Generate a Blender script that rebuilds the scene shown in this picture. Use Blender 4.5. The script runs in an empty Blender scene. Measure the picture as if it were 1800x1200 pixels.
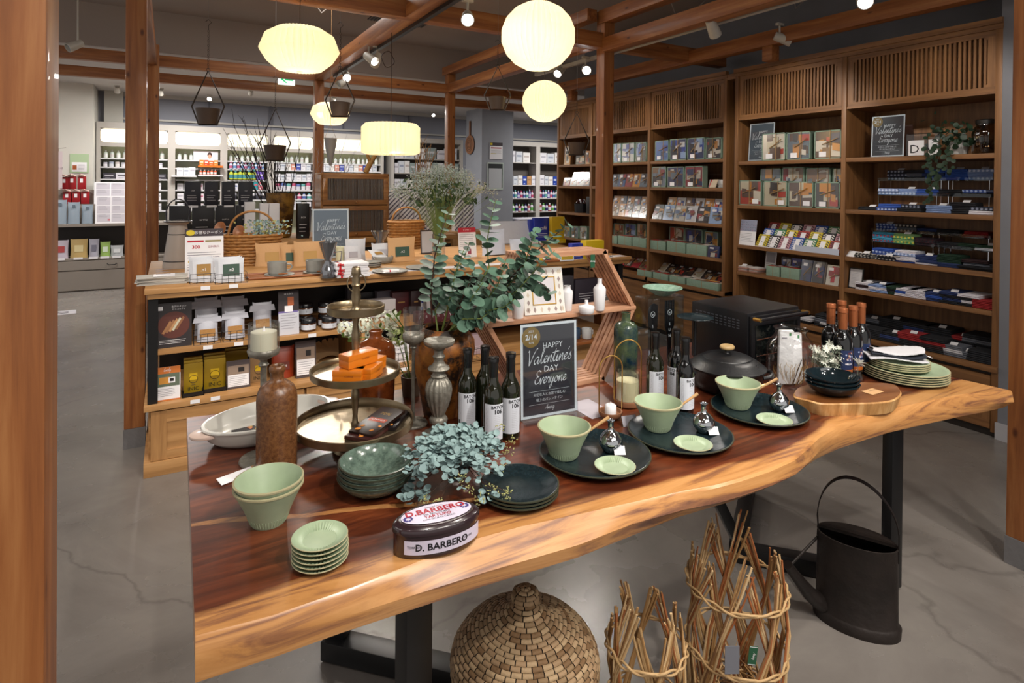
import bpy, bmesh, math, random
from math import pi, sin, cos, tan, radians, sqrt, atan2, hypot
from mathutils import Matrix, Vector, Euler
random.seed(7)
SC = bpy.context.scene
COL = SC.collection

# ---------------------------------------------------------------- camera
FPX, PPX, PPY = 1044.2, 900.0, 330.3           # focal length and principal point for 1800x1200
def rotm(yaw, pitch, roll):
    cy, sy, cp, sp, cr, sr = cos(yaw), sin(yaw), cos(pitch), sin(pitch), cos(roll), sin(roll)
    Rz = Matrix(((cy, -sy, 0), (sy, cy, 0), (0, 0, 1)))
    B = Matrix(((1, 0, 0), (0, 0, -1), (0, 1, 0)))
    Rp = Matrix(((1, 0, 0), (0, cp, -sp), (0, sp, cp)))
    Rr = Matrix(((cr, -sr, 0), (sr, cr, 0), (0, 0, 1)))
    return Rr @ Rp @ B @ Rz
CM = rotm(radians(29.99), radians(.401), radians(.527))
EYE = Vector((0, 0, 1.5))
cam = bpy.data.cameras.new('camera'); camo = bpy.data.objects.new('camera', cam); COL.objects.link(camo)
cam.lens = FPX * 36 / 1800; cam.sensor_width = 36; cam.shift_y = (PPY - 600) / 1800; cam.clip_end = 60; cam.clip_start = .05
rt, dn, fw = CM[0], CM[1], CM[2]
camo.matrix_world = Matrix(((rt[0], -dn[0], -fw[0], EYE[0]), (rt[1], -dn[1], -fw[1], EYE[1]), (rt[2], -dn[2], -fw[2], EYE[2]), (0, 0, 0, 1)))
SC.camera = camo
SC.view_settings.view_transform = 'Standard'; SC.view_settings.look = 'None'
SC.view_settings.gamma = 1; SC.view_settings.use_curve_mapping = False
SC.view_settings.exposure = 0.0

# ---------------------------------------------------------------- light: even ambient fill added through the open shell behind the camera
w = bpy.data.worlds.new('world'); SC.world = w; w.use_nodes = True
w.node_tree.nodes['Background'].inputs[0].default_value = (1, .95, .9, 1)
w.node_tree.nodes['Background'].inputs[1].default_value = .62
def spot(loc, target, power, size=75, blend=.6, rad=.04, col=(1, .93, .84)):
    l = bpy.data.lights.new('spot_light', 'SPOT'); l.energy = power; l.spot_size = radians(size); l.spot_blend = blend
    l.shadow_soft_size = rad; l.color = col
    o = bpy.data.objects.new('spot_light', l); COL.objects.link(o); o.location = loc
    o.rotation_euler = (Vector(target) - Vector(loc)).to_track_quat('-Z', 'Y').to_euler()
    return o
def area(loc, sx, sy, power, col=(1, .97, .93)):  # soft fill added at ceiling height, without any panel fixture
    l = bpy.data.lights.new('ceiling_fill_light', 'AREA'); l.shape = 'RECTANGLE'; l.size = sx; l.size_y = sy; l.energy = power; l.color = col
    o = bpy.data.objects.new('ceiling_fill_light', l); COL.objects.link(o); o.location = loc
    return o
SPOTS = [  # lamp position, aim, watts
    ((1.55, 3.25, 2.46), (.9, 2.0, .74), 60), ((1.5, 4.8, 2.46), (1.9, 3.9, .95), 70), ((1.5, 5.8, 2.48), (1.1, 4.2, .95), 70),
    ((1.5, .7, 2.58), (1.3, 1.6, .74), 60), ((.3, .2, 2.95), (.4, 1.5, .74), 75), ((3.17, 4.15, 2.46), (2.2, 3.6, .9), 55),
    ((3.26, 1.8, 2.46), (2.0, 1.5, .74), 50), ((2.4, .1, 2.95), (1.8, 1.5, .74), 65), ((1.1, -.6, 2.95), (1.15, 1.3, .3), 150),
    ((3.25, 2.9, 2.5), (4.6, 3.0, 1.5), 45), ((3.25, 1.5, 2.5), (4.6, 2.1, 1.4), 32), ((3.25, 4.4, 2.5), (4.6, 4.6, 1.4), 36), ((3.2, 5.6, 2.5), (4.6, 5.8, 1.5), 26),
    ((-.1, 2.2, 2.95), (.5, 3.6, .7), 110), ((-1.2, 2.4, 2.95), (-.6, 3.0, 0), 70), ((.9, 1.9, 2.95), (1.6, 3.7, .7), 100), ((2.6, -.2, 2.95), (2.3, .9, 0), 90),
    ((-.9, .3, 2.95), (-.2, 1.1, 1.4), 18), ((2.0, -.4, 2.95), (3.0, 1.0, 1.6), 45)]
for p, t, e in SPOTS: spot(p, t, e)
for p, e in (((.2, 9.4, 2.8), 66), ((2.6, 9.2, 2.8), 66), ((6.9, 9.0, 2.8), 90), ((-2.2, 8.2, 2.8), 65)):
    area(p, .6, .6, e)
area((1.2, -1.6, 3.2), 3.0, 1.2, 55); area((-2.2, 2.5, 3.2), 1.2, 3.0, 30); area((1.4, 5.4, 3.25), 1.2, 1.2, 26)

# ---------------------------------------------------------------- pixel rays used while measuring the place
def ray(px, py): return CM.transposed() @ Vector(((px - PPX) / FPX, (py - PPY) / FPX, 1))
def onz(px, py, z=0): d = ray(px, py); return EYE + d * ((z - EYE[2]) / d[2])
def onx(px, py, x): d = ray(px, py); return EYE + d * (x / d[0])
def ony(px, py, y): d = ray(px, py); return EYE + d * (y / d[1])
def T(px, py, z=.74): return onz(px, py, z)
def dep(p): return (Vector(p) - EYE).dot(fw)
def up(p, py):                                   # height of the point above p that shows at row py
    c = CM @ (Vector(p) - EYE); px = PPX + FPX * c[0] / c[2]
    d = ray(px, py); return EYE[2] + d[2] * hypot(p[0], p[1]) / hypot(d[0], d[1])
def wid(p, dpx):                                 # real width of something dpx wide at p
    c = CM @ (Vector(p) - EYE); t = c[0] / c[2]; return dpx * c[2] / FPX / sqrt(1 + t * t)

# ---------------------------------------------------------------- materials
def lin(h):
    if isinstance(h, str):
        h = h.lstrip('#'); c = [int(h[i:i + 2], 16) / 255 for i in (0, 2, 4)]
        return tuple((x / 12.92 if x <= .04045 else ((x + .055) / 1.055) ** 2.4) for x in c) + (1,)
    return tuple(h) + (1,)
MATS = {}
def nodes(name):
    m = bpy.data.materials.new(name); m.use_nodes = True
    return m, m.node_tree.nodes, m.node_tree.links, m.node_tree.nodes['Principled BSDF']
def mat(name, col='#888888', rough=.5, metal=0, spec=.5, bump=0, bscale=40, var=0, vscale=8, emit=0, coat=0):
    if name in MATS: return MATS[name]
    m, n, l, b = nodes(name)
    b.inputs['Base Color'].default_value = lin(col); b.inputs['Roughness'].default_value = rough
    b.inputs['Metallic'].default_value = metal; b.inputs['Specular IOR Level'].default_value = spec
    b.inputs['Coat Weight'].default_value = coat
    tc = n.new('ShaderNodeTexCoord')
    if emit:
        b.inputs['Emission Color'].default_value = lin(col); b.inputs['Emission Strength'].default_value = emit
    if bump:
        t = n.new('ShaderNodeTexNoise'); t.inputs['Scale'].default_value = bscale; t.inputs['Detail'].default_value = 4
        bp = n.new('ShaderNodeBump'); bp.inputs['Strength'].default_value = bump; bp.inputs['Distance'].default_value = .01
        l.new(tc.outputs['Object'], t.inputs['Vector']); l.new(t.outputs[0], bp.inputs['Height']); l.new(bp.outputs[0], b.inputs['Normal'])
    if var:
        t = n.new('ShaderNodeTexNoise'); t.inputs['Scale'].default_value = vscale; t.inputs['Detail'].default_value = 5
        r = n.new('ShaderNodeMix'); r.data_type = 'RGBA'; c = lin(col)
        r.inputs[6].default_value = tuple(x * (1 - var) for x in c[:3]) + (1,)
        r.inputs[7].default_value = tuple(min(1, x * (1 + var)) for x in c[:3]) + (1,)
        mr = n.new('ShaderNodeMapRange'); mr.inputs[1].default_value = .3; mr.inputs[2].default_value = .7
        l.new(tc.outputs['Object'], t.inputs['Vector']); l.new(t.outputs[0], mr.inputs[0]); l.new(mr.outputs[0], r.inputs[0]); l.new(r.outputs[2], b.inputs['Base Color'])
    MATS[name] = m; return m
def ramp(n, stops):
    r = n.new('ShaderNodeValToRGB'); e = r.color_ramp.elements
    while len(e) < len(stops): e.new(.5)
    for i, (p, c) in enumerate(stops): e[i].position = p; e[i].color = lin(c)
    return r
def wood(name, dark, mid, light, axis=2, grain=1.0, rough=.45, knots=False, coat=0):
    if name in MATS: return MATS[name]
    m, n, l, b = nodes(name)
    tc = n.new('ShaderNodeTexCoord'); mp = n.new('ShaderNodeMapping')
    s = [22 * grain] * 3; s[axis] = 1.3 * grain; mp.inputs['Scale'].default_value = s
    t = n.new('ShaderNodeTexNoise'); t.inputs['Scale'].default_value = 1; t.inputs['Detail'].default_value = 7; t.inputs['Roughness'].default_value = .62; t.inputs['Distortion'].default_value = .4
    r = ramp(n, [(.28, dark), (.5, mid), (.72, light)])
    l.new(tc.outputs['Object'], mp.inputs[0]); l.new(mp.outputs[0], t.inputs['Vector']); l.new(t.outputs[0], r.inputs[0])
    out = r.outputs[0]
    if knots:
        mk = n.new('ShaderNodeMapping'); s = [9.] * 3; s[axis] = 4.2; mk.inputs['Scale'].default_value = s
        v = n.new('ShaderNodeTexVoronoi'); v.inputs['Scale'].default_value = 1
        kr = ramp(n, [(.0, '#4a2812'), (.05, '#7a4a2a'), (.11, '#ffffff')])
        mx = n.new('ShaderNodeMix'); mx.data_type = 'RGBA'; mx.blend_type = 'MULTIPLY'; mx.inputs[0].default_value = .8
        l.new(tc.outputs['Object'], mk.inputs[0]); l.new(mk.outputs[0], v.inputs['Vector']); l.new(v.outputs['Distance'], kr.inputs[0])
        l.new(out, mx.inputs[6]); l.new(kr.outputs[0], mx.inputs[7]); out = mx.outputs[2]
    l.new(out, b.inputs['Base Color']); b.inputs['Roughness'].default_value = rough; b.inputs['Coat Weight'].default_value = coat
    bp = n.new('ShaderNodeBump'); bp.inputs['Strength'].default_value = .12; bp.inputs['Distance'].default_value = .004
    l.new(t.outputs[0], bp.inputs['Height']); l.new(bp.outputs[0], b.inputs['Normal'])
    MATS[name] = m; return m
def glass(name, tint='#ffffff', refl=.12, alpha=.95, rough=.03):
    if name in MATS: return MATS[name]
    m, n, l, b = nodes(name); n.remove(b)
    tr = n.new('ShaderNodeBsdfTransparent'); tr.inputs[0].default_value = tuple(c * alpha for c in lin(tint)[:3]) + (1,)
    gl = n.new('ShaderNodeBsdfGlossy'); gl.inputs['Roughness'].default_value = rough
    lw = n.new('ShaderNodeLayerWeight'); lw.inputs[0].default_value = .35
    mr = n.new('ShaderNodeMapRange'); mr.inputs[3].default_value = refl * .3; mr.inputs[4].default_value = min(1, refl * 4)
    mx = n.new('ShaderNodeMixShader')
    l.new(lw.outputs['Facing'], mr.inputs[0]); l.new(mr.outputs[0], mx.inputs[0]); l.new(tr.outputs[0], mx.inputs[1]); l.new(gl.outputs[0], mx.inputs[2])
    l.new(mx.outputs[0], n['Material Output'].inputs[0]); MATS[name] = m; return m
def paper_lamp(name, col, strength):
    if name in MATS: return MATS[name]
    m, n, l, b = nodes(name); n.remove(b)
    tr = n.new('ShaderNodeBsdfTranslucent'); tr.inputs[0].default_value = lin(col)
    df = n.new('ShaderNodeBsdfDiffuse'); df.inputs[0].default_value = lin(col)
    em = n.new('ShaderNodeEmission'); em.inputs[0].default_value = lin(col); em.inputs[1].default_value = strength
    a = n.new('ShaderNodeMixShader'); a.inputs[0].default_value = .6; s = n.new('ShaderNodeAddShader')
    l.new(df.outputs[0], a.inputs[1]); l.new(tr.outputs[0], a.inputs[2]); l.new(a.outputs[0], s.inputs[0]); l.new(em.outputs[0], s.inputs[1])
    l.new(s.outputs[0], n['Material Output'].inputs[0]); MATS[name] = m; return m
def C(h, rough=.5, **k): return mat('paint_%s_%d' % (h.lstrip('#'), rough * 100), h, rough, **k)

# ---------------------------------------------------------------- mesh builder
TXT = {}
class MB:
    def __init__(s): s.v = []; s.f = []; s.mi = []; s.m = []; s.X = Matrix()
    def mid(s, m):
        if m not in s.m: s.m.append(m)
        return s.m.index(m)
    def add(s, vs, fs, m):
        b = len(s.v); k = s.mid(m)
        s.v += [tuple(s.X @ Vector(v)) for v in vs]; s.f += [tuple(b + i for i in f) for f in fs]; s.mi += [k] * len(fs); return s
    def at(s, loc=(0, 0, 0), rz=0, rx=0, ry=0): s.X = Matrix.Translation(loc) @ Euler((rx, ry, rz)).to_matrix().to_4x4(); return s
    def box(s, x0, x1, y0, y1, z0, z1, m):
        return s.add([(x0, y0, z0), (x1, y0, z0), (x1, y1, z0), (x0, y1, z0), (x0, y0, z1), (x1, y0, z1), (x1, y1, z1), (x0, y1, z1)],
                     [(0, 3, 2, 1), (4, 5, 6, 7), (0, 1, 5, 4), (1, 2, 6, 5), (2, 3, 7, 6), (3, 0, 4, 7)], m)
    def cb(s, c, d, m): return s.box(c[0] - d[0] / 2, c[0] + d[0] / 2, c[1] - d[1] / 2, c[1] + d[1] / 2, c[2] - d[2] / 2, c[2] + d[2] / 2, m)
    def quad(s, a, b, c, d, m): return s.add([a, b, c, d], [(0, 1, 2, 3)], m)
    def lathe(s, prof, m, n=32, sx=1, sy=1, c=(0, 0), cap=True, flute=0, fa=0):
        vs = []; fs = []; k = len(prof)
        for r, z in prof:
            for i in range(n):
                a = 2 * pi * i / n; q = r * (1 + (fa * cos(flute * a) if flute else 0)); vs.append((c[0] + q * cos(a) * sx, c[1] + q * sin(a) * sy, z))
        for j in range(k - 1):
            for i in range(n): fs.append((j * n + i, j * n + (i + 1) % n, (j + 1) * n + (i + 1) % n, (j + 1) * n + i))
        if cap:
            if prof[0][0] > 1e-6: fs.append(tuple(range(n))[::-1])
            if prof[-1][0] > 1e-6: fs.append(tuple((k - 1) * n + i for i in range(n)))
        return s.add(vs, fs, m)
    def tube(s, pts, r, m, n=8, closed=False):
        P = [Vector(p) for p in pts]; vs = []; fs = []; k = len(P)
        rr = r if isinstance(r, (list, tuple)) else [r] * k; prev = None
        for i, p in enumerate(P):
            t = ((P[(i + 1) % k] - P[i - 1]) if closed else (P[min(i + 1, k - 1)] - P[max(i - 1, 0)])).normalized()
            if prev is None: u = t.cross(Vector((0, 0, 1)) if abs(t.z) < .9 else Vector((1, 0, 0))).normalized()
            else: u = (prev - t * prev.dot(t)).normalized()
            prev = u; w_ = t.cross(u)
            for j in range(n): a = 2 * pi * j / n; vs.append(tuple(p + (u * cos(a) + w_ * sin(a)) * rr[i]))
        for i in range(k if closed else k - 1):
            for j in range(n): a = i * n; b = ((i + 1) % k) * n; fs.append((a + j, a + (j + 1) % n, b + (j + 1) % n, b + j))
        if not closed: fs += [tuple(range(n))[::-1], tuple((k - 1) * n + j for j in range(n))]
        return s.add(vs, fs, m)
    def prism(s, poly, z0, z1, m, top=None):
        n = len(poly); top = top or poly
        return s.add([(x, y, z0) for x, y in poly] + [(x, y, z1) for x, y in top],
                     [tuple(range(n))[::-1], tuple(range(n, 2 * n))] + [(i, (i + 1) % n, n + (i + 1) % n, n + i) for i in range(n)], m)
    def sphere(s, c, r, m, n=12, k=8, sz=1):
        return s.at_(c).lathe([(max(1e-4, r * sin(pi * i / k)), -r * sz * cos(pi * i / k)) for i in range(k + 1)], m, n).un()
    def at_(s, c): s._o = s.X; s.X = s.X @ Matrix.Translation(c); return s
    def un(s): s.X = s._o; return s
    def text(s, t, size, m, c=(0, 0, 0), bold=0, shear=0, align='CENTER', sx=1, th=.0003):   # letters in the local XZ plane, read from -Y
        key = (t, size, bold, shear, align)
        if key not in TXT:
            cu = bpy.data.curves.new('t', 'FONT'); cu.body = t; cu.size = size; cu.align_x = align; cu.align_y = 'CENTER'; cu.shear = shear; cu.offset = bold; cu.resolution_u = 2
            o = bpy.data.objects.new('t', cu); COL.objects.link(o); dg = bpy.context.evaluated_depsgraph_get(); dg.update()
            me = bpy.data.meshes.new_from_object(o.evaluated_get(dg))
            TXT[key] = ([tuple(v.co) for v in me.vertices], [tuple(p.vertices) for p in me.polygons])
            bpy.data.objects.remove(o); bpy.data.meshes.remove(me); bpy.data.curves.remove(cu)
        vs, fs = TXT[key]
        return s.add([(c[0] + x * sx, c[1] - th, c[2] + y) for x, y, z in vs], fs, m)
    def lines(s, x0, x1, z0, dz, k, h, m, y=-.0003, rag=.25, rnd=None):       # rows of small print too fine to read
        R = rnd or random
        for i in range(k):
            z = z0 - i * dz; e = x1 - (x1 - x0) * rag * R.random(); s.quad((x0, y, z), (e, y, z), (e, y, z + h), (x0, y, z + h), m)
        return s
    def build(s, name, parent=None, sm=40, bevel=0, loc=None, **tags):
        me = bpy.data.meshes.new(name); me.from_pydata(s.v, [], s.f); me.update()
        for m in s.m: me.materials.append(m)
        me.polygons.foreach_set('material_index', s.mi)
        if sm: me.shade_smooth(); me.set_sharp_from_angle(angle=radians(sm))
        o = bpy.data.objects.new(name, me); COL.objects.link(o)
        if parent: o.parent = parent
        if loc: o.location = loc
        if bevel:
            bm = bmesh.new(); bm.from_mesh(me); bmesh.ops.remove_doubles(bm, verts=bm.verts, dist=1e-6)
            es = [e for e in bm.edges if len(e.link_faces) == 2 and e.calc_face_angle(0) > .6]
            bmesh.ops.bevel(bm, geom=es, offset=bevel, segments=2, affect='EDGES', profile=.6, clamp_overlap=True); bm.to_mesh(me); bm.free()
            if sm: me.shade_smooth(); me.set_sharp_from_angle(angle=radians(sm))
        for k, v in tags.items(): o[{'cat': 'category'}.get(k, k)] = fitlab(v) if k == 'label' else v
        return o
SHORT = [('small cellophane gift pack', 'cellophane gift pack'), ('low sage green gift box tied with twine', 'low sage box with twine'), (' from the left', ' from left'), ('in the back row on the', 'in back row,'), ('in the front row on the', 'in front row,'), ('in the middle of', 'in mid'), ('directly right of the post', 'next to the post'), ('of the near bookcase', 'of near bookcase'), ('right of the glossy post', 'right of glossy post'), ('right of the post', 'right of post'), ('at the back of the', 'rear of'), ('along the front of the', 'front of'), ('sage gift box', 'gift box'), ('with blue and white cloths', 'with blue cloths'), ('with books and cloths ', ''), ('folded flat pack on', 'pink flat pack on'), (' pile of pink flat packs', ' pile'), ('folded shirt in mid', 'shirt in mid'), ('folded sweater', 'sweater'), ('in front of the cellophane bags', 'before cellophane bags'), (' of the ', ' of '), (' on the ', ' on '), (' at the ', ' at '), (' in the ', ' in '), (' behind the ', ' behind ')]
def fitlab(s):
    for a, b in SHORT:
        if len(s.split()) <= 16: break
        s = s.replace(a, b)
    return s
def thing(name, label, cat, loc=(0, 0, 0), rz=0, group=None, rx=0, ry=0):
    o = bpy.data.objects.new(name, None); COL.objects.link(o); o.empty_display_size = .05
    o.location = loc; o.rotation_euler = (rx, ry, rz); o['label'] = fitlab(label); o['category'] = cat
    if group: o['group'] = group
    return o
def dup(root, loc, rz=None, label=None, group=None, scale=None, rot=None):
    r = root.copy(); COL.objects.link(r); r.location = loc
    if rz is not None: r.rotation_euler = (root.rotation_euler[0], root.rotation_euler[1], rz)
    if rot: r.rotation_euler = rot
    if scale: r.scale = scale if isinstance(scale, (tuple, list)) else (scale,) * 3
    if label: r['label'] = fitlab(label)
    if group: r['group'] = group
    for ch in list(root.children):
        c = ch.copy(); COL.objects.link(c); c.parent = r
        for g in list(ch.children): d = g.copy(); COL.objects.link(d); d.parent = c
    return r
ORD = ['first', 'second', 'third', 'fourth', 'fifth', 'sixth', 'seventh', 'eighth', 'ninth', 'tenth', 'eleventh', 'twelfth', 'thirteenth', 'fourteenth', 'fifteenth', 'sixteenth', 'seventeenth', 'eighteenth', 'nineteenth', 'twentieth']

# common materials
FIR = {a: wood('stained_fir_%d' % a, '#6b3a1b', '#93592d', '#b07846', a, 1, .5, True, .05) for a in (0, 1, 2)}
OAK = {a: wood('oak_case_%d' % a, '#5f3d20', '#7c5430', '#93683e', a, 1.4, .5) for a in (0, 1, 2)}
PALE = {a: wood('pale_counter_wood_%d' % a, '#93683c', '#b08250', '#c59763', a, 1.2, .45) for a in (0, 1, 2)}
SLAT = {a: wood('teak_slats_%d' % a, '#875b41', '#ae8062', '#c99d7e', a, 1.6, .5) for a in (0, 1, 2)}
WHITE = mat('white_card', '#e9e7ea', .5); BLACK = mat('black_ink', '#15131a', .5); METALB = mat('black_steel', '#0d0d0f', .38, .0, .5)
CHROME = mat('chrome', '#c9cdd2', .05, 1); TWINE = mat('jute_twine', '#b08a5a', .85); GLASS = glass('clear_glass'); CELLO = glass('cellophane', refl=.2, alpha=.96, rough=.14)
ACRYL = glass('clear_acrylic', '#f4f8fa', .07, .98); SAGE = mat('sage_card', '#7f9684', .7, var=.08, vscale=60); GOLD = mat('brass', '#d6ad60', .3, 1)
GREY = mat('grey_print', '#8d8b93', .6); KRAFT = mat('kraft_paper', '#c2986a', .75, bump=.15, bscale=60)
# ---------------------------------------------------------------- setting
def concrete():
    m, n, l, b = nodes('polished_concrete'); tc = n.new('ShaderNodeTexCoord')
    t = n.new('ShaderNodeTexNoise'); t.inputs['Scale'].default_value = 1.1; t.inputs['Detail'].default_value = 9; t.inputs['Roughness'].default_value = .65; t.inputs['Distortion'].default_value = .6
    r = ramp(n, [(.3, '#655f5a'), (.5, '#78726d'), (.7, '#868079')])
    v = n.new('ShaderNodeTexVoronoi'); v.feature = 'DISTANCE_TO_EDGE'; v.inputs['Scale'].default_value = .42
    t2 = n.new('ShaderNodeTexNoise'); t2.inputs['Scale'].default_value = 3; t2.inputs['Detail'].default_value = 6
    ad = n.new('ShaderNodeMix'); ad.data_type = 'RGBA'; ad.inputs[0].default_value = .22
    cr = ramp(n, [(0, '#5a5450'), (.004, '#ffffff')])
    mx = n.new('ShaderNodeMix'); mx.data_type = 'RGBA'; mx.blend_type = 'MULTIPLY'; mx.inputs[0].default_value = .28
    l.new(tc.outputs['Object'], t.inputs['Vector']); l.new(tc.outputs['Object'], t2.inputs['Vector']); l.new(tc.outputs['Object'], ad.inputs[6]); l.new(t2.outputs[1], ad.inputs[7])
    l.new(ad.outputs[2], v.inputs['Vector']); l.new(t.outputs[0], r.inputs[0]); l.new(v.outputs[0], cr.inputs[0]); l.new(r.outputs[0], mx.inputs[6]); l.new(cr.outputs[0], mx.inputs[7])
    l.new(mx.outputs[2], b.inputs['Base Color'])
    mr = n.new('ShaderNodeMapRange'); mr.inputs[3].default_value = .16; mr.inputs[4].default_value = .36; l.new(t2.outputs[0], mr.inputs[0]); l.new(mr.outputs[0], b.inputs['Roughness'])
    bp = n.new('ShaderNodeBump'); bp.inputs['Strength'].default_value = .06; bp.inputs['Distance'].default_value = .01; l.new(t2.outputs[0], bp.inputs['Height']); l.new(bp.outputs[0], b.inputs['Normal'])
    return m
CONC = concrete()
PLAST = mat('grey_plaster', '#75767c', .75, var=.1, vscale=2.5, bump=.1, bscale=8)
CEIL = mat('ceiling_paint', '#a0958d', .9, var=.05, vscale=1); CEILB = mat('light_ceiling_paint', '#c8c2be', .85)
CREAM = mat('cream_wall_paint', '#c9c6bd', .8, var=.04, vscale=2); GWALL = mat('blue_grey_wall', '#858791', .6)
def S(name, mb, **k):
    k.setdefault('kind', 'structure'); return mb.build(name, **k)
S('floor', MB().box(-5, 9, -3, 11, -.1, 0, CONC), sm=0)
S('ceiling', MB().box(-5, 9, -3, 7.4, 3.3, 3.4, CEIL), sm=0)
S('ceiling_low', MB().box(-5, 9, 7.4, 11, 2.86, 2.9, CEILB), sm=0)
S('ceiling_drop', MB().box(-5, 9, 7.38, 11, 2.87, 3.4, CEIL), sm=0)
S('wall_back', MB().box(-5, 9, 11, 11.1, 0, 3.4, GWALL), sm=0)
S('wall_right', MB().box(4.76, 4.86, 1.6, 6.35, 0, 3.3, PLAST), sm=0)
S('wall_partition', MB().box(4.3, 4.9, -3, 1.62, 0, 3.3, PLAST), sm=0)
S('baseboard_right', MB().box(4.285, 4.3, -3, 1.62, 0, .1, mat('white_baseboard', '#a9a7ab', .5)), sm=0)
S('wall_side', MB().box(8.9, 9, -3, 11, 0, 3.4, PLAST), sm=0)
S('wall_column', MB().box(4.85, 5.5, 9.5, 10.15, 0, 2.86, mat('column_plaster', '#8f929a', .7, var=.06, vscale=3)), label='square grey plaster column', sm=0)
S('wall_pier', MB().box(-1.345, -.94, 10.3, 11, 0, 2.86, CREAM), sm=0)
wl = MB()
for a, b in ((-1.9, -1.42), (-.62, 8.8)):
    wl.box(a, b, 10.96, 11, 2.44, 2.47, C('#b9b5ae')); wl.box(a, b, 10.96, 11, 2.80, 2.86, C('#b9b5ae'))
wl.box(-.86, -.62, 10.9, 11, 2.3, 2.86, CREAM); wl.box(-1.42, -1.36, 10.9, 11, 2.3, 2.86, CREAM)
for x in (.55, 1.5, 2.75, 4.0): wl.box(x, x + .02, 10.95, 11, 2.47, 2.8, C('#5f606a'))
S('trim_1', wl, sm=0)
# faint hanging braces of the ceiling grid
for i, (x, y) in enumerate(((-.35, 4.6), (.05, 4.5), (.9, 5.4), (3.9, 4.0), (4.35, 3.1), (4.4, 2.6))):
    S('ceiling_brace', MB().tube([(x, y, 3.3), (x + .28, y + .1, 3.02), (x + .56, y, 3.3)], .006, CEIL, 5))

def post(x0, y0, w, z1, label, base=True, z0=0):
    t = thing('timber_post', label, 'post', (x0 + w / 2, y0 + w / 2, 0)); h = w / 2
    MB().box(-h, h, -h, h, z0 + (.11 if base else 0), z1, FIR[2]).build('shaft', t, bevel=.004)
    if base: MB().box(-h - .003, h + .003, -h - .003, h + .003, 0, .11, mat('post_shoe', '#6e6c6d', .5, bump=.2)).build('base', t)
post(-.245, .98, .105, 3.3, 'thick orange-brown timber post with knots along the left picture edge')
post(-.213, 3.93, .1, 3.3, 'timber post rising beside the left end of the wooden counter')
post(-.19, 6.83, .1, 2.84, 'timber post behind the first left post, meeting the two high beams')
post(1.40, 6.83, .1, 2.63, 'timber post rising behind the branches in the brown vase')
post(3.01, 6.83, .1, 2.95, 'timber post in front of the grey column with the hanging round board')
post(3.108, 3.88, .105, 2.95, 'glossy timber post between the ball lanterns and the bookcases')
post(2.913, .955, .105, 3.3, 'dark timber post along the right picture edge')
def beam(x0, x1, y0, y1, z0, z1, label, name='timber_beam'):
    ax = 0 if x1 - x0 > y1 - y0 else 1
    c = ((x0 + x1) / 2, (y0 + y1) / 2, (z0 + z1) / 2); dx, dy, dz = (x1 - x0) / 2, (y1 - y0) / 2, (z1 - z0) / 2
    MB().box(-dx, dx, -dy, dy, -dz, dz, FIR[ax]).build(name, loc=c, bevel=.003, label=label, cat='beam')
beam(-2.6, 4.6, 3.90, 4.0, 2.634, 2.76, 'long timber beam crossing behind the flat lantern and the big ball lantern')
beam(-2.6, 4.6, 6.84, 6.93, 2.63, 2.74, 'upper of the two parallel far beams left of the flat lantern')
beam(-2.6, 6.0, 7.95, 8.05, 2.63, 2.74, 'lower of the two parallel far beams, running behind the timber posts')
beam(1.40, 1.5, .3, 6.84, 2.635, 2.755, 'timber beam carrying the black lamp track')
beam(3.10, 3.2, .3, 3.9, 2.60, 2.715, 'timber beam running forward from the glossy post at lantern height')
beam(3.0, 3.1, 4.0, 6.84, 2.63, 2.74, 'timber beam running back from the glossy post')
beam(3.10, 3.2, .3, 3.95, 2.84, 2.95, 'topmost timber beam above the glossy post')
beam(2.99, 3.09, 3.96, 6.98, 2.86, 2.96, 'topmost timber beam ending over the far post')
beam(-.21, -.11, 1.2, 6.84, 2.635, 2.755, 'timber beam running back above the left posts')
beam(4.10, 4.2, .6, 6.4, 2.615, 2.73, 'dark timber beam running above the bookcases')
for x, y, a in ((4.12, 3.05, 'third bookcase bay'), (4.12, 5.75, 'farthest bookcase bay')):
    beam(x, x + .09, y, y + .09, 2.5, 2.615, 'short timber stub standing on top of the ' + a, 'timber_stub')

# ---------------------------------------------------------------- bookcases
CX, CB = 4.298, 4.68
def lattice(y0, y1, z0, z1):
    m = MB(); f = .045; x = CX + .012
    m.box(x, x + .02, y0, y1, z0, z0 + f, OAK[1]); m.box(x, x + .02, y0, y1, z1 - f * .8, z1, OAK[1])
    m.box(x, x + .02, y0, y0 + f, z0 + f, z1 - f * .8, OAK[2]); m.box(x, x + .02, y1 - f, y1, z0 + f, z1 - f * .8, OAK[2])
    a, b = y0 + f, y1 - f; n = 30; p = (b - a) / n
    for i in range(n): m.box(x + .004, x + .018, a + p * (i + .28), a + p * (i + .78), z0 + f, z1 - f * .8, OAK[2])
    for yy, s in ((a, 1), (b, -1)):
        for zz, q in ((z0 + f, 1), (z1 - f * .8, -1)): m.add([(x + .001, yy, zz), (x + .001, yy + s * .02, zz), (x + .001, yy, zz + q * .02)], [(0, 1, 2)] if s * q < 0 else [(0, 2, 1)], OAK[2])
    m.box(x + .1, x + .105, y0, y1, z0, z1, OAK[1])
    return m
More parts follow.
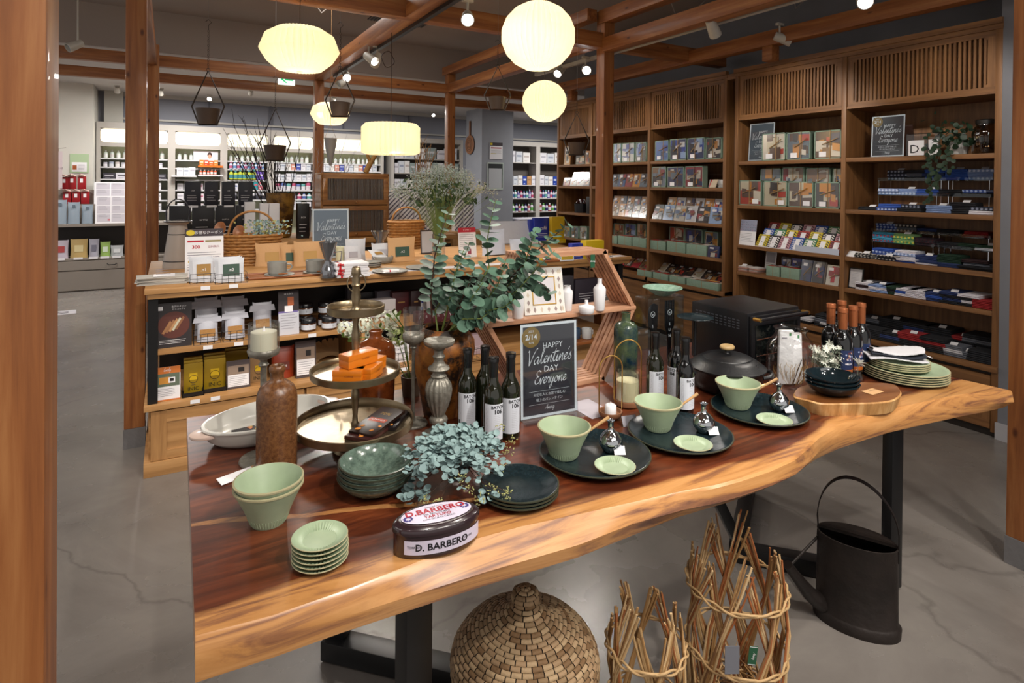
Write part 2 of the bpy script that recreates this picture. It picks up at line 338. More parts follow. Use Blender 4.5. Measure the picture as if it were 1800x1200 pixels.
def bookcase(ys, shelves, label, cap=.40, top=2.485):
    t = thing('bookcase', label, 'bookcase', (CX, ys[0], 0)); o = Vector((-CX, -ys[0], 0))
    def B(name, m, **k):
        m.v = [tuple(Vector(v) + o) for v in m.v]; return m.build(name, t, **k)
    for y in ys: B('upright_panel', MB().box(CX, CB, y - .0175, y + .0175, .03, top - .03, OAK[2]), bevel=.0015)
    B('top_panel', MB().box(CX - .004, CB, ys[0] - .02, ys[-1] + .02, top - .03, top, OAK[1]).box(CX - .02, CX + .02, ys[0] - .02, ys[-1] + .02, top, top + .035, OAK[1]))
    B('back_panel', MB().box(CB, CB + .015, ys[0] - .02, ys[-1] + .02, .03, top, OAK[2]))
    for a, b in zip(ys[:-1], ys[1:]):
        B('lattice_panel', lattice(a + .0175, b - .0175, 2.07, top - .03))
        B('shelf', MB().box(CX + .006, CB, a + .0175, b - .0175, 2.07, 2.085, OAK[1]))
        for z in shelves: B('shelf', MB().box(CX + .004, CB, a + .0175, b - .0175, z - .03, z, OAK[1]), bevel=.0015)
        B('drawer_top', MB().box(CX - .02, CB, a - .0175, b + .0175, cap - .035, cap, OAK[1]), bevel=.002)
        d = B('drawer_front', MB().box(CX + .0, CX + .02, a + .02, b - .02, .05, cap - .06, OAK[1]).box(CX - .004, CX, a + .02, b - .02, .05, .1, OAK[1])
              .box(CX - .004, CX, a + .02, b - .02, cap - .12, cap - .06, OAK[1]).box(CX - .004, CX, a + .02, a + .09, .1, cap - .12, OAK[2]).box(CX - .004, CX, b - .09, b - .02, .1, cap - .12, OAK[2]))
    B('plinth', MB().box(CX + .02, CB, ys[0], ys[-1], 0, .04, C('#1c130c')).box(CX + .02, CX + .03, ys[0], ys[-1], cap - .06, cap - .035, C('#1c130c')))
    return t
SH1 = [1.745, 1.48, 1.152, .842, ]; SH2 = [1.712, 1.335, .99, .758]
bookcase([3.652, 4.622, 5.595, 6.285], SH1, 'far oak bookcase with lattice top panels, full of small gift packs', cap=.548)
bookcase([1.63, 2.572, 3.528], SH2, 'near oak bookcase with lattice top panels, holding gift boxes and folded shirts', cap=.43)
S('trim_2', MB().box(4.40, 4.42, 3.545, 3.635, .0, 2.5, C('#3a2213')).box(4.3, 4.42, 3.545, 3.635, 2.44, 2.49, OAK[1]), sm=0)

# ---------------------------------------------------------------- the live-edge table
def slab_mat():
    m, n, l, b = nodes('live_edge_walnut'); tc = n.new('ShaderNodeTexCoord'); sx = n.new('ShaderNodeSeparateXYZ'); l.new(tc.outputs['Object'], sx.inputs[0])
    mp = n.new('ShaderNodeMapping'); mp.inputs['Scale'].default_value = (1.5, 13, 17); l.new(tc.outputs['Object'], mp.inputs[0])
    t = n.new('ShaderNodeTexNoise'); t.inputs['Scale'].default_value = 1.5; t.inputs['Detail'].default_value = 9; t.inputs['Roughness'].default_value = .62; t.inputs['Distortion'].default_value = 1.1; l.new(mp.outputs[0], t.inputs['Vector'])
    heart = ramp(n, [(.22, '#2a110a'), (.42, '#4d2212'), (.55, '#673119'), (.75, '#86492a')])
    sap = ramp(n, [(.30, '#5d3b30'), (.41, '#8f6040'), (.5, '#b9824b'), (.62, '#c8925a'), (.8, '#a97446')])
    l.new(t.outputs[0], heart.inputs[0]); l.new(t.outputs[0], sap.inputs[0])
    mp2 = n.new('ShaderNodeMapping'); mp2.inputs['Scale'].default_value = (1.3, 3, 3); l.new(tc.outputs['Object'], mp2.inputs[0])
    t2 = n.new('ShaderNodeTexNoise'); t2.inputs['Scale'].default_value = 1.6; t2.inputs['Detail'].default_value = 5; l.new(mp2.outputs[0], t2.inputs['Vector'])
    def mth(op, a, b_):
        q = n.new('ShaderNodeMath'); q.operation = op
        for i, v in enumerate((a, b_)):
            if isinstance(v, (int, float)): q.inputs[i].default_value = v
            else: l.new(v, q.inputs[i])
        return q.outputs[0]
    # y plus wobble, front edge lies about y=1.1, sapwood runs ~9 cm in; a second thin pale streak lies further in on the left
    yy = mth('ADD', sx.outputs[1], mth('MULTIPLY', mth('SUBTRACT', t2.outputs[0], .5), .13))
    f = n.new('ShaderNodeMapRange'); f.inputs[1].default_value = .008; f.inputs[2].default_value = -.008
    ex = ramp(n, [(p, (v, v, v)) for p, v in ((0, .66), (.22, .70), (.33, .56), (.42, .40), (.5, .30), (.55, .36), (.66, .62), (.80, .62), (.9, .62), (1, .62))]); l.new(mth('DIVIDE', sx.outputs[0], 2.8), ex.inputs[0]); l.new(mth('SUBTRACT', yy, mth('ADD', mth('MULTIPLY', ex.outputs[0], .25), .995)), f.inputs[0])
    zz = n.new('ShaderNodeMapRange'); zz.inputs[1].default_value = .738; zz.inputs[2].default_value = .731; l.new(sx.outputs[2], zz.inputs[0])
    yf = n.new('ShaderNodeMapRange'); yf.inputs[1].default_value = 1.3; yf.inputs[2].default_value = 1.2; l.new(sx.outputs[1], yf.inputs[0])
    k = mth('MAXIMUM', f.outputs[0], mth('MULTIPLY', zz.outputs[0], yf.outputs[0]))
    y2 = mth('SUBTRACT', yy, mth('MULTIPLY', sx.outputs[0], -.35))
    st = mth('MULTIPLY', mth('LESS_THAN', mth('ABSOLUTE', mth('SUBTRACT', y2, 1.50), 0), .010), mth('LESS_THAN', sx.outputs[0], .7))
    k = mth('MAXIMUM', k, mth('MULTIPLY', st, .75))
    mx = n.new('ShaderNodeMix'); mx.data_type = 'RGBA'; l.new(k, mx.inputs[0]); l.new(heart.outputs[0], mx.inputs[6]); l.new(sap.outputs[0], mx.inputs[7]); l.new(mx.outputs[2], b.inputs['Base Color'])
    b.inputs['Roughness'].default_value = .3; b.inputs['Coat Weight'].default_value = .35; b.inputs['Coat Roughness'].default_value = .18
    bp = n.new('ShaderNodeBump'); bp.inputs['Strength'].default_value = .06; bp.inputs['Distance'].default_value = .004; l.new(t.outputs[0], bp.inputs['Height']); l.new(bp.outputs[0], b.inputs['Normal'])
    return m
SLAB = slab_mat()
TOPF = [(.041, 1.113), (.16, 1.098), (.279, 1.101), (.42, 1.112), (.565, 1.126), (.68, 1.118), (.793, 1.1), (.95, 1.077), (1.105, 1.055), (1.2, 1.036), (1.282, 1.029), (1.4, 1.026), (1.514, 1.034), (1.62, 1.062), (1.72, 1.092), (1.846, 1.11), (2.0, 1.112), (2.119, 1.103), (2.3, 1.085), (2.525, 1.058), (2.62, 1.025), (2.70, 1.0), (2.745, .985)]
BOTF = [(.041, 1.107), (.16, 1.10), (.279, 1.099), (.42, 1.092), (.565, 1.085), (.68, 1.075), (.793, 1.066), (.95, 1.07), (1.105, 1.074), (1.2, 1.067), (1.282, 1.06), (1.4, 1.058), (1.514, 1.062), (1.62, 1.08), (1.72, 1.10), (1.846, 1.108), (2.0, 1.104), (2.119, 1.098), (2.3, 1.075), (2.525, 1.045), (2.62, 1.028), (2.70, 1.018), (2.745, 1.012)]
BACK = [(2.735, 1.1), (2.715, 1.35), (2.70, 1.7), (2.69, 2.06), (2.2, 2.05), (1.6, 2.07), (1.0, 2.09), (.5, 2.1), (.052, 2.165)]
tb = thing('live_edge_table', 'long live-edge hardwood table with glossy red-brown top and pale front edge', 'table', (1.38, 1.6, 0))
def slab():
    m = MB(); n = len(TOPF) + len(BACK)
    mid = [((a[0] + b[0]) / 2, min(a[1], b[1]) - .006 if i else (a[1] + b[1]) / 2) for i, (a, b) in enumerate(zip(TOPF, BOTF))]
    up2 = [(x, y + (.006 if i and i < 22 else .004)) for i, (x, y) in enumerate(TOPF)]
    rings = [(BOTF + BACK, .668), (mid + BACK, .70), (TOPF + BACK, .7345), (up2 + BACK, .74)]
    vs = [(x, y, z) for P, z in rings for x, y in P]; fs = [tuple(range(n))[::-1], tuple(range(3 * n, 4 * n))]
    for r in range(3): fs += [(r * n + i, r * n + (i + 1) % n, (r + 1) * n + (i + 1) % n, (r + 1) * n + i) for i in range(n)]
    m.add(vs, fs, SLAB); return m
sl = slab().build('tabletop', sm=35); sl.parent = tb; sl.location = (-1.38, -1.6, 0)
def leg_bar(a, b, w, h, m=None):
    a, b = Vector(a), Vector(b); d = (b - a).normalized(); u = d.cross(Vector((0, 0, 1)))
    u = u.normalized() if u.length > .01 else Vector((1, 1, 0)).normalized()
    v = d.cross(u).normalized(); m = m or MB(); P = []
    for q in (a, b):
        for s, t in ((-1, -1), (1, -1), (1, 1), (-1, 1)): P.append(tuple(q + u * s * w / 2 + v * t * h / 2))
    return m.add(P, [(0, 1, 2, 3), (7, 6, 5, 4), (0, 4, 5, 1), (1, 5, 6, 2), (2, 6, 7, 3), (3, 7, 4, 0)], METALB)
def tleg(a, b, w, h, name='leg'):
    o = leg_bar(a, b, w, h).build(name, tb, bevel=.003); o.location = (-1.38, -1.6, 0)
def vleg(x, y, wx, wy, rz):
    o = MB().at((x, y, 0), rz).box(-wx / 2, wx / 2, -wy / 2, wy / 2, .01, .668, METALB).build('leg', tb, bevel=.003); o.location = (-1.38, -1.6, 0)
vleg(.475, 1.24, .075, .04, radians(20)); vleg(2.345, 1.2, .06, .04, radians(-8)); vleg(.47, 1.9, .07, .04, -pi / 4); vleg(2.5, 1.95, .06, .04, pi / 4)
tleg((.44, 1.915, .035), (.92, 1.435, .035), .07, .06, 'floor_bar'); tleg((.475, 1.24, .645), (.47, 1.9, .645), .07, .04, 'top_bar')
tleg((2.345, 1.2, .035), (1.98, 1.6, .035), .06, .06, 'floor_bar'); tleg((2.5, 1.95, .035), (1.98, 1.6, .035), .06, .06, 'floor_bar')
tleg((2.0, 1.6, .05), (1.72, 1.74, .668), .06, .04)

# ---------------------------------------------------------------- the shop counter behind the table
ct = thing('shop_counter', 'long pale wooden counter with black frame and shelves of food gifts', 'counter', (1.5, 4.1, 0))
def K(name, m, **k): o = m.build(name, ct, **k); o.location = (-1.5, -4.1, 0); return o
IX0, IX1, IY0, IY1, IZ = -.106, 3.085, 3.494, 4.73, .95
K('worktop', MB().box(IX0, IX1, IY0, IY1, .925, IZ, PALE[0]).box(IX0 + .012, IX1 - .012, IY0 + .012, IY1 - .012, .898, .925, PALE[0]), bevel=.002)
for x in (IX0 + .015, 1.47, 2.98):
    for y in (IY0 + .03, IY1 - .07): K('leg', MB().box(x, x + .045, y, y + .04, .36 if x < 2 else 0, .898, METALB))
K('shelf', MB().box(IX0 + .06, 1.47, IY0 + .02, IY1 - .1, .61, .632, PALE[0])); K('shelf', MB().box(1.515, 2.98, IY0 + .02, IY1 - .1, .61, .632, PALE[0]))
K('shelf', MB().box(IX0, 3.04, IY0, IY1 - .04, .333, .36, PALE[0]), bevel=.002)
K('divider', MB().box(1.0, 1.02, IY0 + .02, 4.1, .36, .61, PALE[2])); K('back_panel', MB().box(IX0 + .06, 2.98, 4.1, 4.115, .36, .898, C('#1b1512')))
for i in range(4):
    a = IX0 + .03 + i * .76; b = a + .745
    K('door', MB().box(a, b, IY0 + .02, IY0 + .04, .075, .325, PALE[0]).box(a, a + .07, IY0 + .012, IY0 + .02, .075, .325, PALE[2]).box(b - .07, b, IY0 + .012, IY0 + .02, .075, .325, PALE[2])
      .box(a + .07, b - .07, IY0 + .012, IY0 + .02, .075, .12, PALE[0]).box(a + .07, b - .07, IY0 + .012, IY0 + .02, .265, .325, PALE[0]))
K('plinth', MB().box(IX0, 3.04, IY0, IY1 - .04, 0, .072, PALE[0]), bevel=.002); K('carcass', MB().box(IX0 + .02, 3.02, IY0 + .045, IY1 - .06, .072, .333, PALE[0]))
# second counter further back
c2 = thing('back_counter', 'second wooden counter behind the first, carrying the glass-fronted cabinet', 'counter', (2.0, 6.1, 0))
def K2(name, m, **k): o = m.build(name, c2, **k); o.location = (-2.0, -6.1, 0); return o
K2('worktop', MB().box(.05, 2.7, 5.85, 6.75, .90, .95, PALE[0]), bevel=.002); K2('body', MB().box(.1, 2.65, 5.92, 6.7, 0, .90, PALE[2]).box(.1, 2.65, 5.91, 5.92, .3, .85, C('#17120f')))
# grey cabinet on the far left with a drawer
c3 = thing('grey_cabinet', 'grey-brown painted cabinet with drawers seen past the left timber post', 'cabinet', (-.6, 9.8, 0))
def K3(name, m, p=None, **k): o = m.build(name, p or c3, **k); o.location = (0.6, -9.8, 0) if p is None else (0, 0, 0); return o
TAU = mat('taupe_paint', '#8a8178', .55)
K3('carcass', MB().box(-2.1, .9, 9.82, 10.28, 0, .42, TAU).box(-2.1, .9, 9.80, 10.28, .42, .445, TAU)); 
K3('top_shelf', MB().box(-2.1, .9, 9.8, 10.28, .87, .905, TAU)); K3('back_panel', MB().box(-2.1, .9, 10.2, 10.28, .445, .87, C('#2c2623')))
for a in (-2.05, -1.28, -.5, .2):
    d = K3('drawer', MB().box(a, a + .75, 9.79, 9.82, .29, .41, TAU)); h = MB().tube([(a + .55, 9.785, .36), (a + .57, 9.765, .345), (a + .64, 9.765, .345), (a + .66, 9.785, .36)], .006, C('#1d1815', .4)).build('handle', d)
    K3('door', MB().box(a, a + .75, 9.79, 9.82, .02, .275, TAU))
# ---------------------------------------------------------------- lettering with a brush
GL = {'V': ([[(0, 1.9), (.12, 2.1), (.3, 1.0), (.4, 0), (.5, .1), (.9, 1.3), (1.3, 2.2), (1.55, 2.3)]], 1.15), 'a': ([[(.75, .95), (.45, 1), (.1, .6), (.1, .1), (.35, .05), (.7, .6), (.8, .95), (.7, .3), (.8, 0), (1.05, .3)]], 1.0),
 'l': ([[(0, .3), (.4, 1.3), (.6, 2.2), (.45, 2.3), (.25, 1.2), (.25, .2), (.4, 0), (.7, .3)]], .65), 'e': ([[(0, .35), (.35, .5), (.55, .85), (.4, 1), (.15, .75), (.1, .25), (.3, 0), (.7, .3)]], .65),
 'n': ([[(0, .3), (.2, .95), (.2, .8), (.12, 0), (.18, .2), (.5, .95), (.65, .9), (.6, .2), (.75, 0), (.95, .3)]], .9), 't': ([[(0, .3), (.3, 1.2), (.45, 1.9), (.3, 1), (.2, .2), (.4, 0), (.65, .3)], [(-.1, 1.35), (.35, 1.4), (.85, 1.5)]], .62),
 'i': ([[(0, .3), (.25, .95), (.15, .2), (.3, 0), (.55, .3)], [(.3, 1.35), (.36, 1.5)]], .5), "'": ([[(.15, 1.9), (.02, 1.5)]], .15), 's': ([[(0, .2), (.35, 1.1), (.3, .75), (.5, .35), (.35, 0), (.05, .1)]], .6),
 'E': ([[(1.05, 1.95), (.6, 2.2), (.3, 1.8), (.45, 1.3), (.8, 1.2), (.4, 1.1), (.1, .6), (.3, .05), (.8, .15), (1, .4)]], .95), 'v': ([[(0, .3), (.15, .95), (.25, .1), (.32, 0), (.6, .95), (.8, .85)]], .75),
 'r': ([[(0, .3), (.2, 1), (.3, .85), (.5, .85), (.42, .2), (.55, 0), (.7, .3)]], .62), 'y': ([[(0, .3), (.15, .95), (.2, .2), (.4, .1), (.7, .95), (.55, 0), (.3, -.9), (.1, -.75), (.4, -.1), (.9, .3)]], .85),
 'o': ([[(.5, .95), (.15, .7), (.15, .1), (.4, 0), (.65, .4), (.5, .95), (.55, .75), (.9, .7)]], .8), 'A': ([[(-.1, 0), (.3, .6), (.9, 1.9), (.95, .9), (.9, 0)], [(.2, .7), (1.0, .8)]], 1.1), 'm': ([[(0, .3), (.15, .95), (.1, 0), (.4, .95), (.45, .1), (.7, .95), (.8, .8), (.75, .1), (1.05, .3)]], 1.0), 'g': ([[(.6, .95), (.2, .9), (.1, .3), (.4, .1), (.65, .9), (.5, -.5), (.1, -.7), (.3, -.1), (.9, .4)]], .8)}
def script(mb, txt, c, h, m, pen=.13, rise=0, th=.0003):
    W = sum(GL[k][1] for k in txt); x0 = -W / 2
    for k in txt:
        for st in GL[k][0]:
            P = [Vector((x0 + x + .18 * y, y + rise * (x0 + x))) for x, y in st]; Q = [P[0]] + P + [P[-1]]; L = []
            for i in range(1, len(Q) - 2):
                for s in range(6 if len(P) > 2 else 1):
                    t = s / 6; a, b, c_, d = Q[i - 1:i + 3]
                    L.append(.5 * ((2 * b) + (c_ - a) * t + (2 * a - 5 * b + 4 * c_ - d) * t * t + (3 * b - a - 3 * c_ + d) * t ** 3))
            L.append(P[-1]); pv = Vector((cos(.9), sin(.9))) * pen * .5; vs = []; fs = []
            nv = [((L[min(i + 1, len(L) - 1)] - L[max(i - 1, 0)]).normalized()) for i in range(len(L))]
            for p, t in zip(L, nv):
                q = pv + Vector((-t[1], t[0])) * pen * .22 * (1 if pv.dot(Vector((-t[1], t[0]))) > 0 else -1)
                for s in (1, -1): z = p + q * s; vs.append((c[0] + z[0] * h, c[1] - th, c[2] + z[1] * h))
            for i in range(len(L) - 1): fs.append((2 * i, 2 * i + 1, 2 * i + 3, 2 * i + 2))
            mb.add(vs, fs, m)
        x0 += GL[k][1]
    return mb
WINK = mat('white_ink', '#e8e6e8', .6); SLATEP = mat('slate_poster', '#38343a', .35)
def poster_art(w, h, face=SLATEP, ink=WINK, badge=True):                  # the Valentine poster, centred on x, standing from z=0, read from -Y
    m = MB(); b = .018 * w / .2
    m.quad((-w / 2, 0, 0), (w / 2, 0, 0), (w / 2, 0, h), (-w / 2, 0, h), WINK)
    m.quad((-w / 2 + b * .45, -.0004, b * .45), (w / 2 - b * .45, -.0004, b * .45), (w / 2 - b * .45, -.0004, h - b * .45), (-w / 2 + b * .45, -.0004, h - b * .45), face)
    l = MB(); s = w / .2; y = -.001
    l.text('HAPPY', .024 * s, ink, (.012 * s, y, h * .755)); script(l, "Valentine's", (0, y, h * .575), .0205 * s, ink, rise=.03)
    l.text('DAY', .026 * s, ink, (.006 * s, y, h * .505)); script(l, 'Everyone', (.002 * s, y, h * .355), .0185 * s, ink)
    for q in (.275, .135): l.quad((-w * .36, y, h * q), (w * .36, y, h * q), (w * .36, y, h * q + .0007), (-w * .36, y, h * q + .0007), ink)
    l.text('大切な人とお家で楽しむ', .0105 * s, ink, (0, y, h * .235)); l.text('極上のバレンタイン', .0105 * s, ink, (0, y, h * .18)); script(l, 'Aming', (0, y, h * .075), .0075 * s, ink)
    if badge:
        l.at((-w * .32, y - .0004, h * .86)); vs = [(.032 * s * cos(2 * pi * i / 40), 0, .032 * s * sin(2 * pi * i / 40)) for i in range(40)]
        l.add(vs, [tuple(range(40))], mat('gold_print', '#8a6a2c', .4)); l.text('2/14', .023 * s, ink, (0, -.0005, 0), bold=.0004); l.text('2021', .010 * s, ink, (0, -.0005, .018 * s)); l.text('SUN', .009 * s, ink, (0, -.0005, -.017 * s)); l.at()
    return m, l
def poster(name, label, loc, w, h, rz, tilt=0, face=SLATEP, ink=WINK, badge=True, group=None, acr=True):
    t = thing(name, label, 'sign', loc, rz, rx=tilt, group=group)
    m, l = poster_art(w, h, face, ink, badge); m.build('poster', t, sm=0); l.build('lettering', t, sm=0)
    if acr:
        MB().box(-w / 2 - .002, w / 2 + .002, -.004, -.0025, 0, h + .003, ACRYL).build('acrylic_holder', t, sm=0)
        MB().box(-w / 2 - .002, w / 2 + .002, -.045, .04, -.0035, -.0005, ACRYL).build('acrylic_foot', t, sm=0)
    return t
def patch(mb, r, a0, a1, z0, z1, m, n=14):
    vs = [(r * cos(a0 + (a1 - a0) * i / n), r * sin(a0 + (a1 - a0) * i / n), z) for z in (z0, z1) for i in range(n + 1)]
    return mb.add(vs, [(i, i + 1, n + 2 + i, n + 1 + i) for i in range(n)], m)
def textcyl(mb, t, size, m, r, ang, z, **k):                               # print wrapped round a bottle, facing angle ang
    q = MB(); q.text(t, size, m, **k); vs = [(r * cos(ang + x / r), r * sin(ang + x / r), z + zz) for x, y, zz in q.v]
    return mb.add(vs, q.f, m)

# ---------------------------------------------------------------- ceramics
CEL = mat('celadon_glaze', '#9fb092', .38, var=.06, vscale=30); RIM = mat('bare_clay_rim', '#a39c7a', .6)
def glaze(name, a, b_, sc=60, rough=.16, bump=.12):
    m, n, l, b = nodes(name); tc = n.new('ShaderNodeTexCoord'); t = n.new('ShaderNodeTexNoise'); t.inputs['Scale'].default_value = sc; t.inputs['Detail'].default_value = 5; t.inputs['Roughness'].default_value = .7
    r = ramp(n, [(.35, a), (.65, b_)]); l.new(tc.outputs['Object'], t.inputs['Vector']); l.new(t.outputs[0], r.inputs[0]); l.new(r.outputs[0], b.inputs['Base Color']); b.inputs['Roughness'].default_value = rough
    bp = n.new('ShaderNodeBump'); bp.inputs['Strength'].default_value = bump; bp.inputs['Distance'].default_value = .002; l.new(t.outputs[0], bp.inputs['Height']); l.new(bp.outputs[0], b.inputs['Normal']); return m
DGRN = glaze('dark_green_glaze', '#43524a', '#66796d'); INKG = glaze('ink_blue_glaze', '#0e1a1e', '#1d2b30', 90, .2, .3); NAVY = glaze('black_navy_glaze', '#0d171b', '#131f24', 20, .08, .02)
RIMD = mat('olive_rim', '#35382c', .3)
def dish(prof_out, t=.004, rimr=None):            # closed profile of a dish from its outer profile [(r, z)...] bottom to rim
    inn = [(max(r - t, 1e-4), z + t * .7) for r, z in prof_out if True]
    o = [(1e-4, prof_out[0][1])] + prof_out; r, z = prof_out[-1]
    return o + [(r - t * .15, z + t * .35), (r - t * .6, z + t * .45)] + [(a, b) for a, b in inn[::-1]] + [(1e-4, inn[0][1])]
def bowl_thing(label, loc, s=1, group=None, rz=0):
    t = thing('conical_bowl', label, 'bowl', loc, rz, group)
    R = .074 * s; MB().lathe(dish([(.036 * s, .0), (.038 * s, .004), (.042 * s, .014), (.055 * s, .045), (R - .001, .083 * s - .002), (R, .083 * s)], .0038), CEL, 56).build('body', t, sm=60)
    f = MB()                                       # pressed pleats round the foot
    for i in range(44):
        a = 2 * pi * i / 44; r0, r1 = .0385 * s, .0445 * s
        f.tube([(r0 * cos(a), r0 * sin(a), .005), (r1 * cos(a), r1 * sin(a), .019)], [.0013, .0006], CEL, 5)
    f.build('pleated_foot', t)
    MB().lathe([(R + .0004, .081 * s), (R + .0006, .0845 * s), (R - .003, .086 * s), (R - .0045, .0835 * s)], RIM, 56, cap=False).build('rim', t)
    return t
b1 = bowl_thing('pale green cone bowl at the front left, lower of the pair', T(473, 935) + Vector((.005, .045, 0)), 1, 'nested pale green bowls'); bl = b1.location.copy()
b2 = dup(b1, bl + Vector((0, 0, .013)), 0, 'pale green cone bowl nested on top of its twin at the front left')
def fl_plate(label, loc, group=None, s=1):
    t = thing('fluted_plate', label, 'plate', loc, 0, group); n = 90; vs = []; fs = []
    prof = [(1e-4, .0), (.026, .0), (.03, .001), (.052, .009), (.0545, .0115), (.0535, .0125), (.0505, .0112), (.034, .0045), (.031, .0035), (1e-4, .003)]
    for j, (r, z) in enumerate(prof):
        for i in range(n):
            a = 2 * pi * i / n; dz = .0021 * cos(45 * a) if j in (6, 7, 3) else 0
            vs.append((r * s * cos(a), r * s * sin(a), z * s + (dz if j != 3 else -dz * .0) * (1 if r > .033 else .4)))
    for j in range(len(prof) - 1):
        for i in range(n): fs.append((j * n + i, j * n + (i + 1) % n, (j + 1) * n + (i + 1) % n, (j + 1) * n + i))
    MB().add(vs, fs, CEL).build('body', t, sm=70); MB().lathe([(.0542 * s, .0108 * s), (.0548 * s, .0118 * s), (.0536 * s, .0128 * s)], RIM, 48, cap=False).build('rim', t); return t
pp = T(568, 1014) + Vector((.005, .05, 0)); p0 = fl_plate('small fluted pale green plate, lowest of the stack at the front edge', pp, 'stack of six small fluted plates')
for i in range(1, 6): dup(p0, pp + Vector((random.uniform(-.001, .001), random.uniform(-.001, .001), .0085 * i)), i, 'small fluted pale green plate, %s in the front-edge stack of six' % ['second from below', 'third from below', 'third from above', 'second from above', 'topmost'][i - 1])
def dbowl(name, label, loc, prof, m, t=.004, cat='bowl', group=None, n=48, sx=1, rz=0, rim=RIMD):
    q = thing(name, label, cat, loc, rz, group); MB().lathe(dish(prof, t), m, n, sx=sx).build('body', q, sm=60)
    r, z = prof[-1]; MB().lathe([(r + .0003, z - .001), (r + .0003, z + .0016), (r - .003, z + .0022)], rim, n, sx=sx, cap=False).build('rim', q); return q
g0 = T(657, 883) + Vector((.02, .055, 0)); gp = [(.038, 0), (.042, .002), (.072, .017), (.089, .035), (.0915, .041)]
q = dbowl('deep_dish', 'crackled dark green dish, lowest of four stacked beside the tiered tray', g0, gp, DGRN, group='stack of four dark green dishes')
for i in range(1, 4): dup(q, g0 + Vector((.001 * i, 0, .0115 * i)), i, 'crackled dark green dish, %s of four stacked beside the tiered tray' % ['second lowest', 'second highest', 'topmost'][i - 1])
g0 = T(925, 905) + Vector((.03, .083, 0)); gp = [(.058, 0), (.063, .002), (.088, .009), (.0965, .015)]
q = dbowl('side_plate', 'dark textured plate, lowest of the three beside the oval tin', g0, gp, INKG, cat='plate', group='three dark plates')
for i in range(1, 3): dup(q, g0 + Vector((.001 * i, .001, .0075 * i)), i, 'dark textured plate, %s of the three beside the oval tin' % ['middle', 'topmost'][i - 1])
# place settings
SP = mat('spoon_wood', '#c39a6a', .55, var=.1, vscale=50)
def spoon(label, loc, rot, group):
    t = thing('wooden_spoon', label, 'spoon', loc, group=group); t.rotation_euler = rot
    MB().tube([(0, 0, 0), (.03, 0, .004), (.06, 0, .003), (.095, 0, 0)], [.0032, .0028, .003, .004], SP, 8).build('handle', t)
    MB().at((-.018, 0, -.002)).lathe([(1e-4, -.004), (.008, -.0035), (.0125, 0), (.0115, .001), (.007, -.0018), (1e-4, -.0025)], SP, 20, sx=1.6).build('spoon_bowl', t); return t
def bud(label, loc, group):
    t = thing('bud_vase', label, 'vase', loc, 0, group); t.scale = (1.12, 1.12, 1.05)
    MB().lathe([(1e-4, 0), (.016, 0), (.02, .003), (.0295, .02), (.0300, .028), (.027, .038), (.018, .05), (.009, .057), (.0075, .062), (.0075, .078), (.0105, .083), (.0095, .084), (.0065, .0785), (.0065, .06)], CHROME, 32, cap=False).build('body', t, sm=60)
    c = MB().at((.004, -.03, .012), radians(-25), radians(-35)).box(-.014, .014, -.0006, 0, -.01, .012, WHITE); c.at(); c.build('price_tag', t); return t
SET = [('left', (905, 1.397), (1.115, 1.174)), ('middle', 0, 0), ('right', 0, 0)]
ctr = [(1.028, 1.308), (1.338, 1.292), (1.712, 1.300)]
plat = None
for i, (nm, c) in enumerate(zip(('left', 'middle', 'right'), ctr)):
    c = Vector((c[0], c[1], .74)); where = ['next to the stacked dark plates', 'in the middle of the three settings', 'next to the round wooden board'][i]
    lb = 'large ink-blue dinner plate of the place setting ' + where
    if i == 0: plat = dbowl('dinner_plate', lb, c, [(.094, 0), (.102, .002), (.14, .009), (.154, .019)], INKG, .0045, 'plate', 'large dinner plates of the three settings', 64)
    else: dup(plat, c, i, lb)
    bpos = [T(1003, 812, .7445), T(1170, 762, .7445), T(1312, 722, .7445)][i]; bpos = bpos + Vector((.006, .040, 0)); bpos.z = .7448
    bb = dup(b1, bpos, i, 'pale green bowl holding a spoon, ' + where, 'bowls of the place settings')
    tip = [T(1095, 742, .838), T(1210, 700, .838), T(1358, 672, .838)][i]; d = Vector((tip.x - bpos.x, tip.y - bpos.y, 0)).normalized()
    e = bpos + d * .125 + Vector((0, 0, .108)); a = bpos + d * .028 + Vector((0, 0, .030)); v = e - a
    sp = spoon('pale wooden spoon in the bowl ' + where, a, (0, -atan2(v.z, hypot(v.x, v.y)), atan2(v.y, v.x)), 'wooden spoons of the settings'); sp.scale = (v.length / .095, 1.25, 1.25)
    bu = [T(1077, 800, .7445), T(1243, 765, .7445), T(1377, 726, .7445)][i] + Vector((.012, .024, 0)); bu.z = .7447
    bud('small mirror-finish bud vase in the setting ' + where, bu, 'silver bud vases')
    pl = [T(1081, 822, .75), T(1218, 783, .75), T(1361, 741, .75)][i]; pl.z = .7462
    dup(p0, pl, 2 * i, 'small fluted plate on the dinner plate ' + where, 'small plates of the settings')
# green plates at the right end
gp = [(.095, 0), (.1, .002), (.135, .008), (.147, .014)]; c = Vector((2.548, 1.262, .74))
q = dbowl('green_plate', 'large green plate, lowest of the big stack at the right end', c, gp, CEL, .004, 'plate', 'large green plates in the right-end stack', 64, rim=RIM)
for i in range(1, 5): dup(q, c + Vector((0, 0, .0085 * i)), i, 'large green plate, %s of five in the right-end stack' % ['second lowest', 'middle one', 'second highest', 'topmost'][i - 1])
c2_ = c + Vector((-.01, .02, .0085 * 4 + .0045)); q = dbowl('salad_plate', 'smaller green plate, lowest of four under the folded towels', c2_, [(.065, 0), (.07, .002), (.098, .007), (.107, .012)], CEL, .004, 'plate', 'smaller green plates under the towels', 56, rim=RIM)
for i in range(1, 4): dup(q, c2_ + Vector((0, 0, .0075 * i)), i, 'smaller green plate, %s of four under the folded towels' % ['second lowest', 'second highest', 'topmost'][i - 1])
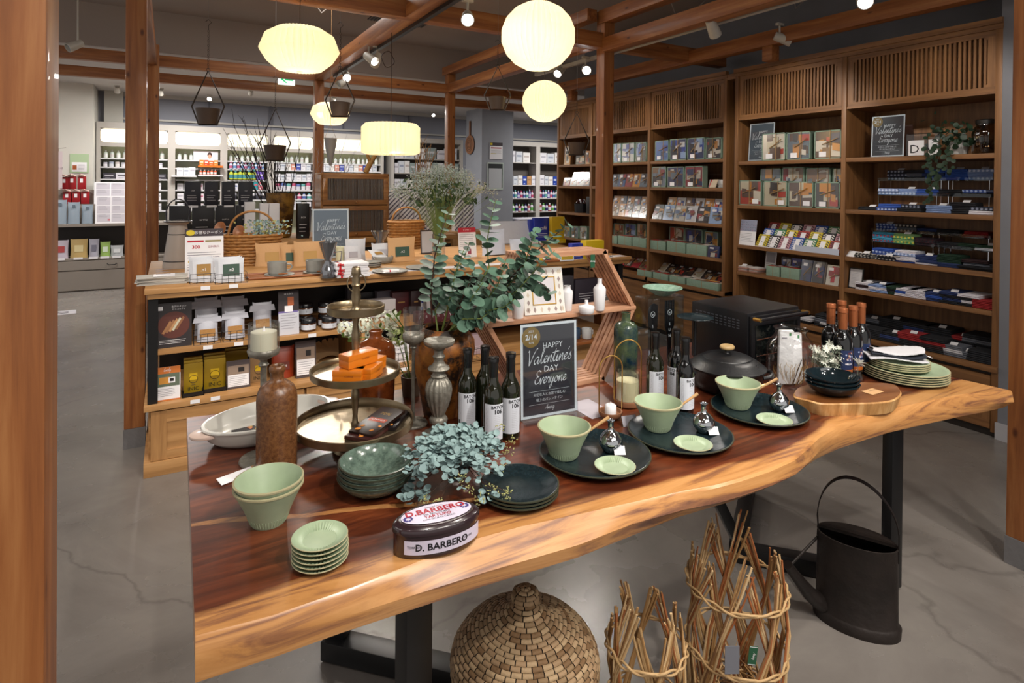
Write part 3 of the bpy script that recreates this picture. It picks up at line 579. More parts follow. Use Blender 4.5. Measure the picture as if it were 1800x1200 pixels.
def cloth(name, label, loc, rz, L, W, h, m1, m2, cat='towel', group=None, seed=1):
    R = random.Random(seed); t = thing(name, label, cat, loc, rz, group); m = MB(); N, K = 26, 6
    for layer, (z0, mm) in enumerate(((0, m1), (h * .33, m2), (h * .66, m1))):
        vs = []; fs = []
        for i in range(N + 1):
            for j in range(K + 1):
                u, v = i / N, j / K; z = z0 + h * .3 * (.4 + .6 * sin(pi * v)) + .006 * sin(5 * u + layer + 2 * v) + R.uniform(0, .002) + h * .5 * (u - .5) ** 2 * (layer > 0)
                vs.append(((u - .5) * L * (1 - .06 * layer) + .01 * layer * sin(3 * v), (v - .5) * W * (1 - .1 * layer), z))
        for i in range(N):
            for j in range(K): a = i * (K + 1) + j; fs.append((a, a + K + 1, a + K + 2, a + 1))
        m.add(vs, fs, mm)
    o = m.build('fabric', t); s = o.modifiers.new('thick', 'SOLIDIFY'); s.thickness = .004; s.offset = -1
    f = MB()
    for i in range(30):
        v = R.uniform(-.5, .5) * W
        for sgn in (1, -1): x = sgn * L * .5; f.tube([(x, v, h * .6), (x + sgn * .009, v + R.uniform(-.003, .003), h * .6 + R.uniform(-.004, .002))], .0005, WHITE, 4)
    f.build('fringe', t); return t
cloth('folded_towel', 'folded white and navy towel lying on the green plates', c2_ + Vector((-.018, .015, .040)), radians(-38), .215, .125, .034, mat('white_linen', '#c9c8cd', .9, bump=.2, bscale=200), mat('navy_linen', '#20242f', .9, bump=.2, bscale=200), seed=4)

# ---------------------------------------------------------------- board with black bowls
WSL = wood('olive_wood_slice', '#4a2712', '#784925', '#9a6a3e', 0, .5, .3, coat=.2); BARK = wood('wood_slice_side', '#7e5427', '#b5854f', '#d8b07b', 2, 1.2, .45)
t = thing('wooden_board', 'thick round slice of glossy wood with a wavy edge under the black bowls', 'board', (2.055, 1.20, .74), radians(-12))
pts = [((.218 + .012 * sin(3 * a + 1) + .006 * sin(7 * a)) * cos(a), (.098 + .006 * sin(4 * a) + .008 * cos(2 * a + 2)) * sin(a)) for a in [2 * pi * i / 72 for i in range(72)]]
MB().prism([(x * .93, y * .93) for x, y in pts], 0, .040, BARK, pts).prism(pts, .040, .0445, BARK, [(x * .985, y * .975) for x, y in pts]).build('side', t, sm=60)
MB().prism([(x * .98, y * .97) for x, y in pts], .044, .0452, WSL).build('top_face', t, sm=0)
c = Vector((1.995, 1.222, .7855)); q = None
for i in range(3):
    p = c + Vector((.001 * i, .002 * i, .012 * i)); lb = 'glossy black oval bowl, %s of the three on the wooden board' % ['lowest', 'middle', 'topmost'][i]
    if q is None: q = dbowl('oval_bowl', lb, p, [(.042, 0), (.046, .002), (.068, .016), (.079, .034), (.0805, .0375)], NAVY, .004, group='three black oval bowls', sx=1.12, rz=radians(-14), rim=NAVY)
    else: dup(q, p, radians(-14), lb)
MB().box(-.034, .034, -.02, .02, 0, .001, KRAFT).lines(-.025, .02, .005, .008, 2, .001, BLACK, y=.0).build('price_card', loc=(2.13, 1.16, .7862), label='small kraft price card lying on the wooden board beside the black bowls', cat='card')

# ---------------------------------------------------------------- casserole
CASW = mat('white_enamel', '#cfcdc6', .25, coat=.4); t = thing('casserole_dish', 'large oval white casserole dish with two pale pink handles', 'dish', (.268, 1.93, .74), radians(14)); t.scale = (.88, .88, .95)
MB().lathe(dish([(.12, 0), (.135, .003), (.155, .02), (.163, .05), (.166, .056)], .006), CASW, 64, sx=1.28, sy=.80).build('body', t, sm=60)
MB().lathe([(.167, .052), (.1695, .056), (.168, .0605), (.161, .061), (.159, .056)], CASW, 64, sx=1.28, sy=.80, cap=False).build('rim', t, sm=60)
HP = mat('pink_enamel', '#cdb5a9', .3, coat=.3)
for s in (1, -1):
    pts = [(s * (.19 + .062 * cos(a)), .047 * sin(a)) for a in [pi * (i / 20 - .5) for i in range(21)]]
    MB().prism(pts, .040, .05, HP, [(x + s * .002, y * 1.02) for x, y in pts]).build('handle', t, sm=50, bevel=.003)
t = thing('chocolate_packet', 'dark patterned chocolate packet lying inside the white casserole', 'packet', (.225, 1.90, .752), radians(8), rx=radians(6))
m = MB().box(-.06, .06, -.03, .03, 0, .012, mat('choc_pack', '#1c1516', .35))
for i in range(14): a = random.uniform(-.055, .055); b = random.uniform(-.026, .026); m.at((a, b, .0122), random.random() * 6).box(-.006, .006, -.003, .003, 0, .0006, C(random.choice(['#cfa56a', '#d97f5c', '#c9c4bd', '#7a3d2a', '#d6b244'])))
m.at().build('wrapper', t, bevel=0)

# ---------------------------------------------------------------- stoneware bottle, candle stands
def stone(name, a, b_, sc, rough=.22):
    return glaze(name, a, b_, sc, rough, .35)
STN = stone('salt_glaze_brown', '#54341f', '#78502f', 110, .24)
t = thing('stoneware_bottle', 'tall brown salt-glazed stoneware bottle in front of the white casserole', 'bottle', (.246, 1.642, .74))
MB().lathe([(1e-4, 0), (.046, 0), (.0495, .004), (.0505, .02), (.0505, .196), (.0485, .212), (.042, .227), (.03, .238), (.0185, .244), (.0165, .25), (.0165, .262), (.0195, .266), (.0205, .274), (.019, .281), (.0155, .283), (.0125, .28), (.0115, .27), (.011, .24)], STN, 48, cap=False).build('body', t, sm=70)
OLD = mat('aged_pewter', '#858177', .42, .55, bump=.35, bscale=60, var=.3, vscale=40); BRZ = mat('brushed_champagne_metal', '#94846a', .34, .92, var=.15, vscale=30)
WAX = mat('ivory_wax', '#dcd9c2', .5, emit=.05)
t = thing('candle_stand', 'tall metal stand with a glass cup holding an ivory candle, behind the brown bottle', 'candle holder', (.225, 1.735, .74)); t.scale = (1.18, 1.18, 1.0)
MB().lathe([(1e-4, 0), (.05, 0), (.052, .004), (.05, .009), (.01, .012), (.006, .03), (.006, .18), (.011, .19), (.007, .2), (.007, .255), (.012, .262), (.008, .268), (.008, .275), (.033, .29), (.036, .302), (.034, .306), (1e-4, .300)], OLD, 36).build('stem', t, sm=60)
MB().lathe([(.0335, .302), (.0345, .33), (.0345, .375), (.0335, .375), (.0332, .305)], GLASS, 36, cap=False).build('glass_cup', t, sm=60)
MB().lathe([(1e-4, .304), (.0285, .304), (.029, .31), (.0285, .352), (.02, .355), (1e-4, .353)], WAX, 32).tube([(0, 0, .352), (.001, 0, .366)], [.004, .0008], WHITE, 8).build('candle', t, sm=60)
m = MB().at((-.045, -.055, .006), radians(20), radians(14)).box(-.055, .02, -.013, .013, 0, .0008, WHITE).box(.02, .036, -.013, .013, 0, .0009, KRAFT); m.at().tube([(-.01, -.04, .012), (0, -.01, .014)], .0006, TWINE, 5).build('price_tag', t)
t = thing('glass_candle_stand', 'slim metal stand with an empty glass cup, right of the tiered tray', 'candle holder', (.668, 1.768, .74))
MB().lathe([(1e-4, 0), (.045, 0), (.047, .004), (.044, .009), (.008, .012), (.0055, .03), (.0055, .235), (.011, .243), (.007, .248), (.028, .262), (.034, .274), (.034, .286), (.031, .288), (1e-4, .272)], OLD, 36).build('stem', t, sm=60)
MB().lathe([(.0325, .286), (.031, .31), (.0335, .366), (.0322, .366), (.030, .31), (.030, .29)], GLASS, 36, cap=False, flute=9, fa=.012).build('glass_cup', t, sm=60)
# three-tier tray
t = thing('tiered_tray', 'champagne metal three-tier tray stand with ring handle on top', 'tray', (.463, 1.687, .74)); P = MB()
def tier(z, r, h): MB().lathe([(1e-4, z), (r - .006, z), (r, z + .003), (r + .002, z + h), (r - .001, z + h + .002), (r - .0035, z + h), (r - .005, z + .0055), (r - .012, z + .004), (1e-4, z + .004)], BRZ, 64, cap=False).build('tier', t, sm=50)
ZT = (.062, .210, .388); tier(ZT[0], .164, .023); tier(ZT[1], .124, .020); tier(ZT[2], .079, .021)
MB().lathe([(1e-4, 0), (.060, 0), (.062, .004), (.058, .012), (.045, .016), (.042, .024), (.048, .03), (.044, .04), (.025, .052), (.022, .062), (1e-4, .062)], BRZ, 40).build('foot', t, sm=40)
ST = lambda z, h: [(.011, z), (.012, z + .006), (.0085, z + .012), (.007, z + .03), (.0115, z + h * .55), (.012, z + h * .65), (.007, z + h * .8), (.010, z + h * .88), (.0115, z + h)]
MB().lathe(ST(.066, .145), BRZ, 24).build('stem', t, sm=60); MB().lathe(ST(.214, .175), BRZ, 24).build('stem', t, sm=60)
MB().lathe([(.016, .392), (.018, .396), (.012, .400), (.010, .41), (.014, .435), (.010, .46), (.014, .468), (.010, .476), (.013, .484), (.010, .492), (.014, .5), (.012, .516), (.009, .52), (1e-4, .522)], BRZ, 24).build('finial', t, sm=50)
MB().tube([(.026 * cos(a) + .0, -.004, .475 + .026 * sin(a)) for a in [2 * pi * i / 28 for i in range(28)]], .0018, BRZ, 7, closed=True).build('ring', t)
# boxes on the middle tier
OB = mat('orange_card', '#c96f16', .3, coat=.3); OBD = mat('orange_card_print', '#7c3a0a', .5)
def obox(label, loc, rz, rx=0, ry=0, d=(.078, .044, .034)):
    t = thing('orange_box', label, 'box', loc, rz, 'orange gift boxes on the middle tier', rx, ry); a, b, c_ = d
    MB().box(-a / 2, a / 2, -b / 2, b / 2, 0, c_ * .55, OB).box(-a / 2 - .0006, a / 2 + .0006, -b / 2 - .0006, b / 2 + .0006, c_ * .55, c_, OB).build('box', t, bevel=.0008)
    m = MB().text('COFFEE', .007, OBD, (.006, -b / 2 - .0008, c_ * .55)).lathe([(.004, -.0002), (.004, .0002)], OBD, 12)
    m.v = [v for v in m.v]; q = m.f; m.build('print', t, sm=0)
mz = .74 + ZT[1] + .0045; O = Vector((.463, 1.687, mz))
def at_(px, py, z): return T(px, py, z)
obox('orange gift box lying at the left on the middle tier', Vector((.430, 1.632, mz)), radians(-30)); obox('orange gift box lying at the right on the middle tier', Vector((.490, 1.640, mz)), radians(48))
obox('orange gift box behind the front two on the middle tier', Vector((.515, 1.70, mz)), radians(38)); obox('orange gift box balanced on top of the others', Vector((.463, 1.655, mz + .0355)), radians(22), d=(.10, .044, .036))
# chocolate bars on the lowest tier
def choc(label, loc, rz, tilt, col, band, txt, seed, w=.062, h=.115):
    t = thing('chocolate_bar', label, 'chocolate bar', loc, rz, 'chocolate bars on the lowest tier', rx=tilt); t.scale = (1.3, 1.3, 1.1); R = random.Random(seed)
    MB().box(-w / 2, w / 2, -h / 2, h / 2, 0, .009, mat('choc_%d' % seed, col, .3)).build('wrapper', t, bevel=.001)
    m = MB().at((0, 0, .0093), 0, -pi / 2); m.text(txt, .016, mat('choc_gold', '#a8853c', .4), (0, 0, .03)).quad((-w * .36, 0, -.008), (w * .36, 0, -.008), (w * .36, 0, .008), (-w * .36, 0, .008), C(band)).text('ALMONDS', .0075, WINK, (0, -.0003, 0))
    for i in range(7): x, y = R.uniform(-.026, .026), R.uniform(-.052, -.018); m.at((x, -0 + y, .0095), R.random() * 3).lathe([(1e-4, 0), (.0055, .0004), (.003, .0015), (1e-4, .002)], C('#c77f38', .5), 10, sy=.6)
    m.at().build('print', t, sm=50)
tz = .74 + ZT[0] + .0045
choc('dark chocolate bar with a blue corner, at the back on the lowest tier', (.558, 1.668, tz), radians(-38), 0, '#1a1517', '#5fa3b0', '80%', 3, .06, .1)
choc('dark chocolate bar with an orange band, lying on top on the lowest tier', (.515, 1.640, tz + .012), radians(-52), radians(4), '#22130f', '#a13a16', '70%', 4, .06, .125)
choc('brown chocolate bar peeping out underneath on the lowest tier', (.498, 1.628, tz), radians(-50), 0, '#3a1c1a', '#6b2c20', 'NOIR', 5, .062, .12)
# oval tin
TIN = mat('aubergine_tin', '#2c1d22', .22, coat=.6); t = thing('oval_tin', 'dark oval sweets tin with white labels and red lettering on the lid', 'tin', (.492, 1.158, .74), radians(-6.5)); SX, SY = .092, .048
E_ = lambda k, z: [(SX * k, z)]
MB().lathe([(1e-4, 0), (SX - .004, 0), (SX - .001, .003), (SX - .001, .046)], TIN, 72, sy=SY / SX).build('body', t, sm=50)
MB().lathe([(SX - .001, .046), (SX + .002, .047), (SX + .002, .056), (SX - .002, .060), (SX - .004, .0605), (SX - .008, .064), (SX - .013, .0645), (1e-4, .0655)], TIN, 72, sy=SY / SX).build('lid', t, sm=50)
PAP = mat('lilac_paper_label', '#cbc3d6', .45); m = MB(); n = 56
m.add([((SX - .016) * cos(2 * pi * i / n), (SY - .0125) * sin(2 * pi * i / n), .0658) for i in range(n)], [tuple(range(n))], PAP); m.at((0, 0, .0662), 0, -pi / 2)
RED = mat('red_ink', '#a3142a', .5); BL = mat('violet_ink', '#3a2f7a', .5)
m.text('D.BARBERO', .0245, RED, (.0, 0, .0105), bold=.0006).text('VIA BRICCO ASTI', .0075, BLACK, (0, 0, -.002)).text('TARTUFO', .013, RED, (0, 0, -.011), bold=.0002).text('CON GRUE DI CACAO', .0068, BLACK, (0, 0, -.0205)).text('TORRONE D\'ASTI', .005, BLACK, (0, 0, .024))
for sx_ in (-1, 1):
    for i in range(9): a = i * .7; m.quad(*[(sx_ * .062 + .008 * cos(a) + .0035 * cos(b + a), -.0001, -.010 * sx_ * -1 * .4 + .007 * sin(a) + .0035 * sin(b + a)) for b in (0, 1.57, 3.14, 4.71)], BL)
m.at().build('lid_label', t, sm=0)
m = MB(); r = lambda a: (SX * cos(a), SY * sin(a)); a0, a1, N = radians(215), radians(345), 30
vs = [(SX * 1.003 * cos(a0 + (a1 - a0) * i / N), SY * 1.006 * sin(a0 + (a1 - a0) * i / N), z) for z in (.010, .038) for i in range(N + 1)]; m.add(vs, [(i, i + 1, N + 2 + i, N + 1 + i) for i in range(N)], PAP)
q = MB().text('D. BARBERO', .019, BLACK, (.0, 0, .024), bold=.0005).text('TORRONI', .007, GREY, (-.055, 0, .025)).text('DAL 1883', .006, GREY, (.053, 0, .025))
m.add([((SX + .0008) * cos(-pi / 2 + x / .082), (SY + .0008) * sin(-pi / 2 + x / .082), z) for x, y, z in q.v], q.f, BLACK); m.build('side_label', t, sm=0)
# carved candlestick
t = thing('carved_candlestick', 'silver-grey carved baluster candlestick in front of the rusty vase', 'candlestick', (.700, 1.640, .74)); G = MB()
G.lathe([(1e-4, 0), (.052, 0), (.054, .006), (.046, .014), (.03, .022), (.022, .03), (.018, .038), (.021, .044)], OLD, 40, flute=12, fa=.035).build('base', t, sm=60)
MB().lathe([(.016, .044), (.026, .048), (.028, .056), (.024, .063), (.017, .067)], OLD, 36).build('lower_ring', t, sm=50)
MB().lathe([(.017, .067), (.022, .08), (.030, .1), (.0365, .125), (.0385, .145), (.036, .162), (.029, .174), (.021, .182)], OLD, 84, flute=14, fa=.05).build('fluted_body', t, sm=60)
MB().lathe([(.022, .182), (.024, .186), (.018, .192), (.018, .198), (.031, .204), (.033, .208), (.030, .213), (.02, .218), (.014, .23), (.016, .238), (.019, .244), (.014, .25), (.014, .262)], OLD, 36).build('neck', t, sm=50)
MB().lathe([(.014, .262), (.022, .270), (.042, .278), (.0465, .286), (.046, .292), (.041, .29), (1e-4, .284)], OLD, 40).build('dish', t, sm=50)

# ---------------------------------------------------------------- wine bottles
GRB = mat('dark_olive_glass', '#14160a', .06, coat=.5, spec=.7); BLG = mat('black_bottle_glass', '#07080a', .06, coat=.5, spec=.7); LAB = mat('wine_label', '#cfd3dc', .55)
def wine(label, loc, num, gl, group, face=-100, first=None):
    t = thing('wine_bottle', label, 'bottle', loc, radians(face), group)      # label faces local +X
    MB().lathe([(1e-4, .002), (.02, 0), (.027, .001), (.0293, .006), (.0295, .012), (.0295, .140), (.0275, .156), (.021, .170), (.0155, .180), (.0140, .188), (.0132, .2)], gl, 36, cap=False).build('body', t, sm=60)
    MB().lathe([(.0132, .196), (.0135, .2), (.0135, .24), (.0150, .2405), (.0152, .25), (.0146, .2515), (.0152, .2525), (.0152, .2545), (1e-4, .2555)], mat('black_capsule', '#0b0b0d', .25, coat=.3), 28, cap=False).build('capsule', t, sm=35)
    r = .0298; m = patch(MB(), r, -1.05, 1.05, .022, .126, LAB); patch(m, r + .0002, -.62, -.60, .03, .118, GREY)
    m.build('label_paper', t, sm=60); l = MB()
    textcyl(l, 'BATCH', .0125, BLACK, r + .0004, .36, .1165, bold=.0003); textcyl(l, num, .0175, BLACK, r + .0004, .38, .1035, bold=.0005)
    for i in range(12): patch(l, r + .0003, .0, .75 - .2 * random.random(), .092 - i * .0052, .0924 - i * .0052, GREY, 5)
    for i in range(8): patch(l, r + .0003, -.95 + i * .03, -.935 + i * .03 + .008 * (i % 3), .028, .046, BLACK, 1)
    for i in range(7): z = .05 + i * .0095; l.tube([((r + .0006) * cos(-.8 + .07 * sin(i * 2)), (r + .0006) * sin(-.8 + .07 * sin(i * 2)), z), ((r + .0006) * cos(-.72 - .05 * cos(i * 3)), (r + .0006) * sin(-.72 - .05 * cos(i * 3)), z + .0075)], .0003, GREY, 3)
    l.build('label_print', t, sm=0); return t
g = 'white-labelled wine bottles left of the poster'
BT = lambda x, y, h=.255: (lambda v: (v.x, v.y, .74))(onz(x, y, .74 + h))
w0 = wine('wine bottle in front of the rusty vase, leftmost of the white-labelled ones', BT(822, 612), '106', GRB, g, -118)
for lb, p, rz in (('wine bottle with white label, shortest-looking and nearest of the left group', BT(868, 627), -112), ('wine bottle with white label standing against the poster', BT(898, 619), -112), ('wine bottle half hidden behind the middle bottle of the left group', BT(853, 607), -60)):
    dup(w0, p, radians(rz), lb)
g = 'white-labelled wine bottles in front of the black pot'
dup(w0, BT(1152, 583), radians(-110), 'wine bottle with white label, left one before the knife and fork packs', g)
w1 = wine('dark wine bottle with white label touching the middle green bowl', BT(1205, 592), '104', BLG, g, -108)
dup(w1, BT(1189, 578), radians(170), 'dark wine bottle hidden behind its two white-labelled neighbours', g)
BLUEL = mat('blue_wine_label', '#1b2b52', .45); ORL = mat('orange_wine_label', '#a8571d', .45); COP = mat('copper_foil', '#a9633c', .32, .6, bump=.1)
t = None
for i, (px, py, lb) in enumerate(((1486, 645, 'front one of the group'), (1460, 628, 'leftmost of the group'), (1508, 634, 'second from the right'), (1522, 620, 'rightmost of the group'), (1485, 612, 'at the back of the group'))):
    lb = 'red wine bottle with copper top and blue label, ' + lb
    p = BT(*((1482, 541), (1461, 533), (1500, 537), (1514, 532), (1480, 528))[i], .284)
    if t: dup(t, p, radians(-112 + 7 * i), lb); continue
    t = thing('red_wine_bottle', lb, 'bottle', p, radians(-112), 'red wine bottles with copper tops')
    MB().lathe([(1e-4, .002), (.024, 0), (.0335, .002), (.0355, .008), (.0355, .150), (.033, .166), (.024, .182), (.017, .193), (.0155, .205)], BLG, 36, cap=False).build('body', t, sm=60)
    MB().lathe([(.0158, .2), (.0162, .205), (.0165, .265), (.018, .267), (.018, .273), (.0172, .275), (.0176, .281), (.0165, .2835), (1e-4, .284)], COP, 28, cap=False).build('capsule', t, sm=35)
    m = patch(MB(), .0358, -.8, .8, .05, .125, BLUEL); patch(m, .0359, -.8, .8, .035, .05, ORL); m.build('label_paper', t, sm=60); l = MB()
    for k in range(16): a, z = random.uniform(-.5, .45), random.uniform(.083, .115); patch(l, .0361, a, a + .16, z, z + .006, C(random.choice(['#9aa7c9', '#8a6a78', '#c7a58b', '#5c2a3a'])), 3)
    textcyl(l, 'HELLO', .009, WINK, .0362, 0, .072, bold=.0003); l.build('label_print', t, sm=0)
# ---------------------------------------------------------------- black pot, oven, stand
BLKI = mat('matte_black_iron', '#101114', .38, bump=.08, bscale=150); BLKM = mat('black_powder_coat', '#111114', .33)
t = thing('cast_iron_pot', 'round matte black iron pot with a lid and a pale wooden knob', 'pot', (1.815, 1.52, .74))
MB().lathe([(1e-4, .004), (.10, .004), (.116, .012), (.126, .04), (.130, .078), (.135, .082)], BLKI, 56).build('body', t, sm=50)
MB().lathe([(.138, .082), (.139, .088), (.132, .092), (.112, .107), (.092, .118), (.088, .118), (.086, .1215), (.075, .1255), (.045, .132), (1e-4, .134)], BLKI, 56).build('lid', t, sm=40)
MB().lathe([(.012, .133), (.009, .138), (.009, .148), (1e-4, .148)], BLKM, 20).lathe([(1e-4, .148), (.02, .148), (.025, .152), (.0255, .158), (.022, .163), (.012, .1615), (1e-4, .161)], mat('pale_knob_wood', '#a98d60', .5), 28, sx=1.15).build('knob', t, sm=60)
for a in (-55, 150):
    a = radians(a); m = MB().at((.128 * cos(a), .128 * sin(a), .07), a); m.tube([(0, -.045, 0), (.022, -.035, .004), (.028, 0, .006), (.022, .035, .004), (0, .045, 0)], .007, BLKI, 8); m.at().build('side_handle', t)
MB().at((.02, -.131, .045)).tube([(-.010, 0, 0), (-.009, -.014, .008), (0, -.018, .012), (.009, -.014, .008), (.010, 0, 0)], .0032, GOLD, 8).at().build('brass_loop', t)
m = MB()
for i in range(9): a = radians(-75 + 9 * (i % 5)); r = .118 - .008 * (i // 5); m.at((r * cos(a), r * sin(a), .105 + .004 * (i // 5))).lathe([(1e-4, -.001), (.0022, 0), (1e-4, .0016)], CHROME, 6)
m.at().build('steam_drops', t)
OX, OY, OW, OD, OH = 1.985, 1.545, .325, .31, .255
t = thing('toaster_oven', 'black toaster oven with a bar handle, brass knobs and slotted side vents', 'oven', (OX + OW / 2, OY + OD / 2, .74)); a, b = OW / 2, OD / 2
MB().box(-a, a, -b + .02, b, .015, OH, BLKM).build('housing', t, bevel=.006); m = MB()
for i in range(11):
    for k in range(4):
        for s in (-1,): m.cb((s * (a + .0003), b - .03 - i * .0215, OH - .035 - k * .011), (.0012, .013, .0045), mat('vent_slot', '#5d6068', .4, .6))
m.build('vent_slots', t, sm=0)
d = MB().box(-a + .008, a - .008, -b + .006, -b + .02, .03, OH - .012, BLKM).build('door', t, bevel=.003)
MB().box(-a + .03, a - .03, -b + .0035, -b + .006, .05, OH - .05, mat('dark_oven_glass', '#0b0e0f', .06, coat=.6)).build('door_glass', d)
MB().tube([(-a + .012, -b - .028, OH - .018), (a - .012, -b - .028, OH - .018)], .0065, BLKM, 12).build('handle', d)
MB().tube([(-a + .010, -b - .002, OH - .018), (-a + .010, -b - .034, OH - .018)], .0078, GOLD, 12).build('handle_boss', d); MB().tube([(a - .010, -b - .002, OH - .018), (a - .010, -b - .034, OH - .018)], .0078, GOLD, 12).build('handle_boss', d)
m = MB()
for k in (.085, .15): m.tube([(-a + .035, -b + .003, k), (a - .035, -b + .003, k)], .0015, CHROME, 6)
m.build('rack', t)
for x in (-a + .03, a - .03):
    for y in (-b + .04, b - .03): MB().lathe([(.012, 0), (.012, .016)], BLKM, 12, c=(x, y)).build('foot', t)
p = T(1222, 556, .955); t = thing('plate_stand', 'dark glazed plate raised on a slim black pedestal, left of the black oven', 'plate stand', (p.x, p.y, .74))
MB().lathe([(1e-4, 0), (.045, 0), (.046, .004), (.01, .01), (.006, .02), (.006, .195), (.02, .206), (1e-4, .206)], BLKM, 28).build('pedestal', t, sm=50); MB().at((0, 0, .206)).lathe(dish([(.05, 0), (.06, .002), (.074, .007)], .003), INKG, 44).at().build('plate', t, sm=60)
# acrylic case with cutlery and a bowl on top
t = thing('cutlery_display', 'clear case with a black knife and black fork printed SUN, behind the wine bottles', 'display case', (1.785, 1.845, .74))
MB().box(-.10, .10, -.04, -.038, 0, .295, ACRYL).box(-.10, .10, .038, .04, 0, .295, ACRYL).box(-.10, -.098, -.038, .038, 0, .295, ACRYL).box(.098, .1, -.038, .038, 0, .295, ACRYL).box(-.1, .1, -.04, .04, .295, .298, ACRYL).build('case', t, sm=0)
MB().box(-.03, .03, .03, .033, .004, .06, mat('case_back_card', '#a5a3ad', .5)).build('back_card', t)
def cut(nm, cx, pts, lett):
    m = MB().at((cx, -.01, 0), 0, pi / 2); m.prism(pts, -.003, .003, mat('cutlery_black', '#0c0c0e', .2, coat=.4)); m.at()
    m.build(nm, t, bevel=.001); l = MB().at((cx, -.0141, 0)); r_ = .011
    zz = .225; l.tube([(r_ * cos(a), 0, zz + r_ * sin(a)) for a in [2 * pi * i / 24 for i in range(24)]], .0009, WINK, 5, closed=True).text('x', .016, WINK, (0, 0, zz))
    for i, ch in enumerate('SUN'): l.text(ch, .017, WINK, (0, 0, .175 - .024 * i))
    l.at().build(nm + '_print', t, sm=0)
cut('knife', -.05, [(-.008, .01), (.012, .01), (.013, .15), (.028, .17), (.028, .262), (.01, .27), (-.012, .262), (-.022, .235), (-.022, .19), (-.008, .15)], 1)
fk = [(-.008, .01), (.010, .01), (.010, .12), (.028, .17), (.028, .275)]
for i in range(4): x = .028 - i * .0145; fk += [(x - .0075, .275), (x - .0075, .19), (x - .0130, .19), (x - .0130, .275)] if i < 3 else [(x - .008, .275)]
fk += [(-.024, .17), (-.008, .12)]; cut('fork', .045, fk, 1)
dbowl('green_bowl', 'glossy pale green bowl standing on top of the clear cutlery case', (1.80, 1.845, 1.0385), [(.03, 0), (.034, .002), (.05, .012), (.082, .032)], glaze('mint_glaze', '#6b8b7a', '#8fa99a', 70, .12), .003, n=44, rim=mat('mint_rim', '#7fa48f', .3))
p = Vector((1.507, 1.735, .74)); zt = up(p, 549) - .74
t = thing('glazed_bottle', 'tall blue-green mottled ceramic bottle beside the hexagonal rack', 'bottle', p)
MB().lathe([(1e-4, 0), (.042, 0), (.0445, .004), (.0455, zt - .065), (.043, zt - .05), (.032, zt - .038), (.019, zt - .034), (.0165, zt - .028), (.0165, zt - .006), (.0185, zt), (.014, zt), (.013, zt - .03)], glaze('blue_green_mottle', '#122b3a', '#4f5c3c', 14, .15), 44, cap=False).build('body', t, sm=60)
# brass arch lanterns
WD = mat('turned_wood', '#8a5f43', .5, var=.12, vscale=30)
def arch(label, px, py, top, w, rz):
    p = T(px, py); h = up(p, top) - .74; t = thing('arch_lantern', label, 'candle holder', p, rz); r = w / 2
    P = [(-r, 0, .03), (-r, 0, h - r)] + [(-r * cos(a), 0, h - r + r * sin(a)) for a in [pi * i / 16 for i in range(1, 16)]] + [(r, 0, h - r), (r, 0, .03)] + [(r * cos(a), 0, .03 - .0275 * sin(a)) for a in [pi * i / 12 for i in range(1, 12)]]
    MB().tube(P, .0022, GOLD, 7, closed=True).build('hoop', t); return t, h
t, h = arch('small brass hoop holder with a wooden dish and short white candle', 1073, 735, 625, .083, radians(-12))
MB().at((0, 0, .004)).lathe([(1e-4, 0), (.026, 0), (.034, .006), (.039, .016), (.0385, .022), (.034, .021), (.031, .012), (1e-4, .010)], WD, 36).at().build('wooden_dish', t, sm=50)
MB().lathe([(1e-4, .015), (.0185, .015), (.019, .02), (.0185, .043), (.012, .047), (1e-4, .044)], mat('white_wax', '#dedee2', .45), 28).tube([(0, 0, .043), (.001, 0, .055)], [.003, .0006], WHITE, 6).build('candle', t, sm=60)
t, h = arch('tall brass hoop holder around a glass of ivory wax', 1103, 712, 597, .104, radians(-12))
MB().lathe([(1e-4, .004), (.042, .004), (.044, .008), (.043, .022), (1e-4, .022)], WD, 36).build('wooden_base', t, sm=50)
MB().lathe([(1e-4, .023), (.0385, .023), (.0385, .088), (1e-4, .088)], mat('cream_wax', '#d8d2ab', .45, emit=.04), 36).build('wax', t, sm=50)
MB().lathe([(.040, .022), (.0405, .118), (.0395, .118), (.0392, .022)], GLASS, 36, cap=False).build('glass_cup', t, sm=60)
m = MB().at((1.262, 1.43, .752), radians(-12), radians(-28)).box(-.025, .025, -.0006, .0006, -.012, .02, mat('grey_tag_card', '#9b98a0', .6)); m.at(); m.build('tent_card', label='small grey price card standing in front of the brass hoop holders', cat='card')
# jar with towels
TOW = mat('packed_towel', '#cfd0d2', .7, bump=.3, bscale=60); p = Vector((2.062, 1.43, .74))
t = thing('glass_jar', 'big clear wide-mouthed glass jar holding white wrapped towels and dry grass', 'jar', p)
MB().lathe([(1e-4, .002), (.07, .002), (.083, .008), (.086, .03), (.086, .14), (.08, .165), (.064, .185), (.055, .197), (.056, .208), (.064, .218), (.0625, .218), (.0535, .207)], GLASS, 48, cap=False).build('glass_body', t, sm=70)
def slabq(m, c, w, d, h, rz, rx, mt): m.at(c, rz, rx).box(-w / 2, w / 2, -d / 2, d / 2, 0, h, mt).at()
for i, (x, y, rz, rx, h) in enumerate(((-.022, .008, -.5, .04, .208), (.018, -.01, -.35, -.06, .192))):
    t2 = thing('towel_packet', 'white wrapped towel standing in the glass jar, %s one' % ('taller left', 'shorter right')[i], 'towel', p + Vector((x, y, .006)), rz, rx=rx)
    MB().box(-.028, .028, -.009, .009, 0, h, TOW).build('towel', t2, bevel=.006); MB().box(.008, .016, -.0098, -.009, h - .02, h - .008, mat('green_mark', '#3d7a4c', .6)).box(-.02, .0, -.0098, -.009, h - .03, h - .026, GREY).build('stripe', t2, sm=0)
m = MB(); R = random.Random(3)
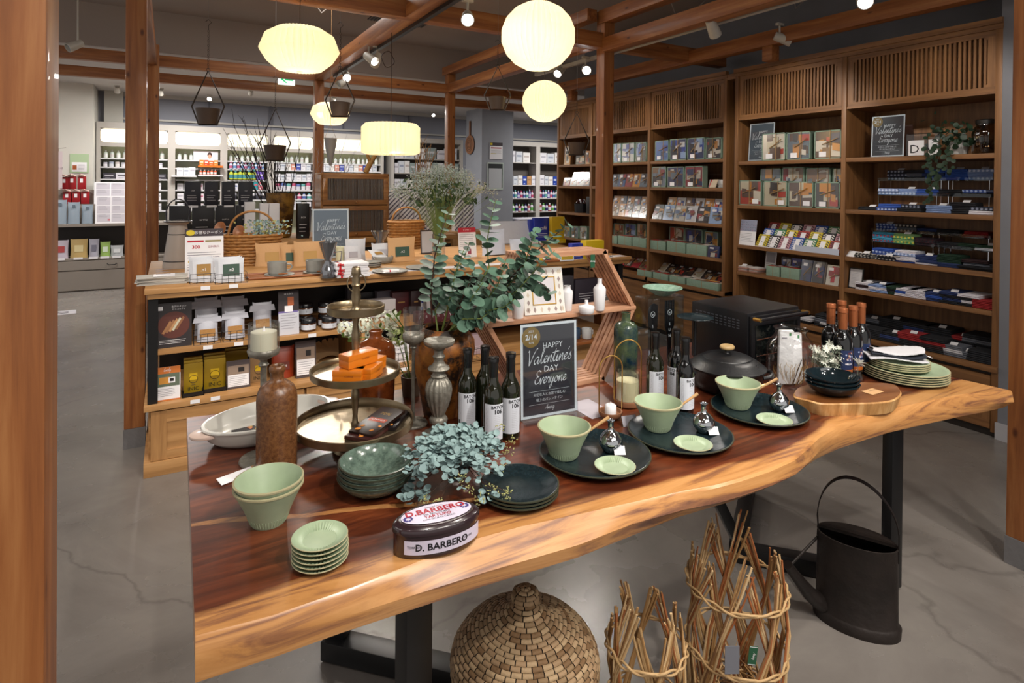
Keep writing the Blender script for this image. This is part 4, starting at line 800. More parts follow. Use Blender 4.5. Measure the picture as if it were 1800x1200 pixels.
for i in range(90):
    a, r = R.random() * 6.3, R.uniform(.01, .075); x, y = r * cos(a), r * sin(a); z = R.uniform(.03, .085)
    m.tube([(x * .5, y * .5, .008), (x, y, z), (x + R.uniform(-.01, .01), y + R.uniform(-.01, .01), z + .012)], .0007, mat('dry_grass', '#a98a55', .8), 3)
for i in range(3): m.tube([(-.03 + .03 * i, -.03, .01), (-.005 + .03 * i, -.05, .11 + .02 * i)], .0016, mat('dark_twig', '#3b2a22', .8), 5)
m.build('dried_grass', loc=p, label='dry grass tuft and dark twigs inside the big glass jar', cat='dried grass', kind='stuff')
# white flowers beside the jar
def petals(m, c, r, n, mt, up_=.4, seed=0):
    R = random.Random(seed); c = Vector(c)
    ax = Vector((R.uniform(-.7, .7), R.uniform(-1, .1), R.uniform(.3, 1))).normalized(); u = ax.cross(Vector((0, 0, 1))).normalized(); v = ax.cross(u)
    for i in range(n):
        a = 2 * pi * i / n + R.random() * .4; d = (u * cos(a) + v * sin(a)); s = ax.cross(d) * r * .17; e = c + d * r + ax * r * up_ * R.uniform(.3, 1.2)
        m.add([tuple(c), tuple(c + (e - c) * .5 + s + ax * r * .1), tuple(e), tuple(c + (e - c) * .5 - s + ax * r * .1)], [(0, 1, 2, 3)], mt)
FLW = mat('white_petal', '#d9dbcf', .6); LFG = mat('grey_green_leaf', '#6e7d6b', .6); p = Vector((2.245, 1.375, .74))
t = thing('white_flower_bunch', 'bunch of white star flowers beside the glass jar, one bloom standing in a tiny vase', 'flowers', p); m = MB(); g = MB(); R = random.Random(5)
for i in range(70):
    c = (R.uniform(-.075, .06), R.uniform(-.03, .05), R.uniform(.0, .14)); c = (c[0] - c[2] * .45 + .04, c[1], c[2]); petals(m, c, R.uniform(.012, .02), 9, FLW, .5, i); g.tube([(.02, .0, .005), (c[0] * .6, c[1], c[2] * .5), c], .001, LFG, 4)
    petals(g, (c[0] + .01, c[1] + .01, c[2] - .012), .022, 4, LFG, .3, i + 99)
m.build('petals', t, sm=0); m = MB(); petals(m, (.085, -.05, .072), .027, 13, FLW, .5, 2); m.build('single_bloom', t, sm=0); g.tube([(.085, -.05, .01), (.085, -.05, .072)], .001, LFG, 4).build('stems', t)
MB().lathe([(1e-4, .001), (.02, .001), (.022, .02), (.014, .034), (.013, .042), (.016, .046)], GLASS, 24, cap=False, c=(.085, -.05)).build('tiny_vase', t, sm=60)
MB().box(-.06, .06, -.02, .02, 0, .0008, mat('grey_tag_card', '')).build('flat_card', loc=(2.42, 1.43, .741), label='grey card lying flat between the red wine bottles and the plate stack', cat='card')

# ---------------------------------------------------------------- hexagonal slatted rack
t = thing('hexagonal_rack', 'hexagonal slatted teak display rack with a middle shelf', 'rack', (1.288, 1.88, .74)); YF, DP, N = -.07, .145, 6
HX = [(-.340, .268), (-.178, .0), (.178, .0), (.336, .268), (.178, .508), (-.178, .508)]
def slat_side(a, b, name, n=N, th=.016, ext=.0):
    m = MB(); a, b = Vector(a), Vector(b); d = (b - a).normalized(); nn = Vector((-d[1], d[0])) * th
    a, b = a - d * ext, b + d * ext; ax = 0 if abs(d[0]) > .9 else 2
    for i in range(n):
        y0 = YF + DP * i / n; y1 = y0 + DP / n * .66; P = [a, b, b + nn, a + nn]
        m.add([(q[0], y, q[1]) for y in (y0, y1) for q in P], [(0, 1, 2, 3), (7, 6, 5, 4), (0, 4, 5, 1), (1, 5, 6, 2), (2, 6, 7, 3), (3, 7, 4, 0)], SLAT[ax])
    return m.build(name, t)
slat_side(HX[0], HX[1], 'slatted_side'); slat_side(HX[1], HX[2], 'slatted_side'); slat_side(HX[2], HX[3], 'slatted_side'); slat_side(HX[3], HX[4], 'slatted_side'); slat_side(HX[4], HX[5], 'slatted_side', ext=.012); slat_side(HX[5], HX[0], 'slatted_side')
MB().box(-.335, .335, YF - .002, YF + DP, .262, .276, SLAT[0]).build('middle_shelf', t, bevel=.0015)
ZS = .74 + .2765; PORC = mat('white_porcelain', '#dcdcdf', .25, coat=.2)
def cer(name, label, px, py, prof, cat='bottle', group='white ceramics on the rack'):
    p = onz(px, py, ZS); t = thing(name, label, cat, (p.x, p.y + .015, ZS), group=group); MB().lathe(prof, PORC, 32, cap=False).build('body', t, sm=60)
cer('ceramic_bottle', 'white ceramic bottle at the left end of the rack shelf', 914, 560, [(1e-4, 0), (.019, 0), (.0205, .003), (.024, .08), (.022, .086), (.012, .094), (.0105, .102), (.0115, .104), (.009, .104)])
cer('ceramic_bottle', 'short white ceramic bottle directly right of the photo frame', 1001, 547, [(1e-4, 0), (.016, 0), (.0175, .003), (.022, .07), (.02, .077), (.0125, .084), (.012, .094), (.014, .096), (.010, .096)])
cer('ceramic_bottle', 'narrow-necked white ceramic bottle at the right end of the rack shelf', 1058, 546, [(1e-4, 0), (.018, 0), (.0195, .003), (.0245, .08), (.022, .088), (.01, .1), (.0085, .106), (.0085, .122), (.007, .122)])
cer('ceramic_pot', 'low white ceramic pot with a thin stick, between two white bottles', 1035, 552, [(1e-4, 0), (.024, 0), (.028, .004), (.0305, .024), (.028, .029), (.009, .033), (.0065, .036), (.0065, .050), (1e-4, .05)], 'pot')
p = onz(961, 553, ZS); t = thing('photo_frame', 'white inlaid photo frame with gold inner border and diamond pattern on the rack', 'picture frame', (p.x, p.y + .012, ZS), radians(-9), rx=radians(-13)); w, h, f = .082, .172, .034
IV = mat('bone_inlay', '#d8d6d0', .4); m = MB().box(-w, w, -.006, .006, 0, h, IV)
for i in range(6):
    for (x, z) in ((-w + .012 + i * .0285, .017), (-w + .012 + i * .0285, h - .017), (-w + .017, .017 + i * .0275), (w - .017, .017 + i * .0275)):
        m.add([(x - .006, -.0063, z), (x, -.0063, z - .011), (x + .006, -.0063, z), (x, -.0063, z + .011)], [(0, 1, 2, 3)], C(['#a99b92', '#8f7f7c', '#c2b7a6'][i % 3]))
m.build('frame', t, sm=0); a, b = w - f, h - f
MB().box(-a, a, -.008, -.006, f, f + .004, GOLD).box(-a, a, -.008, -.006, b - .004, b, GOLD).box(-a, -a + .004, -.008, -.006, f, b, GOLD).box(a - .004, a, -.008, -.006, f, b, GOLD).build('gold_border', t)
MB().box(-a + .004, a - .004, -.0068, -.006, f + .004, b - .004, mat('frame_paper', '#cfccd0', .5)).text('Thank you', .014, GREY, (0, -.0069, (f + b) / 2)).build('paper', t, sm=0)
m = MB().at((1.392, 1.795, 1.235)).box(-.010, .010, -.0008, .0008, -.05, 0, mat('green_tag', '#1d4f35', .5)).tube([(0, 0, -.002), (0, .0, .02)], .0006, TWINE, 4); m.text('Aming', .009, WINK, (0, -.001, -.025)); m.at()
m.build('hang_tag', label='small dark green tag hanging from the top of the hexagonal rack', cat='tag')
# poster in front
p0_, p1_ = T(917, 738, .745), T(1013, 721, .745); c = (p0_ + p1_) / 2
poster('valentine_sign', 'dark Valentine poster in a clear upright stand between the wine bottles and candles', (c.x, c.y, .7445), .208, .302, atan2(p1_.y - p0_.y, p1_.x - p0_.x), radians(-2))
MB().box(-.05, .05, -.09, .06, 0, .0006, mat('lilac_paper', '#b9b3bd', .5)).build('paper_sheet', loc=(1.24, 1.62, .7405), label='pale sheet of paper lying on the table right of the Valentine poster', cat='paper')

# ---------------------------------------------------------------- vase, branches, flowers
def rust(name, a, b_, c_):
    m, n, l, b = nodes(name); tc = n.new('ShaderNodeTexCoord'); t = n.new('ShaderNodeTexNoise'); t.inputs['Scale'].default_value = 9; t.inputs['Detail'].default_value = 8; t.inputs['Roughness'].default_value = .72
    r = ramp(n, [(.44, a), (.53, b_), (.7, c_)]); l.new(tc.outputs['Object'], t.inputs['Vector']); l.new(t.outputs[0], r.inputs[0]); l.new(r.outputs[0], b.inputs['Base Color']); b.inputs['Roughness'].default_value = .45
    bp = n.new('ShaderNodeBump'); bp.inputs['Strength'].default_value = .3; bp.inputs['Distance'].default_value = .004; l.new(t.outputs[0], bp.inputs['Height']); l.new(bp.outputs[0], b.inputs['Normal']); return m
RUST = rust('rust_gold_patina', '#26170d', '#8d531c', '#b3742c'); q = onz(779, 574, 1.028); VC = Vector((q.x, q.y, .74))
t = thing('patina_vase', 'large rust-gold vase with black patina, holding eucalyptus branches', 'vase', VC)
MB().lathe([(1e-4, 0), (.058, 0), (.062, .005), (.078, .09), (.096, .17), (.1055, .215), (.103, .245), (.088, .268), (.070, .280), (.067, .288), (.064, .289), (.060, .28), (.085, .255), (.09, .2), (.055, .01), (1e-4, .01)], RUST, 56, cap=False).build('body', t, sm=60)
EUC = mat('eucalyptus_leaf', '#4b6a58', .55, var=.22, vscale=14); EUB = mat('blue_eucalyptus_leaf', '#7f9898', .7, var=.16, vscale=25); STEM = mat('brown_stem', '#4a2c1f', .6); GST = mat('green_stem', '#6c7a3c', .6); SEED = mat('seed_pod', '#a6a66a', .6)
def leaf(m, c, d, nrm, r, mt, asp=.85, cup=.15):
    d = Vector(d).normalized(); s = d.cross(nrm).normalized(); nn = s.cross(d).normalized(); c = Vector(c); vs = [tuple(c + d * r)]; k = 10
    for i in range(k):
        a = 2 * pi * i / k; x, y = cos(a), sin(a); q = c + d * (r + r * x) + s * r * asp * y * (1 if x < .5 else .9) + nn * r * cup * (x * x * .5 + y * y); vs.append(tuple(q))
    m.add(vs, [(0, i + 1, (i + 1) % k + 1) for i in range(k)], mt)
def D_(px, py, dd=0): return EYE + ray(px, py) * (dep(VC) + dd)
t = thing('eucalyptus_branches', 'eucalyptus branches with round green leaves rising from the rust-gold vase', 'branches', VC); m = MB(); s = MB(); R = random.Random(11)
BR = [[(760, 570, 0), (757, 520, -.03), (764, 450, -.05), (775, 410, -.05), (790, 370, -.04)], [(775, 590, 0), (790, 530, -.04), (800, 480, -.08), (815, 440, -.08)], [(785, 590, 0), (830, 520, 0), (860, 470, -.02), (855, 430, 0), (862, 390, 0), (872, 350, 0)],
      [(790, 590, 0), (850, 540, .02), (905, 480, .04), (945, 440, .05), (985, 405, .06), (1000, 390, .06)], [(792, 592, .0), (860, 545, -.04), (910, 510, -.06), (945, 470, -.08), (975, 440, -.09)], [(790, 590, 0), (850, 535, -.08), (875, 500, -.1), (890, 455, -.12)],
      [(775, 590, 0), (800, 550, -.08), (820, 510, -.1), (835, 470, -.12)], [(782, 590, 0), (840, 550, -.10), (885, 540, -.14), (905, 525, -.15)], [(770, 590, 0), (765, 545, .02), (790, 500, .03), (815, 455, .04), (826, 425, .03)], [(790, 590, 0), (880, 520, .08), (920, 470, .1), (930, 440, .1)],
      [(780, 590, 0), (815, 560, -.12), (845, 560, -.14), (862, 548, -.14)], [(792, 592, .02), (865, 535, .05), (920, 470, .04), (935, 425, .02), (942, 405, .0)], [(790, 590, .02), (880, 530, 0), (935, 490, -.03), (955, 500, -.04), (968, 520, -.05)], [(788, 590, 0), (832, 520, -.15), (850, 495, -.16)]]
for bi, br in enumerate(BR):
    P = [D_(*q) - VC for q in br]; s.tube(P, [.0035 - .0025 * i / (len(P) - 1) for i in range(len(P))], STEM if bi % 3 == 0 else GST, 6)
    for i in range(1, len(P)):
        a, b = P[i - 1], P[i]; L = (b - a).length; n = max(2, int(L / .020))
        for k in range(n):
            u = (k + .5) / n; c = a.lerp(b, u)
            if i == 1 and (u < .8 or br[0][0] == 760 and u < .9): continue
            ax = (b - a).normalized(); an = R.random() * 3.14
            for sgn in (1, -1):
                o = ax.cross(Vector((cos(an), sin(an), .2))).normalized() * sgn; last = (i == len(P) - 1); r = R.uniform(.017, .0245) * (.72 if last else 1)
                leaf(m, c, o + ax * .35 + Vector((0, 0, -.15)), Vector((R.uniform(-.4, .4), -.55, 1)), r, EUC, R.uniform(.8, 1))
s.build('stems', t, sm=60); m.build('leaves', t, sm=60)
# blue-green bouquet lying on the table
BC = T(803, 838, .765); BC.z = .74; t = thing('eucalyptus_bouquet', 'dusty blue-green eucalyptus bouquet with pale seed sprigs lying on the table', 'bouquet', BC); m = MB(); s = MB(); g = MB(); R = random.Random(21)
rgt = Vector((rt[0], rt[1], 0)).normalized(); fwd = Vector((fw[0], fw[1], 0)).normalized()
for i in range(120):
    a = R.uniform(0, 2 * pi); L = R.uniform(.35, 1); e = rgt * (.118 * L * cos(a)) + fwd * (.135 * L * sin(a)); h = .095 * sqrt(max(0, 1 - (.85 * L) ** 2)) + .012
    P = [Vector((0, 0, .02)), e * .5 + Vector((0, 0, h * .8 + .02)), e + Vector((0, 0, h))]; s.tube(P, .0012, STEM, 4)
    for k in range(6):
        c = (P[0].lerp(P[1], k / 2.5) if k < 2.5 else P[1].lerp(P[2], (k - 2.5) / 2)) + Vector((0, 0, .012))
        for q in range(3): leaf(m, c + Vector((R.uniform(-.01, .01), R.uniform(-.01, .01), R.uniform(-.006, .012))), Vector((R.uniform(-1, 1), R.uniform(-1, 1), R.uniform(-.2, .5))), Vector((R.uniform(-.5, .5), R.uniform(-.8, .3), 1)), R.uniform(.006, .0098), EUB, .85, .25)
for px, py in ((725, 868), (716, 885), (740, 880), (722, 850), (860, 880), (740, 835)):
    q = T(px, py, .755) - BC
    for k in range(8): leaf(m, q + Vector((R.uniform(-.012, .012), R.uniform(-.012, .012), R.uniform(0, .02))), Vector((R.uniform(-1, 1), R.uniform(-1, 1), .2)), Vector((0, -.5, 1)), .010, EUB, .85, .25)
for px, py, z in ((865, 775, .81), (893, 795, .79), (900, 775, .79), (880, 750, .81), (885, 870, .77), (896, 868, .77), (862, 795, .80), (745, 880, .77), (770, 885, .78), (822, 860, .80), (842, 880, .77), (880, 822, .78), (862, 858, .79), (845, 800, .83), (812, 840, .82)):
    q = T(px, py, z) - BC; g.tube([q * .45 + Vector((0, 0, .03)), q], .0008, STEM, 4)
    for k in range(16): c = q + Vector((R.uniform(-.012, .012), R.uniform(-.012, .012), R.uniform(-.008, .01))); d = Vector((R.uniform(-1, 1), R.uniform(-1, 1), R.uniform(-.3, 1))).normalized() * .006; g.tube([c, c + d * .6, c + d], [.0004, .0016, .0006], SEED, 5)
s.build('stems', t); m.build('leaves', t, sm=60); g.build('seed_sprigs', t)
# brown jug and white flowers behind the tray
t = thing('brown_jug', 'squat glossy brown jug with short neck behind the tiered tray', 'jug', (.618, 2.0, .74))
MB().lathe([(1e-4, 0), (.06, 0), (.064, .006), (.067, .10), (.068, .17), (.064, .195), (.05, .214), (.028, .224), (.0215, .229), (.0205, .240), (.024, .246), (.0235, .252), (.018, .253), (.016, .24)], stone('amber_glaze', '#5d2c12', '#8e4a22', 20, .12), 44, cap=False).build('body', t, sm=60)
HY = mat('hydrangea_petal', '#d5d9c6', .6, var=.08, vscale=60); HY2 = mat('green_hydrangea_petal', '#b6c47f', .6); LG = mat('fresh_leaf', '#5f7d33', .5)
t = thing('white_hydrangeas', 'cream and lime hydrangea heads in a low pot behind the brown jug', 'flowers', (.755, 2.02, .74)); m = MB(); R = random.Random(8); base = Vector((.755, 2.02, .74))
for px, py, r_, mt in ((607, 577, .03, HY), (640, 570, .032, HY), (672, 565, .038, HY), (690, 560, .03, HY), (700, 592, .034, HY2), (655, 590, .028, HY), (684, 580, .035, HY), (622, 588, .022, HY)):
    c = EYE + ray(px, py) * (dep((.68, 2.06, .9)) + .05) - base
    for i in range(70):
        d = Vector((R.gauss(0, 1), R.gauss(0, 1), R.gauss(0, 1))).normalized(); q = c + d * r_ * R.uniform(.8, 1.05); u = d.cross(Vector((.3, .2, 1))).normalized() * .0075; v = d.cross(u)
        m.add([tuple(q + u), tuple(q + v * 1), tuple(q - u), tuple(q - v)], [(0, 1, 2, 3)], mt)
m.build('petals', t, sm=0); m = MB(); s = MB()
for px, py in ((690, 548), (697, 556), (686, 556), (603, 592), (612, 600), (668, 575)):
    c = EYE + ray(px, py) * dep((.70, 2.0, .9)) - base; leaf(m, c, (R.uniform(-1, 1), -.5, R.uniform(.2, 1)), Vector((0, -1, .3)), .014, LG, .4); s.tube([(0, 0, .04), c * .5 + Vector((0, 0, .1)), c], .0015, LG, 5)
m.build('leaves', t); s.build('stems', t); MB().lathe([(1e-4, 0), (.03, 0), (.037, .07), (.034, .07), (.03, .01)], C('#5a4a3c', .6), 28, cap=False).build('pot', t)

# ---------------------------------------------------------------- on the floor
def coil_basket():
    t = thing('lidded_basket', 'big round coiled basket with a domed knob lid under the table front', 'basket', (.784, 1.272, 0)); t.scale = (1.0, 1.0, .955)
    INN = mat('dark_stitching', '#1b1512', .8)
    body = [(.15, .01), (.162, .05), (.172, .1), (.178, .16), (.180, .22), (.180, .27), (.178, .30)]
    lid = [(.184, .30), (.185, .322), (.180, .345), (.168, .365), (.150, .385), (.128, .400), (.104, .412), (.08, .423), (.060, .434), (.044, .446), (.034, .458), (.031, .470), (.033, .481), (.030, .492), (.02, .499), (.008, .502)]
    for nm, prof in (('body', body), ('lid', lid)):
        L = [0]
        for a, b in zip(prof, prof[1:]): L.append(L[-1] + hypot(b[0] - a[0], b[1] - a[1]))
        n = int(L[-1] / .0115); m = MB(); m.lathe([(max(1e-4, r - .004), z - .001) for r, z in prof], INN, 40, cap=True)
        tones = [mat('seagrass_%d' % i, c, .75, bump=.3, bscale=120) for i, c in enumerate(('#94795a', '#82694b', '#a38a69', '#735739'))]; R = random.Random(2)
        for j in range(n + 1):
            s_ = L[-1] * j / n; k = max(i for i in range(len(L)) if L[i] <= s_ + 1e-9); k = min(k, len(prof) - 2); u = (s_ - L[k]) / (L[k + 1] - L[k])
            r = prof[k][0] * (1 - u) + prof[k + 1][0] * u; z = prof[k][1] * (1 - u) + prof[k + 1][1] * u
            tx, tz = (prof[k + 1][0] - prof[k][0]), (prof[k + 1][1] - prof[k][1]); q = hypot(tx, tz); nx, nz = tz / q, -tx / q; cnt = max(6, int(2 * pi * r / .025)); off = R.random() * .1 + j * .55
            for i in range(cnt):
                a0 = 2 * pi * (i + off) / cnt; da = 2 * pi / cnt * .9; vs = []
                for st in range(3):
                    a = a0 + da * st / 2; bul = 1 if st == 1 else .72
                    for c_, h_ in ((-1, 0), (-.55, .75), (.55, .75), (1, 0)):
                        rr = r + nx * .0052 * h_ * bul + tx / q * .0056 * c_; zz = z + nz * .0052 * h_ * bul + tz / q * .0056 * c_; vs.append((rr * cos(a), rr * sin(a), zz))
                m.add(vs, [(st * 4 + c_, st * 4 + 4 + c_, st * 4 + 5 + c_, st * 4 + 1 + c_) for st in range(2) for c_ in range(3)], tones[R.choice((0, 0, 1, 2, 0, 2, 3))])
        m.build(nm, t, sm=60)
coil_basket()
TWT = [mat('twig_%d' % i, c, .6, bump=.2, bscale=90) for i, c in enumerate(('#a07a4c', '#b8976a', '#7d5836', '#c9ab80', '#94562c'))]
def twig_vase(label, c, r, H, K, seed, rings, n=7):
    t = thing('twig_vase', label, 'vase', c); R = random.Random(seed)
    for k in range(K):
        for sg in (1, -1):
            m = MB(); a0 = 2 * pi * k / K; da = sg * pi / K * 1.15; hh = H * R.uniform(.9, 1.08)
            for i in range(n):
                j1, j2, j3 = (R.uniform(-.07, .07) for _ in range(3)); zt = hh * R.uniform(.93, 1.05); P = []
                for u in (0, .3, .62, .85, 1):
                    a = a0 + j1 * (abs(u - .62) * 1.8 + .15) * 3 + da * (u - .62) * 2.2; rr = r * (1.02 + .10 * sin(pi * u) - .12 * abs(u - .6)) + .006 * sg + R.uniform(-.003, .003)
                    P.append((rr * cos(a), rr * sin(a), .004 + zt * u))
                w_ = R.uniform(.0024, .0042); m.tube(P, [w_, w_, w_ * .95, w_ * .9, w_ * .85], TWT[R.choice((0, 1, 3, 1, 2, 0, 4))], 6)
            m.build('twig_bundle', t, sm=60)
    for z in rings:
        for w in range(2): MB().tube([((r * (1.05 if z > .2 * H else 1) + .012 + .004 * sin(9 * a + w * 3)) * cos(a), (r * 1.05 + .012 + .004 * sin(9 * a + w * 3)) * sin(a), z + .006 * sin(6 * a + w * 2.5)) for a in [2 * pi * i / 60 for i in range(60)]], .0032, TWT[1], 6, closed=True).build('binding_ring', t, sm=60)
    m = MB()
    for i in range(60): a = R.random() * 6.28; b = a + R.uniform(1, 2.4); q = r * R.uniform(.5, .92); m.tube([(q * cos(a), q * sin(a), R.uniform(.01, .09)), (q * .8 * cos((a + b) / 2), q * .8 * sin((a + b) / 2), R.uniform(.02, .1)), (q * cos(b), q * sin(b), R.uniform(.01, .09))], .0025, TWT[R.choice((0, 1, 2))], 5)
    m.build('woven_bottom', t, sm=60)
twig_vase('large openwork vase of bound twigs on the floor with tags hanging on it', (1.405, 1.135, 0), .118, .47, 7, 1, (.37, .20, .04), 9)
twig_vase('small openwork vase of bound twigs beside the coiled basket', (1.087, 1.16, 0), .086, .40, 6, 4, (.30, .14, .03), 8)
p = EYE + ray(1287, 1150) * (dep((1.405, 1.135, .3)) - .16)
t = thing('store_tag', 'dark green Aming tag clipped on the large twig vase', 'tag', (0, 0, 0)); t.location = EYE + ray(1323, 1152) * (dep((1.405, 1.135, .3)) - .165); t.rotation_euler = (0, radians(7), radians(-28))
MB().box(-.011, .011, -.0008, .0008, -.024, .024, mat('green_tag', '')).box(-.010, .010, -.001, -.0008, -.023, -.022, WINK).box(-.010, .010, -.001, -.0008, .022, .023, WINK).build('card', t); m = MB(); script(m, 'Aming', (0, 0, 0), .0042, WINK); m.v = [(z * 1, y - .0012, -x) for x, y, z in m.v]; m.build('lettering', t, sm=0)
MB().at(tuple(p), radians(-28)).box(-.019, .019, -.0008, .0008, -.05, .022, mat('grey_hang_tag', '#6f7078', .6)).tube([(.008, 0, .018), (.014, 0, .04)], .0007, TWINE, 4).at().build('hang_tag', label='plain grey tag hanging beside the green tag on the large twig vase', cat='tag')
# watering can
GAL = mat('rusted_dark_zinc', '#221b18', .5, .35, bump=.3, bscale=30, var=.45, vscale=9); ax = radians(-62)
t = thing('watering_can', 'old dark rusty oval watering can on the floor near the right table leg', 'watering can', (2.055, 1.165, 0), ax); A, B = .124, .078
MB().lathe([(1e-4, .004), (A + .008, .0), (A + .010, .03), (A + .003, .036), (A, .04), (A - .003, .29), (A - .001, .296), (A - .006, .297), (A - .008, .28), (A - .006, .05), (1e-4, .05)], GAL, 56, sy=B / A, cap=False).build('body', t, sm=50)
pts = [((A - .003) * cos(a), (B - .003) * sin(a)) for a in [radians(2) + radians(176) * i / 40 for i in range(41)]]
MB().prism(pts, .293, .300, GAL, [(x * .97, y * .95) for x, y in pts]).prism([(x * .97, y * .95) for x, y in pts], .300, .304, GAL, [(x * .8, y * .8) for x, y in pts]).build('half_cover', t)
def strap(m, P, w, th, mt):                          # flat band along a curve in the x-z plane
    vs = []; k = len(P)
    for i, (x, z) in enumerate(P):
        dx, dz = P[min(i + 1, k - 1)][0] - P[max(i - 1, 0)][0], P[min(i + 1, k - 1)][1] - P[max(i - 1, 0)][1]; q = hypot(dx, dz); nx, nz = -dz / q * th, dx / q * th
        vs += [(x - nx, -w, z - nz), (x - nx, w, z - nz), (x + nx, w, z + nz), (x + nx, -w, z + nz)]
    f = [(i * 4 + j, i * 4 + (j + 1) % 4, i * 4 + 4 + (j + 1) % 4, i * 4 + 4 + j) for i in range(k - 1) for j in range(4)]; return m.add(vs, f + [(0, 1, 2, 3)[::-1], tuple(4 * k - 4 + j for j in range(4))], mt)
H = [(A - .02 if i == 0 else 0, 0) for i in range(1)]
P = [(A * .97, .25), (A * .98, .32)] + [(.0 + A * .98 * cos(a) + .0, .33 + .165 * sin(a) * (1 + .12 * cos(a) * -1)) for a in [radians(5) + radians(172) * i / 22 for i in range(23)]] + [(-A * .96, .31), (-A * .97, .27)]
strap(MB(), P, .011, .0016, mat('dark_iron_strap', '#1a1414', .4, .6)).build('handle', t, sm=40)
MB().tube([(-A * .80, -.035, .05), (-A * 1.1, -.07, .09), (-A * 1.45, -.12, .17), (-A * 1.6, -.145, .21)], [.030, .024, .017, .015], GAL, 16).build('spout', t, sm=60)
MB().tube([(-A * 1.55, -.14, .205), (-A * .95, -.01, .265)], .0045, GAL, 8).build('brace', t)
MB().lathe([(.012, 0), (.018, .002), (.012, .004)], GAL, 16).build('ring', t)
# ---------------------------------------------------------------- goods on the shop counter
def spanx(px0, px1, pyb, pyt, z):                 # base centre, width and height of something seen between px0..px1 facing -Y
    p = onz((px0 + px1) / 2, pyb, z); a = ony(px0, pyb, p.y).x; b = ony(px1, pyb, p.y).x; return Vector(((a + b) / 2, p.y, z)), b - a, up(p, pyt) - z
def card(name, label, s, art, cat='sign', group=None, tilt=-.12, th=.0015, rz=0, mt=None, foot=True):
    p, w, h = s; t = thing(name, label, cat, p, rz, group, rx=tilt)
    MB().box(-w / 2, w / 2, 0, th, 0, h, mt or WHITE).build('card', t, sm=0)
    if foot: MB().at((0, 0, 0), 0, -tilt).box(-w / 2, w / 2, 0, .05, -.0004, .001, ACRYL).at().build('acrylic_foot', t, sm=0)
    m = MB(); art(m, w, h); m.build('print', t, sm=0); return t
def Q(m, w, h, x0, x1, z0, z1, mt, y=-.0004): return m.quad((x0 * w - w / 2, y, z0 * h), (x1 * w - w / 2, y, z0 * h), (x1 * w - w / 2, y, z1 * h), (x0 * w - w / 2, y, z1 * h), mt)
def L(m, w, h, x0, x1, z, n, dz=.05, mt=None, th=.012): return m.lines(x0 * w - w / 2, x1 * w - w / 2, z * h, dz * h, n, th * h, mt or GREY, y=-.0008)
PLUM = mat('plum_print', '#3a3036', .5); YEL = mat('yellow_print', '#d8bf23', .5); REDP = mat('red_print', '#b52433', .5); TOPZ = .9505
def a_coupon(m, w, h):
    Q(m, w, h, 0, 1, .84, 1, PLUM); m.at((-w * .36, -.0012, h * .92)).add([(.02 * w / .2 * 1.1 * cos(2 * pi * i / 24), 0, .016 * w / .2 * sin(2 * pi * i / 24)) for i in range(24)], [tuple(range(24))], YEL).at()
    m.text('お得なクーポン', h * .075, WINK, (w * .1, -.001, h * .915)); Q(m, w, h, .06, .48, .72, .76, REDP); Q(m, w, h, .52, .94, .72, .76, C('#8f8150')); m.text('300', h * .1, REDP, (-w * .22, -.001, h * .62), bold=.0006).text('送料無料', h * .055, C('#b07a86'), (w * .24, -.001, h * .62))
    Q(m, w, h, .08, .6, .30, .34, C('#c7a63c')); L(m, w, h, .06, .94, .5, 3); L(m, w, h, .06, .9, .25, 3)
card('coupon_sign', 'coupon sign with dark header and 300 in red, standing at the left of the counter', spanx(325, 393, 486, 402, TOPZ), a_coupon)
# newspaper stack
p = onz(285, 499, TOPZ)
for i in range(7):
    t = MB().at((0, 0, 0), random.uniform(-.12, .1)).box(-.115, .115, -.07, .07, 0, .005, mat('newsprint_%d' % (i % 3), ('#b3aea6', '#9f9a93', '#c1bdb5')[i % 3], .85)).at((0, 0, 0)); 
    t.build('newspaper', bevel=.001, loc=(p.x + random.uniform(-.01, .012), p.y + .05 + random.uniform(-.008, .008), TOPZ + .0055 * i), label='folded newspaper, number %s from below in the pile at the counter\'s left end' % ORD[i], cat='newspaper', group='pile of newspapers')
MB().box(-.05, .05, -.05, .05, 0, .0015, WHITE).lines(-.04, .04, .03, .012, 4, .002, GREY).build('leaflet', loc=(p.x + .01, p.y + .05, TOPZ + .0398), label='white leaflet lying on top of the newspaper pile', cat='leaflet')
# enamel jug with bail handle
PEW = mat('taupe_enamel', '#a59b92', .35, 0); NAVR = mat('dark_rim', '#23232a', .35); p, w, h = spanx(285, 340, 474, 391, TOPZ); r = w / 2
t = thing('enamel_jug', 'tall tapered taupe enamel jug with arched dark handle behind the coupon sign', 'jug', (p.x + .0, p.y + .12, TOPZ))
MB().lathe([(1e-4, 0), (r, 0), (r, .012 * h / .3), (r * .96, h * .16), (r * .68, h * .72), (r * .60, h * .93), (r * .92, h), (r * .88, h), (r * .55, h * .93)], PEW, 44, cap=False).build('body', t, sm=50)
for q, k in ((h * .155, .975), (h * .725, .675)): MB().tube([(r * k * cos(a), r * k * sin(a), q) for a in [2 * pi * i / 36 for i in range(36)]], .003, NAVR, 6, closed=True).build('dark_band', t)
MB().tube([(r * .92 * cos(a), r * .92 * sin(a), h) for a in [2 * pi * i / 36 for i in range(36)]], .004, NAVR, 6, closed=True).build('dark_rim', t)
MB().tube([(-r * .7, 0, h * .97)] + [(-r * .78 * cos(a) * 1.0, 0, h * 1.15 + r * 1.15 * sin(a)) for a in [pi * i / 14 for i in range(15)]] + [(r * .7, 0, h * .97)], .004, NAVR, 8).build('bail_handle', t)
